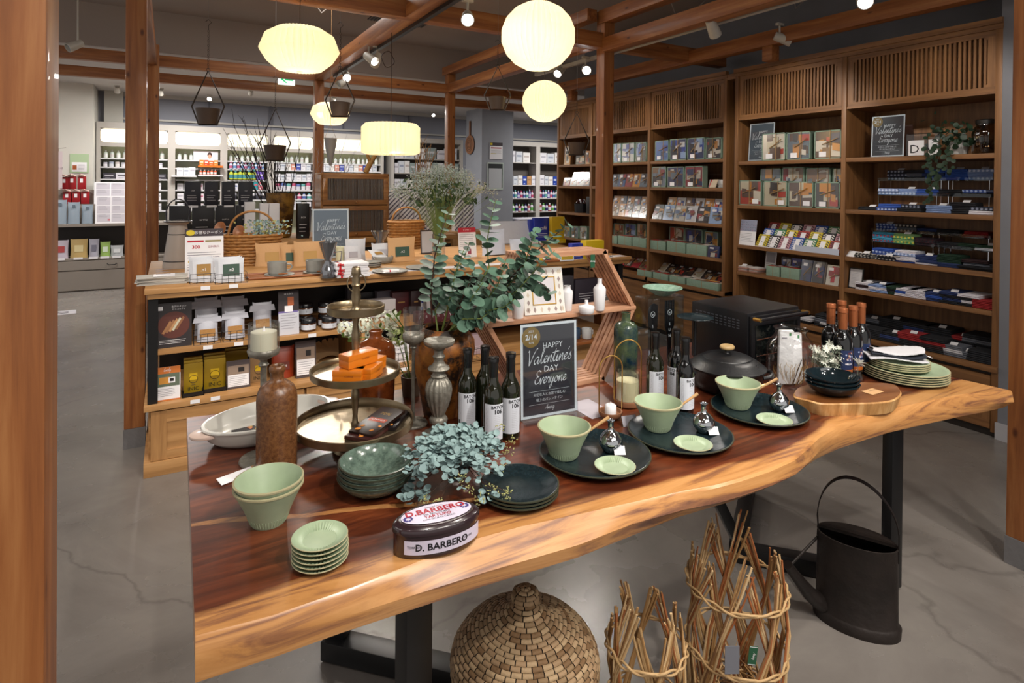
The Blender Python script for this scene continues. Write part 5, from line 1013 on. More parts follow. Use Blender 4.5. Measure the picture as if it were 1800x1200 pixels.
# wire baskets and white bags
WIRE = mat('black_wire', '#141416', .4)
def wire_basket(label, p, w, d, h, group=None, name='wire_basket'):
    t = thing(name, label, 'basket', p, 0, group); m = MB(); nx, nz = max(3, int(w / .03)), 2
    for z in [h * k / nz for k in range(nz + 1)]: m.tube([(-w / 2, -d / 2, z), (w / 2, -d / 2, z), (w / 2, d / 2, z), (-w / 2, d / 2, z)], .0015, WIRE, 5, closed=True)
    for i in range(nx + 1): x = -w / 2 + w * i / nx; m.tube([(x, -d / 2, h), (x, -d / 2, 0), (x, d / 2, 0), (x, d / 2, h)], .0012, WIRE, 4)
    m.build('wires', t); return t
SILV = mat('white_foil_bag', '#c9cbd1', .35, bump=.25, bscale=25)
def bag(label, p, w, h, d, lab=None, txt='', mt=None, rx=-.15, group=None, name='foil_bag', lz=.45, rz=0, cat='bag', lw=.5, lh=.35, ink=None):
    t = thing(name, label, cat, p, rz, group, rx=rx); N = 8; vs = []; fs = []
    for s in (-1, 1):
        for j in range(N + 1):
            v = j / N
            for i in range(N + 1):
                u = i / N; th = d / 2 * (1 - abs(2 * u - 1) ** 3) * (1 - v ** 2) * 1.0 + .0006; vs.append(((u - .5) * w * (1 - .06 * sin(pi * v)), s * th, v * h + (.006 if i in (0, N) and j == N else 0)))
    b = (N + 1) ** 2
    for j in range(N):
        for i in range(N): a = j * (N + 1) + i; fs += [(a, a + 1, a + N + 2, a + N + 1), (b + a, b + a + N + 1, b + a + N + 2, b + a + 1)]
    for j in range(N):
        for i in (0, N): a = j * (N + 1) + i; fs.append((a, a + N + 1, b + a + N + 1, b + a))
    for i in range(N): a = N * (N + 1) + i; fs.append((a, a + 1, b + a + 1, b + a)); fs.append((i, b + i, b + i + 1, i + 1))
    MB().add(vs, fs, mt or SILV).build('pouch', t, sm=60)
    if lab:
        m = MB(); y = -d / 2 - .001; m.quad((-w * lw / 2, y, h * (lz - lh / 2)), (w * lw / 2, y, h * (lz - lh / 2)), (w * lw / 2, y + d * .1, h * (lz + lh / 2)), (-w * lw / 2, y + d * .1, h * (lz + lh / 2)), lab)
        if txt: m.text(txt, h * lh * .38, ink or WINK, (0, y - .001, h * lz))
        m.build('label_print', t, sm=0)
    return t
for k, (a, b, lab, tx, lb) in enumerate(((336, 380, C('#9a7436'), '.n1', 'brown label .n1'), (381, 432, C('#2f4a3c'), '.n2', 'green label .n2'))):
    p, w, h = spanx(a, b, 497, 457, TOPZ)
    for i in range(3): bag('white foil bag with %s in the wire basket, %s' % (lb, ('foremost', 'second', 'rearmost')[i]), p + Vector((-.008 * i, .018 * i + .012, .003)), w * .92, h * (1.02 + .03 * i), .014, lab, tx if i == 0 else '', group='white foil bags with ' + lb, lz=.52, lw=.62, lh=.5)
    wire_basket('black wire basket holding the bags with ' + lb, p + Vector((0, .022, .0)), w * 1.1, .085, .052)
# wicker baskets
WICK = mat('golden_wicker', '#9a6a35', .6, var=.25, vscale=60); WICK2 = mat('dark_wicker', '#6d4220', .6)
def wicker(label, p, w, d, h, hh, mt=WICK, n=26):
    t = thing('wicker_basket', label, 'basket', p); m = MB(); rows = 9
    for j in range(rows + 1):
        z = .006 + h * j / rows; k = .86 + .14 * j / rows
        m.tube([((w / 2 * k + .004 * cos(n / 2 * a + j * pi)) * cos(a), (d / 2 * k + .004 * cos(n / 2 * a + j * pi)) * sin(a), z) for a in [2 * pi * i / (n * 2) for i in range(n * 2)]], h / rows * .52, mt, 5, closed=True)
    m.lathe([(1e-4, .002), (w * .42, .002), (w * .43, h)], WICK2, 30, sy=d / w, cap=False); m.build('woven_body', t, sm=60)
    m = MB()
    for s in (-.004, .004): m.tube([(-w / 2 * .97, s, h * .4)] + [(-w * .40 * cos(a), s, h + hh * sin(a) ** .8) for a in [pi * i / 18 for i in range(1, 18)]] + [(w / 2 * .97, s, h * .4)], .0075, mt, 7)
    m.build('arch_handle', t, sm=60); return t
p, w, h = spanx(396, 497, 468, 422, TOPZ); pb = p + Vector((0, .12, 0)); wicker('golden wicker basket with high arch handle holding greenery and wooden scoops', pb, w * 1.05, .2, h * 1.1, .165)
t = thing('greenery_bunch', 'dusty green leafy bunch lying in the golden wicker basket', 'greenery', pb + Vector((.05, 0, h))); m = MB(); R = random.Random(4)
for i in range(330):
    c = Vector((R.gauss(.04, .068), R.gauss(0, .045), R.uniform(.0, .105) + .01)); leaf(m, c, (R.uniform(-1, 1), R.uniform(-1, 1), R.uniform(-.2, 1)), Vector((0, -1, .4)), R.uniform(.006, .011), EUB if i % 3 else SEED, .6)
m.build('leaves', t, sm=60); s = MB()
for i in range(14): s.tube([(0, 0, -.03), (R.uniform(-.08, .14), R.uniform(-.06, .06), R.uniform(.02, .08))], .0013, GST, 4)
s.build('stems', t)
SCOOP = mat('scoop_wood', '#8a5226', .4, var=.2, vscale=30, coat=.3)
for i, (px, py, lb) in enumerate(((387, 402, 'left'), (420, 408, 'right'))):
    c = EYE + ray(px, py) * dep(pb + Vector((-.07, -.02, .2))); t = thing('wooden_scoop', 'round brown wooden scoop leaning in the golden wicker basket, the %s one' % lb, 'scoop', c, rx=radians(65), rz=radians(-20))
    MB().lathe([(1e-4, -.016), (.02, -.012), (.032, 0), (.036, .006), (.032, .005), (.02, -.007), (1e-4, -.01)], SCOOP, 26, sy=1.35).build('scoop_bowl', t, sm=60); MB().tube([(0, -.04, 0), (.0, -.13, -.01)], .007, SCOOP, 8).build('handle', t)
# serving tray with cups
p, w, h = spanx(437, 588, 488, 478, TOPZ); TR = wood('tray_wood', '#6b3a1c', '#8a5027', '#a3683a', 0, 1.2, .4)
t = thing('serving_tray', 'reddish wooden serving tray with two grey cups on it', 'tray', p + Vector((0, .09, 0)))
MB().prism([(-w / 2 + .01, -.075), (w / 2 - .01, -.075), (w / 2 - .01, .075), (-w / 2 + .01, .075)], 0, .006, TR).add([], [], TR).build('base', t)
m = MB()
for a, b in (((-w / 2, -.088), (w / 2, -.088)), ((w / 2, -.088), (w / 2, .088)), ((w / 2, .088), (-w / 2, .088)), ((-w / 2, .088), (-w / 2, -.088))): m.tube([(a[0] * .985, a[1] * .96, .008), (b[0] * .985, b[1] * .96, .008)], .0075, TR, 8)
m.build('raised_rim', t, sm=60); GRY = mat('grey_stoneware', '#8b8a84', .45, var=.08, vscale=40); tp = p + Vector((0, .09, .0065))
cup0 = None
for i, (px, lb) in enumerate(((478, 'left'), (548, 'right'))):
    x = onz(px, 478, TOPZ).x; c = Vector((x, tp.y - .01, tp.z))
    q = dbowl('saucer', 'grey saucer on the wooden tray, the %s one' % lb, c + Vector((.012, -.012, 0)), [(.045, 0), (.05, .002), (.082, .010)], GRY, .003, 'saucer', 'grey saucers on the tray', 36, rim=GRY)
    t = thing('grey_cup', 'plain grey cup with small handle on the wooden tray, the %s one' % lb, 'cup', c + Vector((0, 0, .005)), 0, 'grey cups on the tray'); t.scale = (1.5, 1.5, 1.32)
    MB().lathe([(1e-4, 0), (.026, 0), (.031, .004), (.034, .012), (.036, .056), (.0335, .056), (.031, .014), (1e-4, .01)], GRY, 36, cap=False).build('body', t, sm=60); MB().tube([(.034, 0, .044), (.05, -.002, .043), (.055, -.002, .032), (.048, -.001, .02), (.034, 0, .016)], .0035, GRY, 7).build('handle', t)
    MB().at((.03, -.045, .0125)).box(-.03, .02, -.006, .006, 0, .006, TR).at().build('wooden_stick', loc=c, label='short wooden stick lying on the %s grey saucer' % lb, cat='stick', group='wooden sticks on the saucers')
for i, (a, b, t_, lb, ly) in enumerate(((453, 512, 433, 'left', 0), (500, 532, 436, 'middle', .03), (523, 580, 430, 'right', 0))):
    p, w, h = spanx(a, b, 472, t_, TOPZ); bag('kraft paper bag with rolled top behind the grey cups, the %s one' % lb, p + Vector((0, .14 + ly, 0)), w, h * 1.05, .06, C('#b08a4c') if i != 1 else C('#2f4a3c'), '', KRAFT, -.04, 'kraft bags behind the cups', 'kraft_bag', .42, lw=.42, lh=.4)
# carafe, jars, books, boxes
SIL = mat('smoky_silver_glass', '#8d8f94', .08, .85)
p, w, h = spanx(567, 600, 492, 428, TOPZ); t = thing('glass_carafe', 'silvery glass dripper carafe with flared top beside the stacked ribboned boxes', 'carafe', p + Vector((0, .1, 0))); r = w / 2
MB().lathe([(1e-4, 0), (r * .8, 0), (r * .85, .01), (r * .8, h * .25), (r * .35, h * .45), (r * .4, h * .52), (r * .85, h * .85), (r, h), (r * .92, h), (r * .3, h * .5)], SIL, 32, cap=False).build('body', t, sm=60); MB().tube([(r * .6, 0, h * .7), (r * 1.5, 0, h * .72), (r * 1.4, 0, h * .45), (r * .5, 0, h * .42)], .004, SIL, 7).build('handle', t)
RB = mat('red_ribbon', '#b8141c', .5); p, w, h = spanx(592, 650, 488, 463, TOPZ); n = 5
for i in range(n):
    z = h / n * i; dx = (.008, -.004, .004, -.006, .0)[i]; t = thing('white_box', 'flat white box tied with red ribbon, %s in the pile of five on the counter' % ['lowest', 'second from below', 'middle', 'second from above', 'topmost'][i], 'box', p + Vector((dx, .09, z)), .05 * (i % 2), 'flat white ribboned boxes')
    MB().box(-w / 2, w / 2, -.07, .07, 0, h / n - .001, mat('white_box_card', '#d6d3d6', .6)).build('box', t, bevel=.001); m = MB().box(-w / 2 + .02, -w / 2 + .032, -.0708, .0708, -.0002, h / n - .0004, RB)
    if i in (1, 2, 4):
        for s in (1, -1): m.tube([(-w / 2 + .026, -.071, h / n * .6), (-w / 2 + .026 + s * .016, -.08, h / n * .9), (-w / 2 + .026 + s * .018, -.078, h / n * .3), (-w / 2 + .026, -.071, h / n * .6)], .003, RB, 5)
    for q in range(3): m.quad((.0 + q * .018, -.0704, h / n * .3), (.013 + q * .018, -.0704, h / n * .3), (.013 + q * .018, -.0704, h / n * .36), (.0 + q * .018, -.0704, h / n * .36), GREY)
    m.build('ribbon', t)
LILY = mat('cream_jar', '#c9c7a8', .4)
p, w, h = spanx(603, 619, 466, 438, TOPZ); t = thing('cream_candle', 'plain cream pillar candle behind the ribboned boxes', 'candle', p + Vector((0, .2, 0))); MB().lathe([(1e-4, 0), (w / 2, 0), (w / 2, h - .004), (w / 2 - .004, h), (1e-4, h - .003)], LILY, 28).build('wax', t); MB().tube([(0, 0, h - .004), (.001, 0, h + .008)], .001, BLACK, 5).build('wick', t)
for i, (a, b, t_, dy, lb) in enumerate(((617, 646, 440, .16, 'left'), (626, 661, 430, .26, 'middle'), (670, 704, 436, .2, 'right'))):
    p, w, h = spanx(a, b, 466, t_, TOPZ); bag('silver-white foil pouch standing behind the ribboned boxes, the %s one' % lb, p + Vector((0, dy, 0)), w * 1.08, h * 1.12, .03, C('#a6a3aa'), '', SILV, -.05, 'foil pouches on the counter', 'foil_pouch', .5)
p, w, h = spanx(668, 702, 436, 410, TOPZ + .1); t = thing('glass_dripper', 'dark glass coffee dripper standing on the right foil pouch', 'dripper', p + Vector((0, .22, 0))); r = w / 2
MB().lathe([(1e-4, 0), (r * .45, 0), (r * .5, .006), (r * .4, h * .3), (r, h), (r * .92, h), (r * .35, h * .3)], SIL, 30, cap=False).build('cone', t, sm=60); MB().lathe([(r * .6, -.006), (r * .62, 0), (1e-4, 0)], BLKM, 24).build('base', t)
for i in range(3): dbowl('stacked_dish', 'grey stoneware dish behind the plate with the ribboned sweet, %s of three' % ('lowest', 'middle', 'topmost')[i], onz(664, 473, TOPZ) + Vector((0, .11, .011 * i)), [(.04, 0), (.044, .002), (.058, .014)], GRY, .003, 'dish', 'stacked small grey dishes', 32, rim=GRY)
p = onz(692, 482, TOPZ) + Vector((.01, .10, 0)); dbowl('grey_plate', 'flat grey stoneware plate holding a white packet with red ribbon', p, [(.07, 0), (.075, .002), (.108, .010)], GRY, .004, 'plate', None, 44, rim=GRY)
MB().box(-.05, .05, -.02, .02, 0, .012, WHITE).box(-.012, -.004, -.0205, .0205, 0, .0125, RB).box(-.05, .05, -.004, .004, .012, .0126, C('#caa24a')).build('ribboned_packet', loc=p + Vector((0, -.01, .0045)), label='white packet with red ribbon on the flat grey plate', cat='packet', bevel=.001)
p = onz(691, 470, TOPZ) + Vector((.01, .24, 0)); dbowl('grey_bowl', 'low grey bowl holding a white .n1 bag', p, [(.045, 0), (.052, .003), (.066, .02), (.068, .045)], GRY, .004, 'bowl', None, 40, rim=GRY)
bag('white bag with brown square label lying in the low grey bowl', p + Vector((-.01, -.0, .03)), .12, .09, .02, C('#9a7436'), '', SILV, -.9, None, 'foil_bag', .5, .4)
p = onz(752, 476, TOPZ) + Vector((.01, .12, 0)); dbowl('grey_plate', 'flat grey plate half hidden behind the eucalyptus leaves', p, [(.07, 0), (.075, .002), (.105, .010)], GRY, .004, 'plate', None, 44, rim=GRY)
p, w, h = spanx(702, 748, 466, 428, TOPZ); bag('kraft bag with dark green .n2 label left of the eucalyptus', p + Vector((0, .22, 0)), w * 1.1, h * 1.15, .05, C('#2f4a3c'), '.n2', KRAFT, -.05, None, 'kraft_bag', .42, 0, 'bag', .5, .4)
p, w, h = spanx(691, 754, 438, 392, TOPZ); wicker('round wicker basket with arched brown handle in front of the striped boxes', p + Vector((0, .12, 0)), w, .19, h, .125)
def a_frame(m, w, h): Q(m, w, h, .08, .92, .06, .94, C('#b9bcc4'))
card('framed_card', 'dark-framed card standing right of the round wicker basket', spanx(740, 764, 446, 404, TOPZ), a_frame, 'frame', mt=C('#3b3231'))
def a_red(m, w, h): Q(m, w, h, 0, 1, .84, 1, REDP); m.text('オンライン', h * .06, WINK, (0, -.001, h * .92)); L(m, w, h, .08, .94, .76, 7, .065); Q(m, w, h, .5, .7, .1, .28, C('#9b4a5a'))
card('info_sign', 'white info sign with red header behind the eucalyptus branches', spanx(807, 838, 452, 400, TOPZ), a_red)
poster('valentine_sign', 'small silvery Valentine sign in front of the glass-fronted wooden cabinet', spanx(568, 629, 462, 383, TOPZ)[0] + Vector((0, .28, .004)), spanx(568, 629, 462, 383, TOPZ)[1] * 1.1, spanx(568, 629, 462, 383, TOPZ)[2] * 1.15, 0, -.06, mat('silver_poster', '#8a8f98', .18, .5), WINK, False)
# dry flower bouquet in a tall glass vase
p = onz(783, 462, TOPZ) + Vector((.0, .12, 0)); t = thing('flower_bouquet', 'wide bouquet of tiny grey-white dried flowers over dark leaves in a tall glass', 'bouquet', p)
MB().lathe([(1e-4, .002), (.045, .002), (.048, .01), (.046, .16), (.05, .19), (.048, .19), (.044, .16), (.044, .01)], GLASS, 30, cap=False).build('glass_vase', t, sm=60); m = MB(); g = MB(); s = MB(); R = random.Random(9); D0 = dep(p)
LIM = mat('limonium_bloom', '#9fa8a0', .8, var=.15, vscale=60); LIM2 = mat('cream_bloom', '#b5b29c', .8); DKL = mat('dark_foliage', '#2b3f1c', .6, var=.3, vscale=20)
for i in range(170):
    px = R.gauss(778, 42); k = abs(px - 778) / 85; top = 292 + 32 * k * k; py = R.uniform(top, 342 - 6 * k) if R.random() < .85 else R.uniform(top, top + 12); px = min(868, max(694, px)); py += (px - 778) * .10 if px > 778 else (778 - px) * .06
    c = EYE + ray(px, py) * (D0 + R.uniform(-.10, .10)) - p; s.tube([(R.uniform(-.015, .015), R.uniform(-.015, .015), .03), (c.x * .12, c.y * .12, .2), (c.x * .5, c.y * .5, c.z * .72), tuple(c)], .0011, GST, 4); mt = LIM2 if px > 825 else LIM
    for k2 in range(26):
        q = c + Vector((R.gauss(0, .020), R.gauss(0, .020), R.gauss(0, .016))); u = Vector((R.uniform(-1, 1), R.uniform(-1, 1), R.uniform(-1, 1))).normalized() * .0042; v = u.cross(Vector((0, 1, .3))).normalized() * .0042; m.add([tuple(q + u), tuple(q + v), tuple(q - u), tuple(q - v)], [(0, 1, 2, 3)], mt)
for i in range(170):
    px = R.gauss(778, 32); py = R.uniform(325, 368) - abs(px - 778) * .12; c = EYE + ray(px, py) * (D0 + R.uniform(-.08, .08)) - p; leaf(g, c, (R.uniform(-1, 1), R.uniform(-.4, .4), R.uniform(0, 1)), Vector((0, -1, .2)), R.uniform(.012, .024), DKL, .5)
m.build('blossoms', t, sm=0); g.build('leaves', t, sm=60); s.build('stems', t)
# right end: pillow bags, blue and yellow packets
PIL = mat('pale_pillow_bag', '#bfc5d2', .35, bump=.3, bscale=18); BLU = mat('cobalt_pack', '#1c2f94', .3, coat=.3); YLW = mat('yellow_pack', '#cfae12', .35, coat=.3)
for i, (a, b, pb_, pt) in enumerate(((893, 975, 432, 396), (866, 905, 452, 412), (905, 935, 452, 425))):
    p, w, h = spanx(a, b, pb_, pt, TOPZ); bag('puffed pale foil bag at the right of the counter, %s' % ('largest one', 'leftmost one', 'front small one')[i], p + Vector((0, .25 - .1 * i, 0)), w * 1.1, h * 1.15, .07, None, '', PIL, -.2, 'pale foil bags', 'pillow_bag')
def pack(label, s, mt, d=.05, txt='', dy=0, group='blue and yellow packets', name='coffee_pack', dz=0, ink=WINK, m2=None, cat='packet', rz=0):
    p, w, h = s; t = thing(name, label, cat, p + Vector((0, dy, dz)), rz, group); MB().box(-w / 2, w / 2, 0, d, 0, h, mt).build('pack', t, bevel=min(.004, w * .1)); m = MB()
    if txt: m.text(txt, min(w * .24, h * .3), ink, (0, -.001, h * .55))
    if m2: Q(m, w, h, .1, .9, .1, .35, m2, -.0006)
    L(m, w, h, .2, .85, .3, 3, .07, ink); m.build('print', t, sm=0); return t
pack('large cobalt blue packet with curly white print on the counter', spanx(971, 1003, 428, 386, TOPZ + .02), BLU, .05, 'café', .3)
pack('tall yellow packet right of the large blue one', spanx(1003, 1026, 428, 384, TOPZ + .02), YLW, .05, '', .3)
pack('smaller blue packet left of the large blue one', spanx(952, 972, 426, 384, TOPZ + .02), BLU, .05, '', .2, dz=-.0195, m2=C('#3f7a5a'))
MB().box(-.30, .12, 0, .16, 0, .02, WHITE).build('white_riser', loc=spanx(971, 1003, 428, 386, TOPZ + .02)[0] + Vector((.02, .28, -.02)), label='low white riser under the blue and yellow packets', cat='riser')
pack('bright yellow bag at the right end of the counter', spanx(1048, 1080, 458, 425, TOPZ), YLW, .07, '', .12, m2=YLW); pack('blue packet half hidden behind the hexagonal rack', spanx(1020, 1040, 458, 430, TOPZ), BLU, .05, '', .1); pack('white packet with yellow corner behind the hexagonal rack', spanx(996, 1021, 461, 437, TOPZ), WHITE, .03, '', .08, ink=GREY, m2=YLW); pack('low yellow box behind the rack top', spanx(1005, 1035, 432, 424, TOPZ + .01), YLW, .05, '', .35, dz=-.01)
wire_basket('small wire rack beside the yellow bag', spanx(1050, 1084, 460, 440, TOPZ)[0] + Vector((.01, .09, 0)), .14, .1, .06)
p, w, h = spanx(918, 988, 462, 452, TOPZ); t = thing('serving_tray', 'brown wooden tray with blue-yellow wrapped sweets, right of the eucalyptus', 'tray', p + Vector((0, .06, 0))); MB().box(-w / 2, w / 2, -.05, .05, 0, .012, TR).build('base', t, bevel=.003)
for i in range(7): MB().at((0, 0, 0), i).box(-.02, .02, -.012, .012, 0, .012, (BLU, YLW, WHITE)[i % 3]).at().build('wrapped_sweet', loc=p + Vector((-.08 + .026 * i, .055 + .01 * (i % 2), .0125)), label='%s wrapped sweet on the brown wooden tray, %s from the left' % (('blue', 'yellow', 'white')[i % 3], ORD[i]), cat='sweet', group='wrapped sweets on the tray', bevel=.003)
MB().box(-.98, 1.08, -.045, .045, 0, .0015, mat('white_runner', '#c7c5ca', .7)).build('paper_runner', loc=(1.98, IY0 + .07, TOPZ - .0003), label='white paper runner along the front of the counter top', cat='runner')

# ---------------------------------------------------------------- shelves under the counter top
Z1, Z2 = .6325, .3605
def a_bisc(m, w, h):
    m.at((w * .0, -.0006, h * .5)).add([(w * .44 * cos(2 * pi * i / 32), 0, h * .30 * sin(2 * pi * i / 32)) for i in range(32)], [tuple(range(32))], C('#5a2a20'))
    for i in range(5): m.at((-w * .2 + i * w * .09, -.001, h * (.45 + .02 * i)), 0, 0, .5).add([(-w * .035, 0, -h * .15), (w * .035, 0, -h * .15), (w * .045, 0, h * .15), (-w * .02, 0, h * .17)], [(0, 1, 2, 3)], C(('#a8764c', '#9a6a45', '#b98a5c', '#c9c2a8', '#8d5c3a')[i]))
    m.at(); Q(m, w, h, .06, .2, .84, .93, WHITE, -.001); m.text('金沢のメゾン', h * .05, WINK, (w * .14, -.001, h * .91)).text('ビスコッティ', h * .045, WINK, (w * .14, -.001, h * .85)); L(m, w, h, .1, .9, .16, 3, .035, WINK, .008)
card('biscotti_sign', 'dark sign picturing biscotti on a brown plate, left end of the upper shelf', spanx(273, 337, 610, 533, Z1), a_bisc, mt=mat('charcoal_card', '#2b2527', .4))
CLR = mat('frosted_white_bag', '#b9bac4', .4, bump=.2, bscale=30); NUT = mat('nut_brown', '#a5773f', .7, bump=.4, bscale=150)
def cookie_bag(label, s, dy, k=1):
    p, w, h = s; t = bag(label, p + Vector((0, dy, .004)), w, h, .045, NUT, '', CLR, -.1, 'bow-topped cookie bags', 'cookie_bag', .33, lw=.72, lh=.28); m = MB()
    m.prism([(-w * .68, -.01), (w * .68, -.01), (w * .5, .01), (-w * .5, .01)], h * .72, h * .92, CLR, [(-w * .62, -.008), (w * .62, -.008), (w * .45, .008), (-w * .45, .008)]); m.build('bow_top', t); return t
for i, (a, b, bt, tp_, dy, lb) in enumerate(((346, 384, 603, 557, .03, 'front left'), (396, 432, 598, 551, .04, 'front middle'), (446, 480, 590, 536, .05, 'front right, standing tallest'), (343, 385, 598, 532, .12, 'back left'), (392, 434, 592, 530, .13, 'back middle'))):
    cookie_bag('white bag of nut cookies with bow-shaped top, ' + lb, spanx(a, b, bt, tp_, Z1), dy)
for i, (a, b) in enumerate(((341, 388), (392, 440), (442, 490))): wire_basket('black wire basket holding nut cookie bags, %s of three' % ('left', 'middle', 'right')[i], spanx(a, b, 604 - 6 * i, 580, Z1)[0] + Vector((0, .05, 0)), spanx(a, b, 600, 580, Z1)[1], .12, .055, 'wire baskets of cookie bags')
def a_honey(m, w, h): Q(m, w, h, 0, 1, 0, .52, C('#c3c3cb'), -.0006); Q(m, w, h, .3, .7, .52, .66, WHITE, -.001); Q(m, w, h, .45, .75, .66, .86, C('#a8562a'), -.001); Q(m, w, h, 0, .95, .5, .54, C('#6d5f9a'), -.0009); L(m, w, h, .1, .9, .44, 6, .06); m.text('はちみつ', h * .05, WINK, (0, -.001, h * .93))
card('honey_sign', 'dark and white sign with a honey jar picture beside the jars', spanx(490, 526, 588, 512, Z1), a_honey, mt=C('#2f2629'))
HON = mat('honey_glass', '#4a2a14', .1, coat=.4); jar0 = None; JL = 'dark-lidded honey jar with white label, '
for row, (dy, z) in enumerate(((0, 0), (.095, 0), (.095, .073), (.0, .056))):
    for i, px in enumerate((544, 581, 612)):
        if row == 3 and i != 9: continue
        p = onz(px, 583 - (i * 3), Z1) + Vector((0, .035 + dy, z)); lb = JL + ('front row', 'back row', 'stacked on the back row')[row] + ', ' + ('left', 'middle', 'right')[i]
        if jar0: dup(jar0, p, .3 * i, lb); continue
        jar0 = thing('honey_jar', lb, 'jar', p, 0, 'honey jars'); jar0.scale = (1.5, 1.5, 1.35); MB().lathe([(1e-4, 0), (.026, 0), (.0285, .003), (.0285, .034), (.025, .038)], HON, 28).build('glass', jar0, sm=50); MB().lathe([(1e-4, .036), (.0285, .036), (.0285, .05), (.026, .053), (1e-4, .053)], mat('black_lid', '#121114', .25), 28).build('lid', jar0, sm=50)
        m = patch(MB(), .0288, -pi, pi, .009, .030, LAB, 28); textcyl(m, '1', .012, BLACK, .029, -pi / 2, .0195); m.build('label_band', jar0)
def blk(name, label, s, mt, d, dy=0, cat='box', group=None, txt='', ink=WINK, z=0, art=None, rx=0):
    p, w, h = s; t = thing(name, label, cat, p + Vector((0, dy, z)), 0, group, rx=rx); MB().box(-w / 2, w / 2, 0, d, 0, h, mt).build('body', t, bevel=min(.003, w * .08)); m = MB()
    if txt: m.text(txt, min(w * (.1 if len(txt) > 5 or txt == 'CUP' else .2), h * .4), ink, (0, -.001, h * .6))
    if art: art(m, w, h)
    else: L(m, w, h, .15, .8, .4, 3, .1, ink)
    m.build('print', t, sm=0); return t
DKB = mat('dark_brown_card', '#2c1a1c', .4); WINE = mat('wine_red_card', '#451a1e', .4); BLKC = mat('black_card', '#131217', .35)
x = 596
for i, (w_, tp_, mt, tx) in enumerate(((26, 535, BLKC, ''), (24, 512, C('#3c3a44'), ''), (30, 520, BLKC, ''), (28, 518, C('#55525c'), ''), (34, 520, WINE, ''), (20, 518, DKB, ''))):
    blk('gift_carton', 'dark gift carton on the upper shelf behind the tray stand, %s from the left' % ORD[i], spanx(x, x + w_ - 2, 560, tp_, Z1), mt, .06, .16, 'box', 'dark gift cartons', tx, art=(lambda m, w, h: Q(m, w, h, .3, .7, .5, .56, C('#8a6a3a'), -.0006))); x += w_
bg = (('#3d4a8f', '#c9452f', '#d9b436'), ('#28338a', '#d8cf4c', '#cf5a2c'), ('#c9263a', '#e0dadf', '#45a06a'))
for i, (a, b) in enumerate(((700, 727), (729, 752), (754, 784))):
    def art(m, w, h, c=bg[i]):
        R = random.Random(i)
        for k in range(14): u, v = R.uniform(0, .8), R.uniform(.05, .8); Q(m, w, h, u, u + R.uniform(.1, .2), v, v + R.uniform(.1, .22), C(c[k % 3]), -.0005 - .0001 * k)
    blk('patterned_packet', 'white packet with colourful shapes on the upper shelf, %s' % ('left one', 'middle one with blue and yellow', 'right one with red')[i], spanx(a, b, 548, 519, Z1), mat('white_box_card', ''), .03, .03, 'packet', 'colourful packets', art=art, rx=-.25)
def a_scr(m, w, h):
    for k in range(9): m.tube([(-w * .46 + k * w * .105 + w * .02 * cos(a), -.001, h * .5 + h * .26 * sin(a * 1.5)) for a in [i * .6 for i in range(9)]], .0008, WINK, 3)
blk('script_box', 'long maroon box with white handwriting pattern under the eucalyptus', spanx(734, 830, 564, 546, Z1), WINE, .08, .0, art=a_scr)
blk('white_carton', 'low white carton right of the honey jars on the upper shelf', spanx(640, 700, 560, 530, Z1), mat('white_box_card', ''), .08, .05, art=None, ink=GREY)
for i, (a, b, mt, tp_) in enumerate(((835, 868, BLKC, 520), (868, 893, BLKC, 505), (996, 1020, C('#37343a'), 488), (1023, 1063, C('#2d2630'), 493), (1063, 1084, C('#77706a'), 493))):
    blk('gift_carton', 'dark carton standing behind the hexagonal rack, %s from the left' % ORD[i], spanx(a, b, 548 - i * 4, tp_, Z1), mt, .05, .08, 'box', 'cartons behind the rack')
# lower shelf
def a_or(m, w, h): Q(m, w, h, 0, 1, .8, 1, C('#c9702a'), -.0006); Q(m, w, h, 0, 1, 0, .04, C('#c9702a'), -.0006); Q(m, w, h, .03, .97, .42, .8, C('#5f6a58'), -.0006); Q(m, w, h, .2, .6, .5, .7, C('#c98a35'), -.001); Q(m, w, h, .55, .8, .52, .68, WHITE, -.0012); Q(m, w, h, .6, .75, .56, .65, C('#1c1210'), -.0014); L(m, w, h, .1, .9, .34, 5, .05); script(m, 'lovely', (0, -.001, h * .87), h * .045, WINK)
GL.setdefault('x', GL['o'])
card('coffee_sign', 'small sign with orange header and breakfast photo, left end of the lower shelf', spanx(270, 317, 704, 646, Z2), a_or)
YF_ = mat('mustard_gold_box', '#a4841c', .35, .2)
def a_inic(m, w, h):
    m.tube([(w * .22 * cos(a), -.001, h * .48 + w * .22 * sin(a)) for a in [2 * pi * i / 24 for i in range(24)]], .0012, C('#2a220c'), 4, closed=True); m.tube([(-w * .1, -.001, h * .3), (w * .1, -.001, h * .3)], .0012, C('#2a220c'), 4); Q(m, w, h, .3, .7, .46, .68, C('#d8b21c'), -.0007); m.text('INIC', w * .3, C('#2a220c'), (0, -.001, h * .17))
for i, (a, b, tp_) in enumerate(((323, 357, 640), (359, 397, 632))):
    for k in range(3): blk('coffee_box', 'mustard gold INIC coffee box, %s pile, %s' % (('left', 'right')[i], ('front', 'second', 'rearmost')[k]), spanx(a, b, 694 - i * 8, tp_ - 3 * k, Z2), YF_, .022, .022 + .026 * k, 'box', 'gold INIC coffee boxes', art=a_inic)
    s = spanx(a - 3, b + 2, 697 - i * 8, 680, Z2); t = thing('brochure_tray', 'black low tray holding the %s gold coffee boxes' % ('left', 'right')[i], 'tray', s[0]); w = s[1]; MB().box(-w / 2, w / 2, 0, .004, 0, .022, BLKM).box(-w / 2, w / 2, 0, .11, 0, .003, BLKM).box(-w / 2, -w / 2 + .003, 0, .11, 0, .03, BLKM).box(w / 2 - .003, w / 2, 0, .11, 0, .03, BLKM).build('tray_body', t)
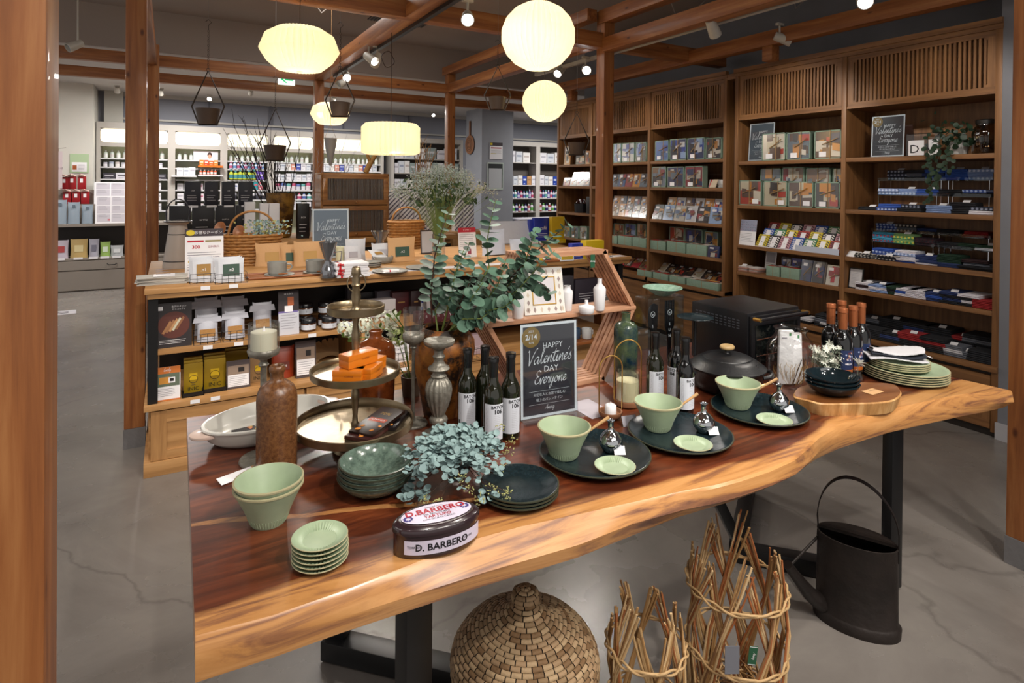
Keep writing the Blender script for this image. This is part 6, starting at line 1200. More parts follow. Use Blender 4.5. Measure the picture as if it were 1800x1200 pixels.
def a_cof(m, w, h): Q(m, w, h, .06, .94, .08, .72, WHITE, -.0006); Q(m, w, h, .06, .94, .5, .82, C('#8f7a6a'), -.0008); Q(m, w, h, .5, .75, .58, .74, C('#1d1513'), -.001); L(m, w, h, .12, .88, .42, 6, .06)
card('coffee_card', 'brown card with a coffee cup photo right of the gold boxes', spanx(398, 440, 682, 634, Z2), a_cof, mt=C('#4b3f3f'))
for k in range(2): blk('coffee_box', 'mustard gold coffee box behind the coffee cup card, %s' % ('front', 'rear')[k], spanx(398, 438, 670, 622 - 3 * k, Z2), YF_, .022, .08 + .03 * k, 'box', 'gold INIC coffee boxes')
blk('coffee_box', 'brown coffee box half hidden behind the candle stand', spanx(441, 472, 676, 632, Z2), C('#94724a'), .03, .05, art=a_inic)
p, w, h = spanx(481, 519, 668, 614, Z2); bag('rust orange coffee bag between two cards on the lower shelf', p + Vector((0, .06, 0)), w * 1.1, h, .06, C('#6d2412'), 'CAFE', mat('rust_bag', '#8f3316', .4), -.05, None, 'coffee_bag', .4, lw=.5, lh=.25)
card('cookie_card', 'brown card with two mugs pictured beside the kraft filters', spanx(520, 556, 663, 600, Z2), a_cof, mt=C('#4b3f3f'))
for i in range(5): t = MB().at((0, 0, 0), 0, 0, radians(-38 + 14 * i)).prism([(-.05, 0), (.05, 0), (.028, .004), (-.028, .004)], 0, .11, mat('filter_kraft', '#8f7350', .8), [(-.012, 0), (.012, 0), (.01, .004), (-.01, .004)]).at(); p = spanx(557, 600, 640, 600, Z2)[0]; t.build('paper_filter', loc=p + Vector((-.03 + .016 * i, .06 + .008 * i, .03)), label='folded brown paper filter, %s in the fan beside the mug card' % ORD[i], cat='filter', group='fan of paper filters')
def a_mus(m, w, h):
    for k in range(4):
        for q in range(4): m.quad((-w * .48, -.0006, h * (.12 + .22 * k + .03 * q)), (w * .48, -.0006, h * (.12 + .22 * k + .03 * q)), (w * .48, -.0006, h * (.125 + .22 * k + .03 * q)), (-w * .48, -.0006, h * (.125 + .22 * k + .03 * q)), BLACK)
        for q in range(6): u = .08 + .15 * q; Q(m, w, h, u, u + .035, .14 + .22 * k + .02 * (q % 3), .17 + .22 * k + .02 * (q % 3), BLACK, -.0007)
blk('music_box', 'white box printed with sheet music in a wire basket', spanx(680, 722, 640, 600, Z2), WHITE, .03, .03, art=a_mus); wire_basket('wire basket around the sheet music box', spanx(676, 730, 645, 610, Z2)[0] + Vector((0, .05, 0)), .22, .12, .09)
blk('pink_box', 'pale pink box in a wire basket right of the rusty vase', spanx(831, 868, 625, 590, Z2), C('#a58e94'), .05, .05); wire_basket('wire basket around the pale pink box', spanx(828, 872, 630, 610, Z2)[0] + Vector((0, .06, 0)), .17, .12, .07)
for i, (px, c, lb) in enumerate(((1020, '#39506a', 'blue'), (1040, '#c3c4c4', 'white'))):
    p = onz(px, 603, Z2) + Vector((0, .06, .0)); t = thing('mug', '%s mug on a wooden riser seen through the hexagonal rack' % lb, 'mug', p + Vector((0, 0, .02))); q = mat('mug_' + lb, c, .3); MB().lathe([(1e-4, 0), (.03, 0), (.036, .006), (.038, .075), (.035, .075), (.032, .01), (1e-4, .008)], q, 30, cap=False).build('body', t, sm=60); MB().tube([(.036, 0, .06), (.055, 0, .055), (.055, 0, .03), (.036, 0, .02)], .004, q, 7).build('handle', t)
p = onz(1030, 606, Z2) + Vector((0, .06, 0)); MB().box(-.12, .12, -.05, .06, 0, .0195, TR).build('wooden_riser', loc=p, label='small wooden riser under the blue and white mugs', cat='riser', bevel=.002)
for i, (px, py, z) in enumerate(((343, 702, .36), (378, 694, .36), (366, 609, .632), (420, 602, .632), (362, 505, .95), (412, 501, .95), (549, 586, .632), (1005, 605, .36), (705, 642, .36))):
    p = onz(px, py, z); MB().box(-.022, .022, -.0008, 0, -.008, .012, WHITE).build('price_label', loc=(p.x, IY0 - (.002 if z != .632 else -.017), z - (.012 if z > .5 else .01)), label='small white price label on the counter edge, %s' % ('below the gold boxes, left', 'below the gold boxes, right', 'under the front left cookie bag', 'under the middle cookie bag', 'below bag .n1', 'below bag .n2', 'below the honey jars', 'below the mugs', 'below the music box')[i], cat='label', group='price labels on the counter', sm=0)
# ---------------------------------------------------------------- goods in the bookcases (fronts face -X)
RZ = -pi / 2
def spany(px0, px1, pyt, z, x):
    a, b = onx(px0, 300, x).y, onx(px1, 300, x).y; c = (a + b) / 2; return Vector((x, c, z)), a - b, up((x, c, z), pyt) - z
FAB = [C(h, .6) for h in ('#22305c', '#8c2a33', '#c9c3b8', '#5d6b78', '#c6872e', '#30343c', '#7d5a3c', '#b9b1a4', '#6f7f8f', '#3f5d8a', '#a3a7ad', '#1c1d26')]
BLUES = [C(h, .6) for h in ('#1f3f9a', '#22305c', '#8fa9d0', '#c9c9cc', '#171a26', '#4b6fae')]
WARM = [C(h, .6) for h in ('#c9bfa6', '#8a6a4a', '#5a4134', '#b03a2c', '#d6cdbf', '#c98a3c', '#3a3532')]
def collage(m, w, h, R, pal, y=0, n=9):
    m.quad((-w / 2, y, 0), (w / 2, y, 0), (w / 2, y, h), (-w / 2, y, h), R.choice(pal))
    for i in range(n):
        a, b = R.uniform(-.5, .2) * w, R.uniform(0, .7) * h; c, d = min(w / 2, a + R.uniform(.18, .5) * w), min(h, b + R.uniform(.15, .45) * h); s = R.uniform(-.06, .06) * h
        m.quad((a, y - .0008 * (i + 1), b), (c, y - .0008 * (i + 1), max(0, b + s)), (c, y - .0008 * (i + 1), min(h, d + s)), (a, y - .0008 * (i + 1), d), R.choice(pal))
RIB = mat('jute_ribbon', '#96774f', .8)
def gift(label, s, d, seed, pal, group, bow=1, name='gift_box', tilt=.0):
    p, w, h = s; R = random.Random(seed); t = thing(name, label, 'gift box', p, RZ, group, rx=-tilt); f = .008
    MB().box(-w / 2, w / 2, .004, d, 0, h, SAGE).box(-w / 2, -w / 2 + f, -.002, .004, 0, h, SAGE).box(w / 2 - f, w / 2, -.002, .004, 0, h, SAGE).box(-w / 2, w / 2, -.002, .004, 0, f, SAGE).box(-w / 2, w / 2, -.002, .004, h - f, h, SAGE).build('box', t, sm=0)
    m = MB().at((0, .004, f)); collage(m, w - 2 * f, h - 2 * f, R, pal, -.0006, 10); m.at().build('contents', t, sm=0)
    MB().quad((-w / 2 + f, -.0062, f), (w / 2 - f, -.0062, f), (w / 2 - f, -.0062, h - f), (-w / 2 + f, -.0062, h - f), CELLO).build('window', t, sm=0)
    if bow:
        x = w * R.uniform(-.05, .15); m = MB().box(x - .003, x + .003, -.0085, -.0065, 0, h, RIB); z = h * .6; a = R.uniform(.3, .9)
        for k in (-1, 1): m.tube([(x, -.010, z), (x + k * w * .3 * cos(a), -.016, z + k * w * .3 * sin(a))], .0038, RIB, 5)
        m.build('ribbon', t)
    lx = -w * .3 if R.random() < .5 else w * .12; MB().box(lx, lx + w * .27, -.0078, -.0068, h * .07, h * .25, WHITE).build('label_card', t, sm=0); return t
def packs(where, px0, px1, n, pyt, z, x, pal, seed, tilt=.25, d=.02, wob=1):
    R = random.Random(seed); p0, W, h = spany(px0, px1, pyt, z, x); protos = []; w = W / n * .93
    for i in range(n):
        c = Vector((x + R.uniform(0, .006), p0.y + W / 2 - (i + .5) * W / n, z)); lb = 'small cellophane gift pack %s, %s from the left' % (where, ORD[i]); k = i % 4
        if k < len(protos): dup(protos[k], c, RZ + R.uniform(-.05, .05), lb); continue
        t = thing('gift_pack', lb, 'gift pack', c, RZ, 'gift packs ' + where, rx=-tilt); protos.append(t); m = MB(); collage(m.box(-w / 2, w / 2, 0, d, 0, h, R.choice(pal)), w, h, R, pal, -.0006, 7); m.build('contents', t, sm=0)
        MB().box(-w * .3, w * .05, -.009, -.0085, h * .72, h * .86, WHITE).build('label_card', t, sm=0); m = MB()
        for q in (-1, 1): m.tube([(w * .1, -.010, h * .5), (w * .1 + q * w * .3, -.012, h * (.5 + .25 * q * R.random()))], .003, RIB, 5)
        m.build('ribbon', t); MB().quad((-w / 2, -.0105, 0), (w / 2, -.0105, 0), (w / 2, -.0105, h), (-w / 2, -.0105, h), CELLO).build('cellophane', t, sm=0)
def lowbox(where, spans, pyt, z, x, group, d=.13):
    for i, (a, b) in enumerate(spans):
        p, w, h = spany(a, b, pyt[i] if isinstance(pyt, list) else pyt, z, x); t = thing('low_gift_box', 'low sage green gift box tied with twine %s, %s from the left' % (where, ORD[i]), 'gift box', p, RZ, group)
        MB().box(-w / 2, w / 2, 0, d, 0, h, SAGE).build('box', t, bevel=.001); MB().box(-.002, .002, -.0008, d, 0, h + .0008, RIB).build('twine', t, sm=0); m = MB().at((0, .004, h + .002), 0, -pi / 2); collage(m, w * .96, d * .9, random.Random(i + 3), WARM + FAB[:4], 0, 8); m.at().build('contents', t, sm=0)
XF = CX + .02; A1, A2, A3, A4, AC = 1.7455, 1.4805, 1.1525, .8425, .549
w_ = 'of the bay right of the glossy post'
g = 'boxed ties on the top shelf ' + w_
for i, (a, b, t_) in enumerate(((1151, 1175, 247), (1177, 1206, 244), (1208, 1238, 242), (1240, 1268, 242))): gift('sage gift box with blue and white cloths on the top shelf right of the glossy post, %s from the left' % ORD[i], spany(a, b, t_, A1, XF), .06, 20 + i, BLUES if i < 3 else WARM, g)
for i, (a, b, t_) in enumerate(((1146, 1171, 293), (1173, 1202, 293), (1204, 1236, 292))): gift('sage gift box on the second shelf right of the glossy post, %s from the left' % ORD[i], spany(a, b, t_, A2, XF), .06, 30 + i, FAB, 'boxed ties on the second shelf right of the post')
for i in range(8):
    p = onx(1244 + 4 * (i % 5), 329, XF + .02 + .02 * (i // 4)); MB().at((0, 0, 0), RZ + .2 * (i % 3), -.5).box(-.035, .035, 0, .002, 0, .085, (C('#b3a18a'), REDP, C('#c9c6c2'))[i % 3]).at().build('envelope', loc=(XF + .03 + .018 * i, 3.86 + .018 * (i % 5) - .03, A2 + .002), label='small %s envelope in the heap right of the gift boxes, %s from the front' % (('tan', 'red', 'white')[i % 3], ORD[i]), cat='envelope', group='heap of small envelopes', sm=0)
packs('in the front row on the third shelf right of the post', 1147, 1268, 6, 361, A3, XF, FAB + BLUES, 41)
packs('in the back row on the third shelf right of the post', 1170, 1270, 6, 347, A3 + .04, XF + .07, BLUES + WARM, 42)
lowbox('on the fourth shelf right of the glossy post', ((1144, 1171), (1174, 1206), (1208, 1243)), [423, 425, 430], A4, XF, 'low sage boxes on the fourth shelf')
for i, (a, b, t_) in enumerate(((1178, 1204, 399), (1205, 1236, 402), (1240, 1264, 407))): gift('sage gift box behind the low boxes on the fourth shelf, %s from the left' % ORD[i], spany(a, b, t_, A4 + .02, XF + .15), .06, 50 + i, (WARM, BLUES, FAB)[i], 'gift boxes behind the low boxes')
packs('at the right front of the fourth shelf right of the post', 1244, 1265, 1, 432, A4, XF, [FAB[1], FAB[2], FAB[0]], 44, .15)
lowbox('on the lowest shelf right of the glossy post', ((1122, 1147), (1150, 1176), (1179, 1206), (1209, 1264)), [475, 480, 486, 494], AC, CX - .005, 'low sage boxes on the lowest shelf', .10)
packs('behind the low boxes, lowest shelf right of the post', 1155, 1268, 7, 462, AC + .06, XF + .1, WARM + [FAB[5], FAB[11]], 45, .9)
# middle bay, half hidden by the post
for i, (a, b, t_) in enumerate(((1078, 1092, 252), (1093, 1115, 251), (1117, 1136, 250))): gift('gift box on the top shelf directly right of the glossy post, %s from the left' % ORD[i], spany(a, b, t_, A1, XF), .06, 60 + i, BLUES, 'gift boxes beside the post')
packs('on the second shelf directly right of the post', 1074, 1137, 5, 305, A2, XF, FAB, 61)
packs('in the front row on the third shelf directly right of the post', 1075, 1137, 5, 358, A3, XF, WARM + FAB[4:6], 62); packs('in the back row on the third shelf directly right of the post', 1075, 1137, 5, 344, A3 + .035, XF + .07, FAB, 63)
lowbox('on the fourth shelf directly right of the post', ((1074, 1086), (1088, 1111), (1113, 1137)), [414, 415, 418], A4, XF, 'low sage boxes beside the post')
for i, (a, b) in enumerate(((1080, 1098), (1100, 1119), (1121, 1137))): gift('gift box behind the low boxes directly right of the post, %s from the left' % ORD[i], spany(a, b, 393, A4 + .02, XF + .15), .05, 66 + i, (WARM + [YEL], BLUES, WARM)[i], 'gift boxes behind low boxes beside the post')
packs('lying tilted on the lowest shelf directly right of the post', 1085, 1137, 4, 447, AC + .05, XF + .1, WARM + [REDP], 67, .8)
# leftmost bay
for i, (a, b, t_) in enumerate(((991, 1002, 256), (1012, 1028, 264), (1029, 1037, 265))): packs('on the top shelf left of the post, %s' % ('tallest', 'middle', 'rightmost')[i], a, b, 1, t_, A1, XF, WARM, 70 + i, .05)
packs('on the second shelf left of the post', 990, 1037, 4, 312, A2, XF, FAB + WARM, 73); packs('in the back row on the second shelf left of the post', 1005, 1037, 3, 301, A2 + .05, XF + .07, FAB, 74)
p, w, h = spany(1003, 1029, 355, A3, XF + .05); t = thing('hat_box', 'black round gift tub with a striped bow left of the glossy post', 'gift tub', (p.x + .05, p.y, A3 - .09)); t.location = (p.x + .06, p.y, A3); MB().lathe([(1e-4, 0), (.085, 0), (.09, .11), (.086, .11), (.08, .01)], BLKC, 34, cap=False).build('tub', t, sm=60); m = MB()
for k in range(7): a = k * .9; m.tube([(0, 0, .10), (.04 * cos(a), .04 * sin(a), .16), (.065 * cos(a + .4), .065 * sin(a + .4), .12)], .008, (SILV, WINE)[k % 2], 6)
m.build('bow', t)
blk_ = MB().at((0, 0, 0), RZ).box(-.05, .05, 0, .1, 0, .2, BLKC).at().build('black_bag', loc=(XF + .02, spany(1028, 1038, 355, A3, XF)[0].y, A3), label='black paper bag beside the round gift tub', cat='bag', bevel=.002)
for i in range(3): gift('gift box low down left of the glossy post, %s from the left' % ORD[i], spany(990 + i * 15, 1003 + i * 15, 398, A4, XF), .06, 77 + i, FAB, 'gift boxes low in the far bay')
# ---- near bookcase, left bay
B1, B2, B3, B4, BC = 1.7125, 1.3355, .9905, .7585, .431
s = spany(1309, 1350, 219, B1, XF); poster('valentine_sign', 'glossy grey Valentine sign on the top shelf beside three gift boxes', s[0] + Vector((.05, 0, .004)), s[1] * 1.05, s[2] * 1.05, RZ, -.08, mat('glossy_grey_poster', '#6e7680', .12, .3), WINK, False)
for i, (a, b, t_) in enumerate(((1339, 1380, 234), (1382, 1424, 232), (1431, 1478, 229))): gift('sage gift box with books and cloths on the top shelf beside the grey sign, %s from the left' % ORD[i], spany(a, b, t_, B1, XF), .075, 80 + i, WARM + [FAB[0], FAB[3]], 'gift boxes beside the grey Valentine sign')
for i, (a, b, t_) in enumerate(((1300, 1339, 317), (1342, 1384, 318), (1386, 1430, 319), (1433, 1477, 320))): gift('gift box in the front row, second shelf of the near bookcase, %s from the left' % ORD[i], spany(a, b, t_, B2, XF), .075, 85 + i, WARM + [C('#d08a1c')], 'front gift boxes on the second shelf')
for i, (a, b, t_) in enumerate(((1337, 1373, 296), (1375, 1414, 294), (1417, 1460, 295), (1464, 1480, 296))): gift('gift box in the back row, second shelf of the near bookcase, %s from the left' % ORD[i], spany(a, b, t_, B2 + .04, XF + .1), .075, 90 + i, FAB, 'back gift boxes on the second shelf')
MB().box(XF + .09, XF + .19, 2.62, 3.3, B2, B2 + .039, OAK[1]).build('display_riser', label='wooden riser under the back row of gift boxes in the near bookcase', cat='riser')
def a_pat(m, w, h):
    Q(m, w, h, 0, 1, .55, 1, C('#8f93a8'), -.0006)
    for k in range(24): m.at((w * (-.42 + .14 * (k % 7)), -.001, h * (.6 + .1 * (k // 7))), 0, 0, .6 if k % 2 else -.6).add([(-.008, 0, -.001), (.008, 0, -.001), (.008, 0, .001), (-.008, 0, .001)], [(0, 1, 2, 3)], (BLACK, REDP)[k % 5 == 0])
    m.at(); L(m, w, h, .1, .9, .45, 6, .06)
def cardx(label, s, art, mt=None, name='shelf_card', dx=0, th=.0015):
    p, w, h = s; t = thing(name, label, 'sign', p + Vector((dx, 0, 0)), RZ, rx=-.15); MB().box(-w / 2, w / 2, 0, th, 0, h, mt or WHITE).build('card', t, sm=0); m = MB(); art(m, w, h); m.build('print', t, sm=0); return t
cardx('white card with maze pattern standing at the left of the sock display', spany(1300, 1328, 386, B3, XF), a_pat)
SOCK = [(C('#b98a93'), C('#5a3a44')), (C('#c9b22c'), C('#6b6440')), (C('#d0b92f'), C('#22242e')), (C('#2c4f9c'), C('#c9c9cf')), (C('#1f1c24'), C('#d9d5d0')), (C('#9c3a34'), C('#2a2a33')), (C('#3f7a52'), C('#d8d3c4'))]
def sock(label, p, w, h, k, group, tilt=.55):
    a, b = SOCK[k % 7]; t = thing('sock_pack', label, 'socks', p, RZ, group, rx=-tilt); m = MB().box(-w / 2, w / 2, 0, .012, 0, h, a)
    for i in range(5):
        for s_ in (-1, 1): m.at((s_ * w * .34, -.0006, h * (.1 + .18 * i)), 0, 0, .6 * s_).add([(-w * .13, 0, -.004), (w * .13, 0, -.004), (w * .13, 0, .004), (-w * .13, 0, .004)], [(0, 1, 2, 3)], b)
    m.at().build('folded_sock', t, sm=0); m = MB().box(-w * .2, w * .2, -.0022, -.001, 0, h * .86, WHITE); m.text('✦', w * .14, BLACK, (0, -.0024, h * .35)); m.build('paper_band', t, sm=0)
ya, yb = onx(1328, 300, XF).y, onx(1478, 300, XF).y
for r_ in range(3):
    n = 7
    for i in range(n): sock('patterned sock pack with white band, %s row of the display, %s from the left' % (('front', 'middle', 'back')[r_], ORD[i]), Vector((XF + .005 + .055 * r_, ya + (yb - ya) * (i + .5) / n - .01 * r_, B3 + .006 + .050 * r_)), (ya - yb) / n * .95, .11, i * 3 + r_ * 2 + 1, 'sock packs on the stepped display')
t = thing('display_tray', 'white stepped card display holding the sock packs', 'display', (XF, (ya + yb) / 2, B3), RZ); w = ya - yb
MB().box(w * .02, w / 2, -.012, -.010, 0, .045, mat('pale_blue_card', '#b9bfcf', .6)).box(-w / 2, w / 2, -.01, .2, 0, .004, WHITE).box(-w / 2, w / 2, .055, .058, 0, .05, WHITE).box(-w / 2, w / 2, .11, .113, 0, .10, WHITE).build('stepped_card', t, sm=0)
cardx('white illustrated card behind the small trays of packs on the fourth shelf', spany(1346, 1365, 440, B4 + .03, XF + .16), lambda m, w, h: (Q(m, w, h, .1, .9, .35, .9, C('#a5a2a8'), -.0006), L(m, w, h, .1, .9, .25, 2, .1)))
SHT = [mat('cloth_%d' % i, h, .85, bump=.25, bscale=150) for i, h in enumerate(('#23325f', '#15161c', '#7c92bd', '#2b4fa0', '#b9b8bd', '#13301f', '#8f1b1f', '#7ea36a', '#3f8fae', '#5a5d66', '#2a1316', '#cfcbd2'))]
PLAID = {}
def plaid(i):
    if i in PLAID: return PLAID[i]
    a, b_ = (('#2c4488', '#a9b7d6'), ('#222633', '#8d93a6'), ('#5fa06b', '#d6c75a'), ('#3f86a8', '#a83f4e'), ('#1a1d26', '#c2b9b0'), ('#7f93bd', '#c9d2e6'), ('#3a1720', '#161a22'))[i]
    m, n, l, b = nodes('plaid_%d' % i); tc = n.new('ShaderNodeTexCoord'); outs = []
    for k in (0, 1):
        w = n.new('ShaderNodeTexWave'); w.bands_direction = 'XY'[k] if True else 'X'; w.inputs['Scale'].default_value = 13; l.new(tc.outputs['Object'], w.inputs['Vector']); outs.append(w.outputs['Fac'])
    w.bands_direction = 'Z'
    ad = n.new('ShaderNodeMath'); ad.operation = 'MULTIPLY'; l.new(outs[0], ad.inputs[0]); l.new(outs[1], ad.inputs[1]); r = ramp(n, [(.15, a), (.6, b_)]); l.new(ad.outputs[0], r.inputs[0]); l.new(r.outputs[0], b.inputs['Base Color']); b.inputs['Roughness'].default_value = .85; PLAID[i] = m; return m
def folded(name, label, p, w, d, h, mt, group, rz=RZ, cat='shirt', rx=0, tag_=False):
    t = thing(name, label, cat, p, rz, group, rx=rx); P = [(0, 0), (.010, -h * .02)]
    m = MB(); N = 6
    for (a, b, z0, z1) in ((-w / 2, w / 2, 0, h * .5), (-w / 2 * .97, w / 2 * .97, h * .5, h)):
        prof = [(0.004, z0), (0, (z0 + z1) / 2), (.004, z1), (d, z1), (d, z0)]; m.add([(x, y, z) for x in (a, b) for y, z in prof], [(0, 1, 6, 5), (1, 2, 7, 6), (2, 3, 8, 7), (3, 4, 9, 8), (4, 0, 5, 9), (0, 4, 3, 2, 1), (5, 6, 7, 8, 9)], mt)
    m.build('folded_cloth', t, sm=50)
    if tag_: MB().at((w * .1, d * .2, h + .001), .2, -1.2).box(-.02, .02, -.0006, 0, 0, .035, WHITE).at().build('price_tag', t, sm=0)
    return t
def stack(where, px, z, x, n, mts, w, d, h, name='folded_shirt', cat='shirt', seed=0):
    R = random.Random(seed + int(px)); y = onx(px, 300, x).y; zz = z
    for i in range(n):
        lv = '' if n == 1 else ', ' + (('lowest', 'topmost') if n == 2 else ('lowest', 'middle', 'topmost') if n == 3 else ('lowest', 'second from below', 'second from above', 'topmost') if n == 4 else ('lowest', 'second from below', 'middle', 'second from above', 'topmost'))[i]
        folded(name, 'folded %s %s%s' % (cat, where.replace(' pile from the left', ' pile from left'), lv), Vector((x + R.uniform(0, .01), y + R.uniform(-.006, .006), zz)), w * R.uniform(.94, 1.03), d, h, mts[i % len(mts)], 'folded ' + cat + 's ' + where[:40], RZ + R.uniform(-.04, .04), cat, tag_=(i == n - 1 and R.random() < .45)); zz += h * 1.02
for i, px in enumerate((1305, 1325)):
    stack('on the fourth shelf left, %s pile of pink flat packs' % ('left', 'right')[i], px, B4, XF, 4, [C('#b5897a'), C('#c9c2bf')], .09, .1, .011, 'flat_pack', 'flat pack')
lowbox('on the fourth shelf of the near bookcase', ((1349, 1372), (1375, 1407)), [468, 471], B4, XF, 'open sage trays in the near bookcase', .09)
packs('behind the open sage trays of the near bookcase', 1374, 1410, 2, 453, B4 + .02, XF + .1, BLUES, 101, .1); packs('with union jack red and navy right of the sage trays', 1408, 1450, 2, 458, B4, XF + .01, [FAB[1], FAB[0], FAB[2], FAB[11]], 102, .2); packs('in red at the fourth shelf end, near bookcase', 1452, 1476, 1, 466, B4, XF, [FAB[1], REDP, FAB[2]], 103, .2)
LEA = mat('dark_leather', '#24100f', .35); LEB = mat('black_leather', '#111114', .35)
for i in range(9): stack('of dark leather on the bottom shelf behind the oven, %s pile' % ORD[i], 1302 + i * 19, BC, XF - .02 + .06 * (i % 2), 2, [LEA, LEB] if i < 6 else [LEB, SHT[4], LEB], .10, .15, .018, 'leather_wallet', 'wallet')
for i in range(3): stack('in dark grey at the right of the bottom shelf behind the oven, %s pile' % ORD[i], 1448 + i * 12, BC, XF - .01 + .1 * (i % 2), 3, [SHT[1], SHT[9]], .14, .2, .03, 'folded_towel', 'towel')
# ---- near bookcase, right bay
s = spany(1526, 1584, 203, B1, XF); poster('valentine_sign', 'dark Valentine poster with white edge on the top shelf of the rightmost bay', s[0] + Vector((.03, 0, .002)), s[1], s[2], RZ, -.05)
BLKW = mat('black_frame', '#16120f', .4)
def letterframe(label, s, ch, dx):
    p, w, h = s; t = thing('letter_frame', label, 'picture frame', p + Vector((dx, 0, 0)), RZ + .15); m = MB()
    for a, b in (((-w / 2, 0), (w / 2, 0)), ((w / 2, 0), (w / 2, h)), ((w / 2, h), (-w / 2, h)), ((-w / 2, h), (-w / 2, 0))): m.tube([(a[0], 0, a[1] + .003), (b[0], 0, b[1] + .003)], .0025, BLKW, 6)
    m.build('frame', t); MB().box(-w / 2, w / 2, -.0008, .0008, 0.003, h, GLASS).build('glass', t, sm=0); MB().box(-w * .4, w * .36, -.003, -.001, .003, h * .72, WHITE).text(ch, h * .55, BLACK, (-w * .1, -.0034, h * .3)).build('letter_card', t, sm=0)
letterframe('thin black glass frame with a white card lettered D', spany(1594, 1628, 236, B1, XF + .03), 'D', 0); letterframe('thin black glass frame with a white card lettered w', spany(1630, 1651, 234, B1, XF + .06), 'w', 0)
MB().at((0, 0, 0), RZ, .12).box(-.08, .08, 0, .012, 0, .23, C('#3a2015')).at().build('dark_board', loc=(XF + .22, onx(1585, 300, XF + .22).y, B1), label='dark brown board leaning behind the black-edged poster', cat='board', bevel=.002)
p = onx(1685, 270, XF + .12); t = thing('potted_ivy', 'dark green trailing plant in a small white pot hanging over the shelf', 'plant', (p.x, p.y, B1)); MB().lathe([(1e-4, 0), (.045, 0), (.06, .085), (.056, .085), (.045, .01)], mat('white_pot', '#b5b3b0', .4), 30, cap=False).build('pot', t, sm=60)
m = MB(); s = MB(); R = random.Random(6); IVY = mat('ivy_leaf', '#1d3420', .5, var=.3, vscale=25)
for i in range(120): c = Vector((R.uniform(-.1, .06), R.gauss(.02, .07), R.uniform(.05, .26) * (1 - .0))); c.z = .06 + abs(R.gauss(.06, .06)); leaf(m, c, (R.uniform(-1, 1), R.uniform(-1, 1), R.uniform(-.5, .5)), Vector((-1, -.4, .3)), R.uniform(.012, .02), IVY, .9)
for k in range(3):
    y0 = -.01 + .05 * k; P = [(-.04, y0, .09), (-.15, y0, .05), (-.16, y0 + .01, -.05), (-.16, y0, -.12 - .10 * k)]; s.tube(P, .0016, IVY, 4)
    for q in range(12 + 5 * k): u = q / (12 + 5 * k); c = Vector(P[1]).lerp(Vector(P[3]), u) + Vector((-.01, R.uniform(-.025, .025), 0)); leaf(m, c, (R.uniform(-.3, .3), R.uniform(-1, 1), -.6), Vector((-1, 0, .2)), R.uniform(.012, .02), IVY, .9)
m.build('leaves', t, sm=60); s.build('vines', t)
p = onx(1733, 270, XF + .1); t = thing('lidded_jar', 'large embossed glass jar with black lid at the right end of the top shelf', 'jar', (p.x, p.y + .0, B1)); MB().lathe([(1e-4, .002), (.06, .002), (.07, .01), (.072, .13), (.06, .165), (.05, .175), (.05, .19)], glass('smoky_glass', '#b8a68c', .2, .75), 36, cap=False, flute=12, fa=.03).build('glass_body', t, sm=60); MB().lathe([(.054, .188), (.055, .212), (.05, .216), (1e-4, .216)], BLKW, 30).build('lid', t)
def acr_shelf(label, y0, y1, z, x, d, hh):
    t = thing('acrylic_riser', label, 'stand', (x, (y0 + y1) / 2, z), RZ); w = y0 - y1; MB().box(-w / 2, w / 2, 0, d, hh - .004, hh, ACRYL).box(-w / 2, w / 2, -.003, 0, hh - .004, hh + .018, ACRYL).build('acrylic_shelf', t, sm=0)
    m = MB()
    for q in (-w / 2 + .01, w / 2 - .01): m.tube([(q, 0, 0), (q, 0, hh)], .002, CHROME, 5).tube([(q, d - .01, 0), (q, d - .01, hh)], .002, CHROME, 5)
    m.build('wire_legs', t)
def row(where, pxs, z, x, n, mts, w, d, h, seed=0, cat='shirt'):
    for i, px in enumerate(pxs): stack('%s, %s pile from the left' % (where, ORD[i]), px, z, x, n if isinstance(n, int) else n[i], mts[i], w, d, h, 'folded_' + cat.replace(' ', '_'), cat, seed)
# shelf 2 (z 1.335..1.70)
for k, (a, b) in enumerate(((1543, 1650), (1652, 1743))):
    acr_shelf('upper clear riser with folded shirts on the second shelf, %s half' % ('left', 'right')[k], onx(a, 300, XF + .18).y, onx(b, 300, XF + .18).y, B2, XF + .18, .17, .215); acr_shelf('lower clear riser with folded shirts on the second shelf, %s half' % ('left', 'right')[k], onx(a, 300, XF + .09).y, onx(b, 300, XF + .09).y, B2, XF + .09, .17, .11)
row('on the upper riser of the second shelf', (1577, 1606, 1640, 1680, 1722), B2 + .2155, XF + .19, 3, [[plaid(1)], [SHT[1], SHT[9]], [SHT[3], SHT[0]], [SHT[3]], [plaid(5), SHT[2]]], .14, .12, .024)
row('on the lower riser of the second shelf', (1562, 1594, 1628, 1668, 1712), B2 + .1105, XF + .10, 2, [[plaid(5)], [plaid(5), SHT[2]], [SHT[3]], [SHT[1]], [SHT[1], plaid(0)]], .14, .1, .022, 1)
row('along the front of the second shelf', (1526, 1562, 1598, 1649, 1690, 1728), B2, XF + .01, [1, 2, 2, 2, 3, 2], [[SHT[1]], [plaid(0), SHT[3]], [SHT[1], plaid(1)], [SHT[2]], [SHT[1]], [SHT[11], plaid(1)]], .15, .1, .024, 2)
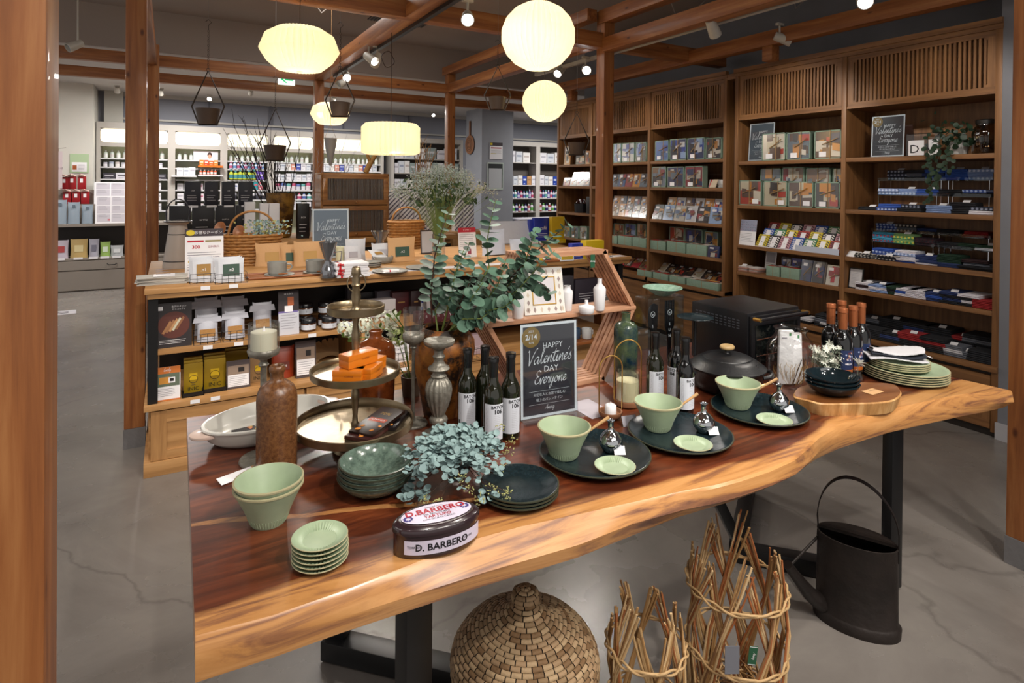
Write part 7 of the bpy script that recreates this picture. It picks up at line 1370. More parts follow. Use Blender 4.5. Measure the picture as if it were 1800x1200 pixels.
# shelf 3 (z .99..1.30)
for k, (a, b) in enumerate(((1533, 1645), (1650, 1743))):
    acr_shelf('upper clear riser with folded cloths on the third shelf, %s half' % ('left', 'right')[k], onx(a, 300, XF + .18).y, onx(b, 300, XF + .18).y, B3, XF + .18, .17, .19); acr_shelf('lower clear riser with folded cloths on the third shelf, %s half' % ('left', 'right')[k], onx(a, 300, XF + .10).y, onx(b, 300, XF + .10).y, B3, XF + .10, .16, .115)
row('on the upper riser of the third shelf', (1558, 1592, 1630, 1668, 1716), B3 + .1905, XF + .19, [3, 3, 2, 2, 2], [[plaid(0)], [plaid(4), SHT[9]], [SHT[1], SHT[0]], [SHT[1]], [SHT[6]]], .14, .12, .018, 3)
row('on the lower riser of the third shelf', (1553, 1588, 1627, 1668, 1708, 1738), B3 + .1155, XF + .11, [4, 4, 3, 2, 2, 2], [[plaid(3), SHT[8]], [plaid(2), SHT[7]], [plaid(6)], [SHT[1]], [SHT[5]], [SHT[11], SHT[5]]], .14, .1, .017, 4)
row('in the middle of the third shelf under the risers', (1552, 1590, 1628, 1668, 1716), B3, XF + .06, [4, 4, 3, 4, 3], [[plaid(0), SHT[3]], [plaid(5), SHT[11]], [SHT[0]], [SHT[5]], [SHT[10], SHT[9]]], .14, .12, .018, 5)
row('along the front edge of the third shelf', (1518, 1558, 1592, 1628, 1668, 1706, 1734), B3, XF - .005, [3, 3, 2, 2, 2, 2, 2], [[plaid(4)], [plaid(4), SHT[1]], [SHT[3], SHT[11]], [SHT[11], SHT[0]], [SHT[0]], [SHT[1]], [SHT[1]]], .13, .06, .011, 6, 'handkerchief')
MB().at((0, 0, 0), RZ, -.9).box(-.06, .06, 0, .0015, 0, .06, WHITE).at().build('white_card', loc=(XF, onx(1496, 300, XF).y, B3 + .001), label='blank white card leaning at the left end of the third shelf', cat='card', sm=0)
def a_let(m, w, h): Q(m, w, h, .08, .92, .06, .94, C('#b9b6b8'), -.0006); L(m, w, h, .2, .8, .8, 9, .07)
cardx('black-framed letter sheet standing left of the folded towels', spany(1490, 1515, 471, B4, XF), a_let, BLKW, 'framed_letter', .02, .01)
row('on the fourth shelf of the rightmost bay', (1520, 1545, 1565, 1592, 1612, 1640, 1672, 1706, 1732), B4, XF + .0, [3, 3, 3, 3, 3, 3, 4, 4, 3], [[SHT[11], SHT[10]], [SHT[2], SHT[11]], [SHT[5], SHT[1]], [SHT[11], SHT[3]], [SHT[11]], [SHT[0], SHT[3]], [SHT[1], SHT[0]], [SHT[1], SHT[11]], [SHT[6]]], .12, .22, .018, 7, 'towel')
row('along the front of the bottom shelf right', (1500, 1535, 1570, 1602, 1640, 1672, 1700, 1728), BC, XF - .02, [3, 3, 3, 4, 4, 3, 2, 3], [[SHT[9], SHT[1]], [SHT[1]], [SHT[1], SHT[0]], [SHT[1], SHT[1], SHT[6], SHT[6]], [SHT[1], SHT[10], SHT[6]], [SHT[9], SHT[4]], [SHT[9]], [SHT[1]]], .15, .13, .022, 8, 'sweater')
row('at the back of the bottom shelf right', (1530, 1570, 1610, 1650, 1690, 1722), BC, XF + .14, [4, 5, 5, 5, 4, 5], [[SHT[1], SHT[9]], [SHT[1]], [SHT[1], SHT[0]], [SHT[1]], [SHT[1], SHT[6]], [SHT[1], SHT[9]]], .17, .18, .025, 9, 'sweater')
# ---------------------------------------------------------------- back of the shop
UN = mat('taupe_white_shelving', '#b3ada6', .5); PGR = mat('pale_green_back', '#c5cbb0', .7); LBX = mat('lit_cream_panel', '#fbf2d8', .6, emit=.78); SHW = mat('white_shelf_board', '#c9c8ca', .5)
R6 = random.Random(60); YU = 10.6
def unit(x0, x1, label, z1=2.36, zs=(1.83, 1.70, 1.52, 1.36, 1.2, 1.04), lit=True):
    t = thing('wall_shelving', label, 'shelving', (x0, YU, 0)); o = Vector((x0, YU, 0))
    def B(n, m, **k): m.v = [tuple(Vector(v) - o) for v in m.v]; return m.build(n, t, **k)
    fr = MB().box(x0, x0 + .05, YU, 10.95, 0, z1, UN).box(x1 - .05, x1, YU, 10.95, 0, z1, UN).box(x0 + .05, x1 - .05, YU, 10.95, z1 - .09, z1, UN); B('back_panel', MB().box(x0 + .05, x1 - .05, 10.9, 10.95, 0, z1 - .09, PGR if lit else C('#5a534e')))
    if lit:
        B('light_panel', MB().box(x0 + .05, x1 - .05, YU + .03, YU + .05, 2.06, z1 - .09, LBX)); B('frame_rail', MB().box(x0 + .05, x1 - .05, YU, YU + .06, 2.0, 2.06, UN))
        for cx, s in ((x0 + .05, 1), (x1 - .05, -1)):
            for cz, q in ((2.06, 1), (z1 - .09, -1)): fr.add([(cx, YU + .028, cz), (cx + s * .05, YU + .028, cz), (cx + s * .015, YU + .028, cz + q * .015), (cx, YU + .028, cz + q * .05)], [(0, 1, 2, 3) if s * q > 0 else (3, 2, 1, 0)], UN)
    B('frame', fr)
    for z in zs: B('shelf', MB().box(x0 + .05, x1 - .05, YU + .02, 10.9, z - .02, z, SHW if lit else UN))
UX = [(-1.6, -1.36), (-.93, .03), (.03, .76), (.76, 1.47), (1.47, 2.2), (2.2, 3.4)]
for (a, b), l in zip(UX, ('left of the white pier', 'right of the white pier, behind the timber posts', 'under the second lit panel, with the orange goods', 'under the third lit panel, with lime bottles', 'under the fourth lit panel, behind the branches', 'under the fifth lit panel, above the wooden cabinet')): unit(a, b, 'pale wall shelving ' + l)
unit(3.55, 5.0, 'open wall shelving between the far post and the grey column', 2.35, (1.96, 1.69, 1.41, 1.15), False); unit(6.0, 6.75, 'wall shelving right of the grey column, left half', 2.38, (1.95, 1.48, 1.2, .92, .64), False); unit(6.75, 7.5, 'wall shelving right of the grey column, right half', 2.38, (1.95, 1.48, 1.2, .92, .64), False)
PT = {}
def pbox(kind, c1, c2):
    k = (kind, c1, c2)
    if k in PT: return PT[k]
    m = MB(); a, b = C(c1, .5), C(c2, .5)
    if kind == 'box': m.box(-.5, .5, -.35, .35, 0, 1, a).quad((-.36, -.352, .5), (.36, -.352, .5), (.36, -.352, .68), (-.36, -.352, .68), b).quad((-.3, -.352, .12), (.1, -.352, .12), (.1, -.352, .18), (-.3, -.352, .18), b)
    elif kind == 'bottle': m.lathe([(1e-4, 0), (.46, 0), (.5, .03), (.5, .62), (.42, .72), (.2, .78), (.2, .8)], a, 12).lathe([(.24, .8), (.24, .97), (.2, 1), (1e-4, 1)], b, 10).lathe([(.505, .12), (.505, .5)], b, 12, cap=False)
    elif kind == 'jar': m.lathe([(1e-4, 0), (.48, 0), (.5, .06), (.5, .6)], a, 14).lathe([(.5, .6), (.5, .95), (.46, 1), (1e-4, 1)], b, 14)
    elif kind == 'pouch': m.add([(-.5, -.3, 0), (.5, -.3, 0), (.5, .3, 0), (-.5, .3, 0), (-.48, -.03, 1), (.48, -.03, 1), (.48, .03, 1), (-.48, .03, 1)], [(0, 3, 2, 1), (4, 5, 6, 7), (0, 1, 5, 4), (1, 2, 6, 5), (2, 3, 7, 6), (3, 0, 4, 7)], a).quad((-.25, -.21, .4), (.25, -.21, .4), (.22, -.1, .75), (-.22, -.1, .75), b)
    o = m.build('product_' + kind, sm=40); PT[k] = o.data; bpy.data.objects.remove(o); return PT[k]
def goods(kind, cols, x0, x1, z, y, h, w, label, group, gap=.12, depth=.6, hv=.12, cat=None, rz=0):
    x = x0; i = 0
    while x + w * .8 < x1:
        ww = w * R6.uniform(.9, 1.1); a, b = cols[i % len(cols)]; o = bpy.data.objects.new('product_' + kind, pbox(kind, a, b)); COL.objects.link(o)
        hh = h * R6.uniform(1 - hv, 1 + hv); o.scale = (ww, ww * (1.4 if kind == 'box' else 1) * depth / .6, hh); o.location = (x + ww / 2, y + ww * .5, z) if not rz else (y + ww * .5, x + ww / 2, z); o.rotation_euler = (0, 0, rz)
        o['label'] = fitlab(label + ', %s from left' % ORD[i]); o['category'] = cat or kind; o['group'] = group; x += ww * (1 + gap); i += 1
WH = [('#d5d3d8', '#a9a6b0'), ('#c6c9cf', '#8d94a5'), ('#dcd9d6', '#b5a9a4')]; PINKS = [('#d3c6cc', '#b0476a'), ('#c9c9d3', '#4a5f9a'), ('#d9d6da', '#5a9a97')]; DRK = [('#33323c', '#8a8892'), ('#22212a', '#c9c7cc')]
Y1 = YU + .03
for (a, b), nm in zip(UX[1:], ('behind the left timber posts', 'under the second lit panel', 'above the lime bottles', 'behind the brown vase branches', 'above the wooden cabinet')):
    goods('bottle', [('#c9d3c8', '#dcdcd9'), ('#c2ccc6', '#c9c4c0')], a + .08, b - .08, 1.83, Y1 + .08, .12, .055, 'pale skincare bottle on the top shelf ' + nm, 'pale bottles, top shelf ' + nm, .5)
a, b = UX[1]
goods('jar', WH, a + .08, b - .06, 1.70, Y1, .07, .06, 'small white jar on the second shelf behind the left timber posts', 'white jars behind the left posts', .3); goods('box', [('#3a3740', '#b9b6bd'), ('#c9c7cf', '#45424c')], a + .08, b - .08, 1.52, Y1, .09, .16, 'flat striped box on the third shelf behind the left timber posts', 'striped boxes behind the left posts', .05)
for z, n in ((1.36, 'fourth'), (1.2, 'fifth'), (1.04, 'sixth')): goods('box', WH + DRK[:1], a + .08, b - .08, z, Y1, .10, .07, 'white packet on the %s shelf behind the left timber posts' % n, 'white packets %s shelf left' % n, .2)
a, b = UX[2]
goods('box', WH[:2], a + .07, a + .34, 1.585, Y1 - .13, .13, .085, 'plain white box in the wire-framed rack left of the orange goods', 'white boxes left of the orange goods', .05); goods('box', [('#d97a2a', '#e6d9c0'), ('#c8431f', '#e7dcd5'), ('#d0632a', '#f0e2cf')], a + .38, b - .06, 1.745, Y1 - .12, .085, .06, 'orange boxed product on the orange shelf', 'orange boxes', .1); goods('bottle', [('#d6481c', '#c9c3bf'), ('#cf5722', '#d9d4cf')], a + .38, b - .08, 1.60, Y1 - .12, .08, .04, 'orange-red bottle below the orange shelf', 'orange-red bottles', .3)
t = thing('shelf_board', 'bright orange shelf board carrying orange boxes', 'shelf', (a + .36, Y1 - .15, 1.715)); MB().box(0, .35, 0, .14, 0, .03, C('#c9660e')).build('board', t); MB().box(0, .35, 0, .14, -.14, -.115, SHW).build('lower_board', t); MB().box(-.36, -.02, 0, .14, -.155, -.13, SHW).build('side_board', t)
p = (a + .50, Y1 + .03, 1.83); t = thing('beauty_poster', 'small white poster with a dark-haired face above the orange boxes', 'poster', p); MB().box(-.2, .15, 0, .004, 0, .15, WHITE).build('sheet', t); MB().at((0.03, -.001, .07)).add([(.035 * cos(q), 0, .045 * sin(q) + .015) for q in [i * .5 for i in range(13)]], [tuple(range(13))], C('#3a2320')).at((0.03, -.002, .06)).add([(.025 * cos(q), 0, .034 * sin(q)) for q in [i * .5 for i in range(13)]], [tuple(range(13))], C('#c99a80')).at().build('face_print', t, sm=0)
for z, n in ((1.36, 'fourth'), (1.2, 'fifth'), (1.04, 'sixth')): goods('box', WH + PINKS[:1], a + .08, b - .08, z, Y1, .10, .08, 'white carton on the %s shelf under the second lit panel' % n, 'white cartons %s shelf' % n, .15)
a, b = UX[3]
goods('bottle', [('#b4bc38', '#3f7f86'), ('#a8b52e', '#46868c')], a + .08, b - .22, 1.53, Y1 - .05, .15, .065, 'lime green bottle with teal label', 'lime green bottles', .05); goods('bottle', [('#b9c2d6', '#b0567a'), ('#d3d6df', '#5f87b5')], a + .08, b - .08, 1.70, Y1 - .03, .11, .05, 'white-blue bottle with pink cap above the lime bottles', 'white-blue bottles', .1); goods('box', [('#5a3f9a', '#c9c0dd'), ('#6b4fae', '#d0cbe0')], b - .24, b - .08, 1.53, Y1, .13, .06, 'violet box right of the lime bottles', 'violet boxes', .1)
goods('box', [('#2f8f9a', '#cf5a6a'), ('#c9737f', '#e0d9dc')], b - .26, b - .06, 1.36, Y1, .13, .07, 'teal and coral pouch box below the violet boxes', 'teal boxes', .1); goods('jar', DRK, a + .12, b - .07, 1.2, Y1, .11, .08, 'black and white jar right of the black cartons', 'black and white jars', .15); goods('box', PINKS, a + .08, b - .3, 1.36, Y1, .12, .06, 'pink-white carton behind the black cartons', 'pink-white cartons', .1)
for (a, b), nm in ((UX[4], 'behind the brown vase branches'), (UX[5], 'above the wooden cabinet')):
    for z, n, cs, k in ((1.70, 'second', WH + [('#c98a7a', '#d9d4cf'), ('#3f4a9a', '#b9c2dd')], 'box'), (1.52, 'third', WH[:2], 'box'), (1.36, 'fourth', PINKS, 'jar'), (1.2, 'fifth', PINKS + DRK[:1], 'bottle'), (1.04, 'sixth', WH, 'box')): goods(k, cs, a + .08, b - .08, z, Y1, .115, .075, 'small %s on the %s shelf %s' % (k, n, nm), '%s row %s' % (n, nm), .12)
for (a, b), nm in (((3.6, 4.95), 'between the far post and the column'),):
    for z, n, w_, h_ in ((1.96, 'top', .2, .2), (1.69, 'second', .1, .2), (1.41, 'third', .12, .15), (1.15, 'fourth', .1, .14)): goods('box', WH + [('#8d9a97', '#c9c9c9')], a, b, z, Y1, h_, w_, 'white box on the %s shelf %s' % (n, nm), 'white boxes %s %s' % (n, nm), .1)
for (a, b), nm in (((6.06, 6.7), 'left half right of the grey column'), ((6.82, 7.45), 'right half right of the grey column')):
    for z, n, cs, k, h_, w_ in ((1.95, 'top', WH, 'box', .22, .16), (1.48, 'second', WH + [('#1f3f9a', '#d0d6e6'), ('#b98a5a', '#8a6a4a')], 'box', .2, .1), (1.2, 'third', PINKS + [('#6a5fa5', '#cfc9e0')], 'bottle', .17, .06), (.92, 'fourth', [('#9a3a3f', '#d9d4d6'), ('#d0ced6', '#5a9a4a'), ('#c9c9d3', '#2c2a6a')], 'bottle', .16, .07), (.64, 'fifth', [('#5c3a36', '#c9c5c5'), ('#33323c', '#a5a2aa')], 'bottle', .15, .06)): goods(k, cs, a, b, z, Y1, h_, w_, '%s on the %s shelf, %s' % (k, n, nm), '%s %s' % (n, nm), .12)
    goods('box', WH[:2], a + .1, b - .1, 2.02 - .38, Y1, .14, .12, 'grey-white bag on the upper middle shelf, ' + nm, 'bags ' + nm, .1) if 0 else None
t = thing('low_bench', 'pale grey bench counter in front of the shelving right of the grey column', 'counter', (6.3, 9.6, 0)); MB().box(-.7, 1.0, -.2, .3, 0, .82, C('#9c9aa4')).box(-.72, 1.02, -.22, .32, .82, .85, C('#b0aeb6')).build('body', t, bevel=.004)
# wall posters, hanging board
def wposter(label, a, b, y, art, mt=None):
    w, h = b.x - a.x, a.z - b.z; t = thing('wall_poster', label, 'poster', (a.x + w / 2, y, b.z)); MB().box(-w / 2, w / 2, -.006, 0, 0, h, mt or WHITE).build('sheet', t, sm=0); m = MB().at((0, -.006, 0)); art(m, w, h); m.at().build('print', t, sm=0)
wposter('pale green poster on the cream pier above the red packs', ony(123, 270, 10.3), ony(156, 304, 10.3), 10.299, lambda m, w, h: (Q(m, w, h, .1, .9, .06, .56, WHITE), Q(m, w, h, .14, .36, .16, .4, C('#a5572c'), -.001), L(m, w, h, .45, .85, .42, 5, .06)), C('#a7bd97'))
wposter('notice with black and yellow header on the grey column', ony(861, 250, 9.5), ony(883, 280, 9.5), 9.499, lambda m, w, h: (Q(m, w, h, 0, 1, .8, 1, PLUM), Q(m, w, h, .03, .2, .84, .97, YEL, -.001), Q(m, w, h, .08, .9, .64, .7, REDP), Q(m, w, h, .08, .5, .3, .34, YEL), L(m, w, h, .1, .9, .5, 3, .07)))
wposter('white poster with black corner pattern lower on the grey column', ony(857, 285, 9.5), ony(884, 333, 9.5), 9.499, lambda m, w, h: (Q(m, w, h, .04, .96, .05, .95, C('#262a2c')), Q(m, w, h, .08, .9, .05, .78, C('#b9bcc0'), -.0008)), C('#b9c4bd'))
t = thing('pink_banner', 'pale pink vertical banner hanging beside the left timber post', 'banner', (-1.3, 9.9, 1.38)); MB().box(-.07, .06, -.002, .002, 0, .5, C('#c3b3b6')).build('cloth', t); m = MB().text('お知らせ', .035, C('#6b5560'), (0, -.003, .27)); L(m, .12, .5, .1, .8, .2, 3, .05); m.build('print', t, sm=0); MB().box(-.02, .02, -.01, .01, .5, .53, C('#7a4a24')).tube([(-.065, .01, -.475), (-.065, .01, .53)], .004, BLACK, 5).tube([(0, 0, .53), (.1, 0, .55)], .002, BLACK, 4).build('clip', t)
p = onx(827, 245, 4.84); t = thing('round_wooden_board', 'round carved wooden board with long handle hanging on the grey column', 'board', (4.835, p.y, p.z - .1)); m = MB().at((0, 0, 0), 0, 0, -pi / 2); m.lathe([(1e-4, 0), (.17, 0), (.18, .01), (.17, .022), (1e-4, .018)], WD, 36); m.at().build('disc', t, sm=50); MB().box(-.02, 0, -.02, .02, .16, .44, WD).build('handle', t, bevel=.004); m = MB()
for q in (.05, .09, .13): m.tube([(-.024, q * cos(k), q * sin(k)) for k in [i * .35 for i in range(18)]], .003, C('#4a2f1c'), 4, closed=True)
m.build('carved_rings', t)
# left cabinet goods
for i, (px, py, t_) in enumerate(((118, 356, 333), (134, 356, 333), (150, 356, 333), (126, 332, 308), (143, 332, 308), (112, 332, 309))):
    y = 10.0; a = ony(px - 8, py, y); b = ony(px + 7, t_, y); w, h = b.x - a.x, b.z - a.z; z = a.z; t = thing('red_pack', 'red gift pack with white badge on the stepped riser, %s row, %s' % (('lower', 'upper')[i > 2], ('left', 'middle', 'right')[i % 3] if i < 3 else ('middle', 'right', 'left')[i - 3]), 'pack', ((a.x + b.x) / 2, y + (.06 if i > 2 else 0), 1.17 + (.20 if i > 2 else 0)), group='red gift packs')
    MB().box(-w / 2, w / 2, 0, .05, 0, h * .95, mat('red_pack', '#96121c', .4)).build('pack', t, bevel=.006); MB().box(-w * .2, w * .15, -.002, 0, h * .5, h * .78, WHITE).build('badge', t, sm=0); MB().tube([(-w * .45, .0, h * .95), (-w * .1, -.02, h * 1.08), (w * .4, 0, h * .98)], .014, C('#b9958a'), 6).build('bow', t)
t = thing('stepped_riser', 'taupe stepped riser under the red gift packs', 'riser', (-1.2, 10.08, .905)); MB().box(-.2, .75, -.1, .12, 0, .262, TAU).box(-.16, .3, -.025, .12, .262, .46, TAU).build('steps', t)
for i, (a_, b_) in enumerate(((92, 117), (118, 140), (143, 163))):
    a, b = ony(a_, 390, 9.85), ony(b_, 352 + 4 * i, 9.85); bag('silver-blue standing pouch on the grey cabinet, %s' % ('left', 'middle', 'right')[i], Vector(((a.x + b.x) / 2, 9.87, .9055)), b.x - a.x, b.z - .9, .05, C('#4d5a66'), '', mat('silver_blue_foil', '#93a1ae', .3, .3), -.1, 'silver-blue pouches', 'foil_pouch', .8, lw=.25, lh=.14)
def a_br(m, w, h):
    for i in range(2):
        for j in range(3): Q(m, w, h, .06 + .46 * i, .48 + .46 * i, .05 + .31 * j, .33 + .31 * j, C('#c3bec6'), -.0006); L(m, w, h, .1 + .46 * i, .4 + .46 * i, .3 + .31 * j, 3, .05)
    Q(m, w, h, .4, .48, .1, .16, C('#c9626e'), -.001)
for i, (a_, b_, t_, y, z, lb) in enumerate(((167, 222, 344, 9.85, .9055, 'lower'), (165, 222, 320, 10.0, 1.168, 'upper'))): a, b = ony(a_, 388, y), ony(b_, t_, y); card('brochure_rack', 'white brochure rack with printed leaflets on the grey cabinet, %s' % lb, (Vector(((a.x + b.x) / 2, y, z)), b.x - a.x, b.z - z), a_br, 'rack')
for i, (a_, b_, t_, c, d_) in enumerate(((94, 120, 415, '#b9b0bd', '#a23a3a'), (123, 154, 413, '#b59a62', '#c9b98a'), (156, 174, 413, '#a5a3b0', '#6b6a78'), (176, 194, 418, '#8fae5a', '#c9d6c0'), (194, 217, 424, '#a9abae', '#c6c8c9'))):
    a, b = ony(a_, 438, 9.85), ony(b_, t_, 9.85); bag('%s packet on the open lower shelf of the grey cabinet' % ('red-white round', 'yellow checked', 'tilted lilac', 'green', 'low silvery')[i], Vector(((a.x + b.x) / 2, 9.87, .4455)), b.x - a.x, (b.z - .5) * 1.0, .06, C(d_), '', C(c, .4), -.1, 'packets on the lower shelf', 'packet', .5, 0, 'packet'); MB().box(-.05, .05, -.002, 0, 0, .03, WHITE).build('price_label', loc=((a.x + b.x) / 2, 9.795, .43), label='white price label under the %s packet' % ('red-white round', 'yellow checked', 'tilted lilac', 'green', 'low silvery')[i], cat='label', sm=0)
MB().at((0, 0, 0), .1).box(-.22, .22, -.12, .12, 0, .002, C('#b3b0b4')).box(-.17, .15, .02, .05, .002, .003, PLUM).box(-.17, .15, -.05, -.02, .002, .003, PLUM).at().build('floor_mat', loc=(-1.13, 8.3, 0.0), label='white floor sheet with dark print between the left timber posts', cat='floor sheet')
# back counter goods
XB = [(.0, .17), (.18, .36), (.37, .53), (.54, .70)]
for i, (a, b) in enumerate(XB): blk('black_carton', 'wide black carton in the lower row of the black pile, %s from the left' % ORD[i], (Vector(((a + b) / 2, 6.02, .9505)), b - a, .33), BLKC, .14, 0, 'carton', 'wide black cartons', 'BOTTLE')
for i, (a, b) in enumerate(((.12, .25), (.28, .39), (.42, .53), (.56, .68))):
    blk('black_carton', 'tall black carton standing on the pile, %s from the left' % ORD[i], (Vector(((a + b) / 2, 6.04, 1.2815)), b - a, .215), C('#1c1e2a', .4), .09, 0, 'carton', 'tall black cartons', 'CUP'); MB().box(-.04, .04, -.002, 0, 0, .018, WHITE).build('price_label', loc=((a + b) / 2, 6.018, 1.262), label='white price label below the tall black cartons, %s from the left' % ORD[i], cat='label', group='labels on the black cartons', sm=0)
for i, (a, b, h) in enumerate(((.60, .69, .36), (.73, .805, .345), (.81, .9, .345))): blk('white_carton', 'tall white carton in front of the brown cylinder vase, %s from the left' % ORD[i], (Vector(((a + b) / 2, 5.93, .9505)), b - a, h), WHITE, .07, 0, 'carton', 'tall white cartons', art=lambda m, w, h: None)
blk('black_carton', 'single black carton right of the brown cylinder vase', (Vector((1.13, 6.0, .9505)), .11, .34), BLKC, .09, 0, 'carton', None, 'BOX')
V2 = Vector((.955, 6.22, .95)); t = thing('cylinder_vase', 'tall brown-gold cylinder vase holding bare branches', 'vase', V2); MB().lathe([(1e-4, 0), (.085, 0), (.10, .02), (.135, .44), (.13, .44), (.09, .03), (1e-4, .03)], rust('gold_patina', '#4a2e12', '#8a6426', '#a88038'), 44, cap=False).build('body', t, sm=60)
def twigs(label, base, tips, r, mt, seed, spread=.5, n2=5, name='bare_branches'):
    t = thing(name, label, 'branches', base); R = random.Random(seed); m = MB()
    for q in tips:
        e = Vector(q) - base; k = Vector((R.uniform(-.03, .03), R.uniform(-.04, .04), 0)); P = [k * .6, e * .3 + k, e * .65 + Vector((R.uniform(-.03, .03), 0, R.uniform(-.02, .02))), e]; m.tube(P, [r, r * .8, r * .55, r * .25], mt, 5)
        for i in range(n2): u = R.uniform(.35, .95); a = e * u; d = (e.normalized() + Vector((R.uniform(-1, 1), R.uniform(-.5, .5), R.uniform(-.2, .8))) * spread).normalized() * R.uniform(.08, .2); m.tube([a, a + d * .6 + Vector((0, 0, .01)), a + d], [r * .4, r * .3, r * .15], mt, 4)
    m.build('twigs', t); return t
S_ = lambda px, py, d: EYE + ray(px, py) * d
twigs('dark bare branches spreading up-left from the brown cylinder vase', V2 + Vector((0, 0, .05)), [S_(x, y, 5.9) for x, y in ((392, 225), (408, 215), (425, 205), (432, 230), (447, 222), (452, 208), (462, 213), (474, 240), (415, 245), (440, 250), (490, 250), (505, 262), (530, 248), (400, 250), (470, 262), (485, 285))], .007, mat('dark_branch', '#2e2320', .8), 3)
p = Vector((1.33, 6.3, .95)); twigs('silvery curly twigs in a clear glass behind the cabinet', p, [S_(x, y, 6.3) for x, y in ((548, 305), (560, 260), (575, 240), (590, 250), (610, 235), (545, 280), (625, 262), (600, 300), (560, 330), (640, 240))], .004, mat('silver_twig', '#8f8d90', .5, .3), 5, .9, 6)
t = thing('glass_vase', 'dark clear glass vase left of the wooden cabinet', 'vase', (1.19, 6.28, .95)); MB().lathe([(1e-4, 0), (.06, 0), (.07, .3), (.066, .3), (.055, .01)], glass('smoke_glass', '#5a5d6a', .2, .7), 28, cap=False).build('glass_body', t, sm=60)
p = Vector((2.42, 6.45, .95)); twigs('bundle of tan curly twigs standing behind the flower bouquet', p, [S_(x, y, 6.9) for x, y in ((735, 262), (742, 250), (750, 248), (758, 252), (766, 262), (740, 280), (760, 285), (731, 285), (768, 290), (752, 270))], .010, mat('tan_twig', '#957048', .7), 7, .7, 7)
p = Vector((1.78, 6.35, 1.585)); t = thing('driftwood', 'forked tan driftwood branch standing on the wooden cabinet', 'driftwood', (1.74, 6.02, 1.60)); MB().tube([(0, 0, 0), (.05, 0, .10), (.10, .02, .17), (.14, 0, .24)], [.03, .028, .022, .012], mat('driftwood', '#9a7238', .7, bump=.4, bscale=30), 8).tube([(.05, 0, .1), (.02, 0, .18), (.03, 0, .25)], [.02, .016, .008], MATS['driftwood'], 7).build('wood', t, sm=60)
# cabinet with ribbed glass
CW = wood('honey_cabinet_wood', '#7d4d26', '#a06c38', '#b9844a', 0, 1.2, .4, coat=.2); t = thing('glass_door_cabinet', 'honey brown wooden cabinet with two ribbed-glass flap doors', 'cabinet', (1.615, 5.9, .9505)); w, h, d = .68, .64, .3
MB().box(-w / 2, w / 2, .02, d, 0, .02, CW).box(-w / 2, w / 2, .02, d, h - .02, h, CW).box(-w / 2, -w / 2 + .02, .02, d, .02, h - .02, CW).box(w / 2 - .02, w / 2, .02, d, .02, h - .02, CW).box(-w / 2 + .02, w / 2 - .02, d - .01, d, .02, h - .02, CW).box(-w / 2 + .02, w / 2 - .02, .02, d, h * .5, h * .5 + .015, CW).build('carcass', t, bevel=.002)
for k in (0, 1):
    z0 = .015 + k * (h * .5 - .005); z1 = z0 + h * .5 - .02; f = .045; m = MB().box(-w / 2 + .015, w / 2 - .015, 0, .018, z0, z0 + f, CW).box(-w / 2 + .015, w / 2 - .015, 0, .018, z1 - f, z1, CW).box(-w / 2 + .015, -w / 2 + .015 + f, 0, .018, z0 + f, z1 - f, CW).box(w / 2 - .015 - f, w / 2 - .015, 0, .018, z0 + f, z1 - f, CW); dr = m.build('door', t, bevel=.002)
    m = MB()
    for i in range(38): x = -w / 2 + .06 + (w - .12) * (i + .5) / 38; m.tube([(x, .009, z0 + f), (x, .009, z1 - f)], .0062, mat('ribbed_glass', '#6d6158', .12, 0, coat=.4), 6)
    m.build('ribbed_pane', dr, sm=60); MB().at((0, -.012, z0 + f * .5)).lathe([(1e-4, -.012), (.012, -.008), (.014, 0), (.012, .008), (1e-4, .012)], CW, 16).at().build('knob', dr, sm=60)
def a_str(m, w, h):
    n = 17
    for i in range(-6, n): z = i * h / 9; P = [(-w / 2, z), (w / 2, z + w * 1.0), (w / 2, z + w * 1.0 + h / 24), (-w / 2, z + h / 24)]; P = [(x, min(h, max(0, zz))) for x, zz in P]; m.quad(*[(x, -.0006, zz) for x, zz in P], mat('stripe_print', '#625c6c', .6))
for i, (a, b) in enumerate(((2.02, 2.17), (2.18, 2.34), (2.35, 2.49), (2.50, 2.6), (2.84, 2.94), (2.95, 3.08))): blk('striped_box', 'tall white box with dark diagonal stripes behind the round wicker basket, %s from the left' % ORD[i], (Vector(((a + b) / 2, 6.22, .9505)), b - a, .47), WHITE, .1, 0, 'box', 'striped boxes', art=a_str)
t = thing('box_stand', 'wooden side stand under the right striped boxes', 'stand', (2.98, 6.3, 0)); MB().box(-.2, .22, -.15, .15, 0, .90, PALE[2]).box(-.22, .24, -.17, .17, .90, .95, PALE[0]).build('body', t, bevel=.003)
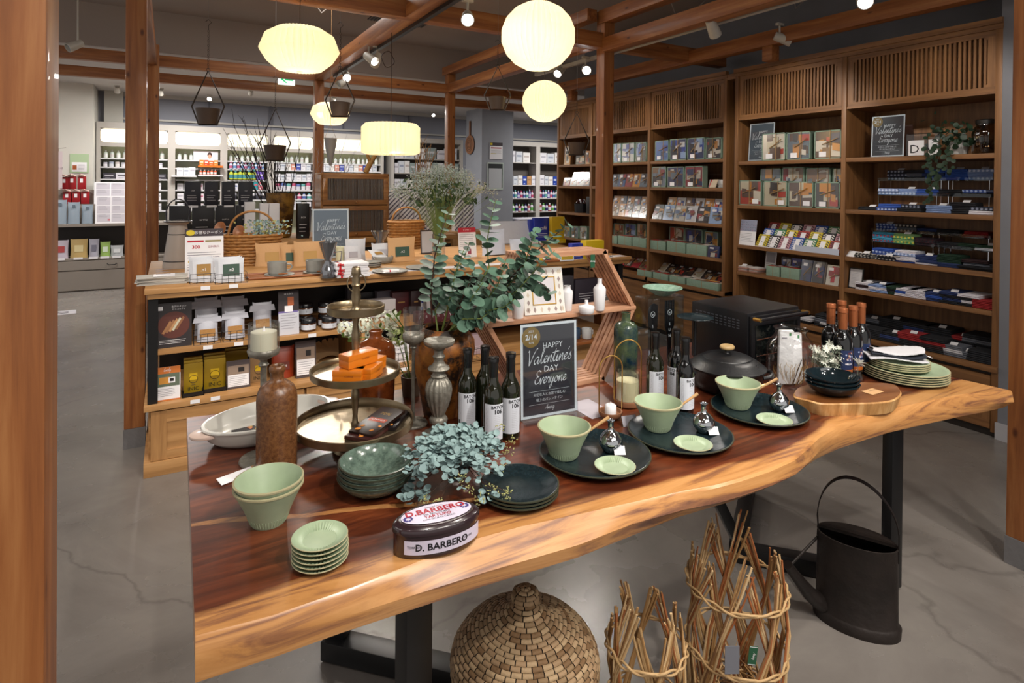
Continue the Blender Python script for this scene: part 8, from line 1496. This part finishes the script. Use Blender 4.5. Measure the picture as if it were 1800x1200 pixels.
# ---------------------------------------------------------------- lamps
def pleated(label, c, prof, n, top, watt, em, sqx=1):
    t = thing('pleated_lantern', label, 'lamp', c, group='pleated paper lanterns'); m = MB(); n += 4; N = n * 2; vs = []; fs = []
    for j, (r, z) in enumerate(prof):
        for i in range(N): a = 2 * pi * i / N; q = r * (1 + (.07 if i % 2 else -.05)); vs.append((q * cos(a), q * sin(a), z))
    for j in range(len(prof) - 1):
        for i in range(N): fs.append((j * N + i, j * N + (i + 1) % N, (j + 1) * N + (i + 1) % N, (j + 1) * N + i))
    m.add(vs, fs, paper_lamp('lantern_paper_%d' % round(em * 100), '#f3ead2', em * .3)).build('paper_shade', t, sm=0); MB().tube([(0, 0, prof[-1][1] * .5), (0, 0, top - c[2])], .0025, mat('brown_cord', '#3a2216', .6), 6).build('cord', t)
    MB().sphere((0, 0, 0), .03, mat('lit_bulb', '#ffe9b8', .4, emit=12)).build('bulb', t, sm=60)
    l = bpy.data.lights.new('lantern_bulb', 'POINT'); l.energy = watt * .36; l.color = (1, .9, .68); l.shadow_soft_size = .05; o = bpy.data.objects.new('lantern_bulb', l); COL.objects.link(o); o.parent = t; o.location = (0, 0, .0)
ball = lambda R_, k=1, m=9: [(max(.012, R_ * sin(pi * i / m)), -R_ * k * cos(pi * i / m)) for i in range(m + 1)]
flat = lambda R_, H: [(.02, -H), (R_ * .55, -H * .93), (R_ * .82, -H * .55), (R_ * 1.0, -.05 * H), (R_ * .86, H * .6), (R_ * .55, H * .93), (R_ * .12, H)]
pleated('large flattened pleated lantern at the upper left', EYE + ray(527, 87) * 3.6, flat(.218, .135), 34, 2.9, 9, .38); pleated('large bright ball lantern, biggest of the round ones', EYE + ray(946, 64) * 3.5, ball(.205), 36, 3.3, 13, .6)
pleated('small ball lantern hanging below the big ball lantern', EYE + ray(957, 178) * 4.5, ball(.158), 34, 2.9, 6, .42); pleated('distant flattened lantern beside the far timber post', EYE + ray(580, 200) * 5.5, flat(.165, .105), 30, 2.7, 4, .42)
pleated('drum-shaped pleated lantern above the wooden cabinet', EYE + ray(687, 245) * 4.5, [(.17, -.115), (.205, -.10), (.205, .09), (.18, .118), (.03, .118)], 34, 2.64, 6, .40)
RUS = mat('dark_bronze', '#3a2f28', .5, .3)
def planter(label, px, py, D, hb, top, chain=None):
    c = EYE + ray(px, py) * D; H = hb * D / FPX; t = thing('hanging_planter', label, 'planter', c, radians(-30), 'hanging diamond planters'); s = H / .375
    MB().tube([(0, 0, 0), (-.112 * s, 0, -.245 * s), (-.062 * s, 0, -.372 * s), (.062 * s, 0, -.372 * s), (.112 * s, 0, -.245 * s)], .0056, RUS, 7, closed=True).build('diamond_frame', t); MB().lathe([(1e-4, -.368 * s), (.058 * s, -.368 * s), (.078 * s, -.262 * s), (.074 * s, -.262 * s), (.05 * s, -.36 * s)], mat('bronze_pot', '#4a392d', .55), 30, cap=False).build('pot', t, sm=50)
    m = MB(); z = 0; L_ = (chain or .28)
    while z < L_: m.tube([(.005 * cos(a) * (1 if int(z * 60) % 2 else .3), .005 * cos(a) * (.3 if int(z * 60) % 2 else 1), z + .008 + .010 * sin(a)) for a in [i * 1.05 for i in range(6)]], .0012, RUS, 4, closed=True); z += .016
    m.tube([(.012 * cos(a), 0, .004 + .012 * sin(a)) for a in [i * .6 for i in range(11)]], .002, RUS, 5, closed=True).build('chain', t); MB().tube([(0, 0, z), (0, 0, z + .03), (.02, 0, z + .05), (.0, 0, z + .072), (-.02, 0, z + .055)], .002, RUS, 5).tube([(0, 0, z + .06), (0, 0, top - c.z)], .0008, mat('clear_line', '#9a9a9a', .4), 4).build('hook', t)
for a in (('diamond planter hanging left of the large flattened lantern', 366, 124, 4.0, 96, 3.3, .27), ('diamond planter hanging above the brown cylinder vase', 484, 192, 5.0, 91, 3.3, .2), ('diamond planter hanging in front of the distant flattened lantern', 598, 120, 4.0, 86, 3.3, .24), ('diamond planter hanging left of the small ball lantern', 875, 117, 4.4, 77, 3.3, .12), ('dim diamond planter hanging in front of the far bookcase', 1014, 199, 4.7, 74, 3.3, .1)): planter(*a)
p = EYE + ray(581, 243) * 5.3; t = thing('hanging_cone_pot', 'white cone pot hanging on strings below the distant lantern', 'planter', p); MB().lathe([(1e-4, -.25), (.012, -.24), (.045, -.08), (.055, -.005), (.058, .0), (.05, 0), (.04, -.08)], mat('white_zinc', '#a3a5aa', .5), 26, cap=False).build('pot', t, sm=60); MB().tube([(-.05, 0, 0), (0, 0, .13)], .0012, TWINE, 4).tube([(.05, 0, 0), (0, 0, .13), (0, 0, 3.3 - p.z)], .0012, TWINE, 4).build('strings', t)
TRKW = mat('white_lamp_metal', '#b9b4aa', .45); LENS = mat('lit_lens', '#ffffff', .3, emit=14); LENO = mat('dim_lens', '#c9cfd6', .1, .6)
t = thing('lamp_track', 'black lamp track under the middle timber beam', 'track', (1.51, 3.5, 2.607)); MB().box(-.016, .016, -3, 2.9, 0, .027, BLKM).build('rail', t); t = thing('lamp_track', 'white lamp track beside the beam on the right', 'track', (3.275, 3.0, 2.612)); MB().box(-.018, .018, -2.4, 2.2, 0, .03, TRKW).build('rail', t)
def head(label, p, tgt, lit, r=.042, stem=.09, L_=.13):
    p = Vector(p); stem = max(stem, .56) if p.x < -.5 and p.y < 7 else stem; t = thing('track_spotlight', label, 'spotlight', p); t.rotation_euler = (Vector(tgt) - p).to_track_quat('-Z', 'Y').to_euler(); MB().lathe([(1e-4, L_), (r * .75, L_), (r * .85, L_ * .7), (r, .01), (r * .98, 0), (r * .88, 0), (r * .8, .03)], TRKW, 28, cap=False).build('can', t, sm=50); MB().lathe([(1e-4, .022), (r * .8, .022)], LENS if lit else LENO, 24, cap=False).build('lens', t, sm=0)
    o = MB().tube([(0, 0, 0), (0, 0, stem)], .008, TRKW, 8).box(-.035, .035, -.014, .014, stem, stem + .02, TRKW).build('arm'); o.parent = t; o.matrix_parent_inverse = t.rotation_euler.to_matrix().to_4x4().inverted(); o.location = t.rotation_euler.to_matrix() @ Vector((0, 0, L_ * .7))
for i, (p, tg, lit, lb) in enumerate((((1.58, 3.30, 2.50), (.6, 1.2, 1.2), 1, 'bright spotlight between the two large lanterns'), ((1.47, 4.83, 2.5), (1.9, 3.9, 1.9), 1, 'tilted spotlight under the black track, middle one'), ((1.5, 5.85, 2.52), (1.1, 4.0, 1.6), 1, 'bright spotlight at the far end of the black track'), ((1.5, 4.95, 2.5), (1.5, 6.5, 1.8), 0, 'unlit spotlight beside the coiled lamp cord'), ((1.5, 6.2, 2.5), (.6, 5.8, 2.0), 0, 'unlit spotlight behind the third planter'),
    ((3.17, 4.2, 2.5), (1.9, 2.0, 1.6), 1, 'starry bright spotlight left of the glossy post'), ((3.26, 1.84, 2.5), (1.6, .6, 1.3), 1, 'bright spotlight above the near bookcase'), ((3.24, 2.84, 2.53), (4.3, 3.2, 1.6), 0, 'unlit white spotlight on the right track'), ((4.16, 2.91, 2.62), (4.9, 2.2, 2.2), 0, 'unlit white spotlight behind the dark right beam'), ((-.78, 6.5, 2.66), (-1.3, 6.2, 2.3), 0, 'white spotlight past the left timber post'), ((3.2, 4.7, 2.55), (2.6, 4.4, 2.1), 1, 'small lit spotlight between the two ball lanterns'))): head(lb, p, tg, lit)
for i, (x, y) in enumerate(((.52, 10.1), (-.11, 10.0), (-.64, 10.08), (4.19, 10.16), (1.0, 9.2), (2.2, 9.4))):
    head('small ceiling spotlight of the back area, %s' % ('behind the first planter', 'right of the second post', 'left of the second post', 'left of the grey column', 'near the exit sign', 'behind the middle lantern')[i], (x, y, 2.74), (x - .2, 9.0, 2.2) if i in (0, 3) else (x, 10.9, 1.6), 1 if i in (0, 1, 3) else 0, .035, .03, .08)
t = thing('exit_sign', 'white and green lit exit sign with a left-pointing arrow', 'sign', (1.265, 7.85, 2.71)); MB().box(-.10, .10, 0, .03, 0, .14, mat('lit_white_sign', '#dff2e6', .5, emit=1.2)).build('box', t); GRN = mat('lit_green', '#10a860', .5, emit=1.3)
MB().quad((-.02, -.001, .055), (.075, -.001, .055), (.075, -.001, .078), (-.02, -.001, .078), GRN).add([(-.07, -.0012, .066), (-.01, -.0012, .022), (.008, -.0012, .022), (-.038, -.0012, .066), (.008, -.0012, .11), (-.01, -.0012, .11)], [(0, 1, 2, 3), (0, 3, 4, 5)], GRN).build('arrow', t, sm=0); MB().box(-.02, .02, .01, .02, .14, .15, TRKW).build('bracket', t)
t = thing('ceiling_vent', 'dark slotted air vent in the grey ceiling', 'vent', (2.2, 6.15, 3.288)); m = MB().box(-.32, .32, -.32, .32, 0, .012, C('#2a2725'))
for i in range(18): m.box(-.32 + i * .0365, -.31 + i * .0365, -.32, .32, -.006, 0, C('#6a625c'))
m.build('slats', t)
m = MB().tube([(.05 * cos(a), .02 * sin(a * 3), .06 * sin(a)) for a in [i * .55 for i in range(36)]], .003, mat('brown_cord', ''), 5); m.build('cord_loop', loc=(1.47, 4.50, 2.46), label='looped spare cord of the drum lantern beside the black track', cat='cord')
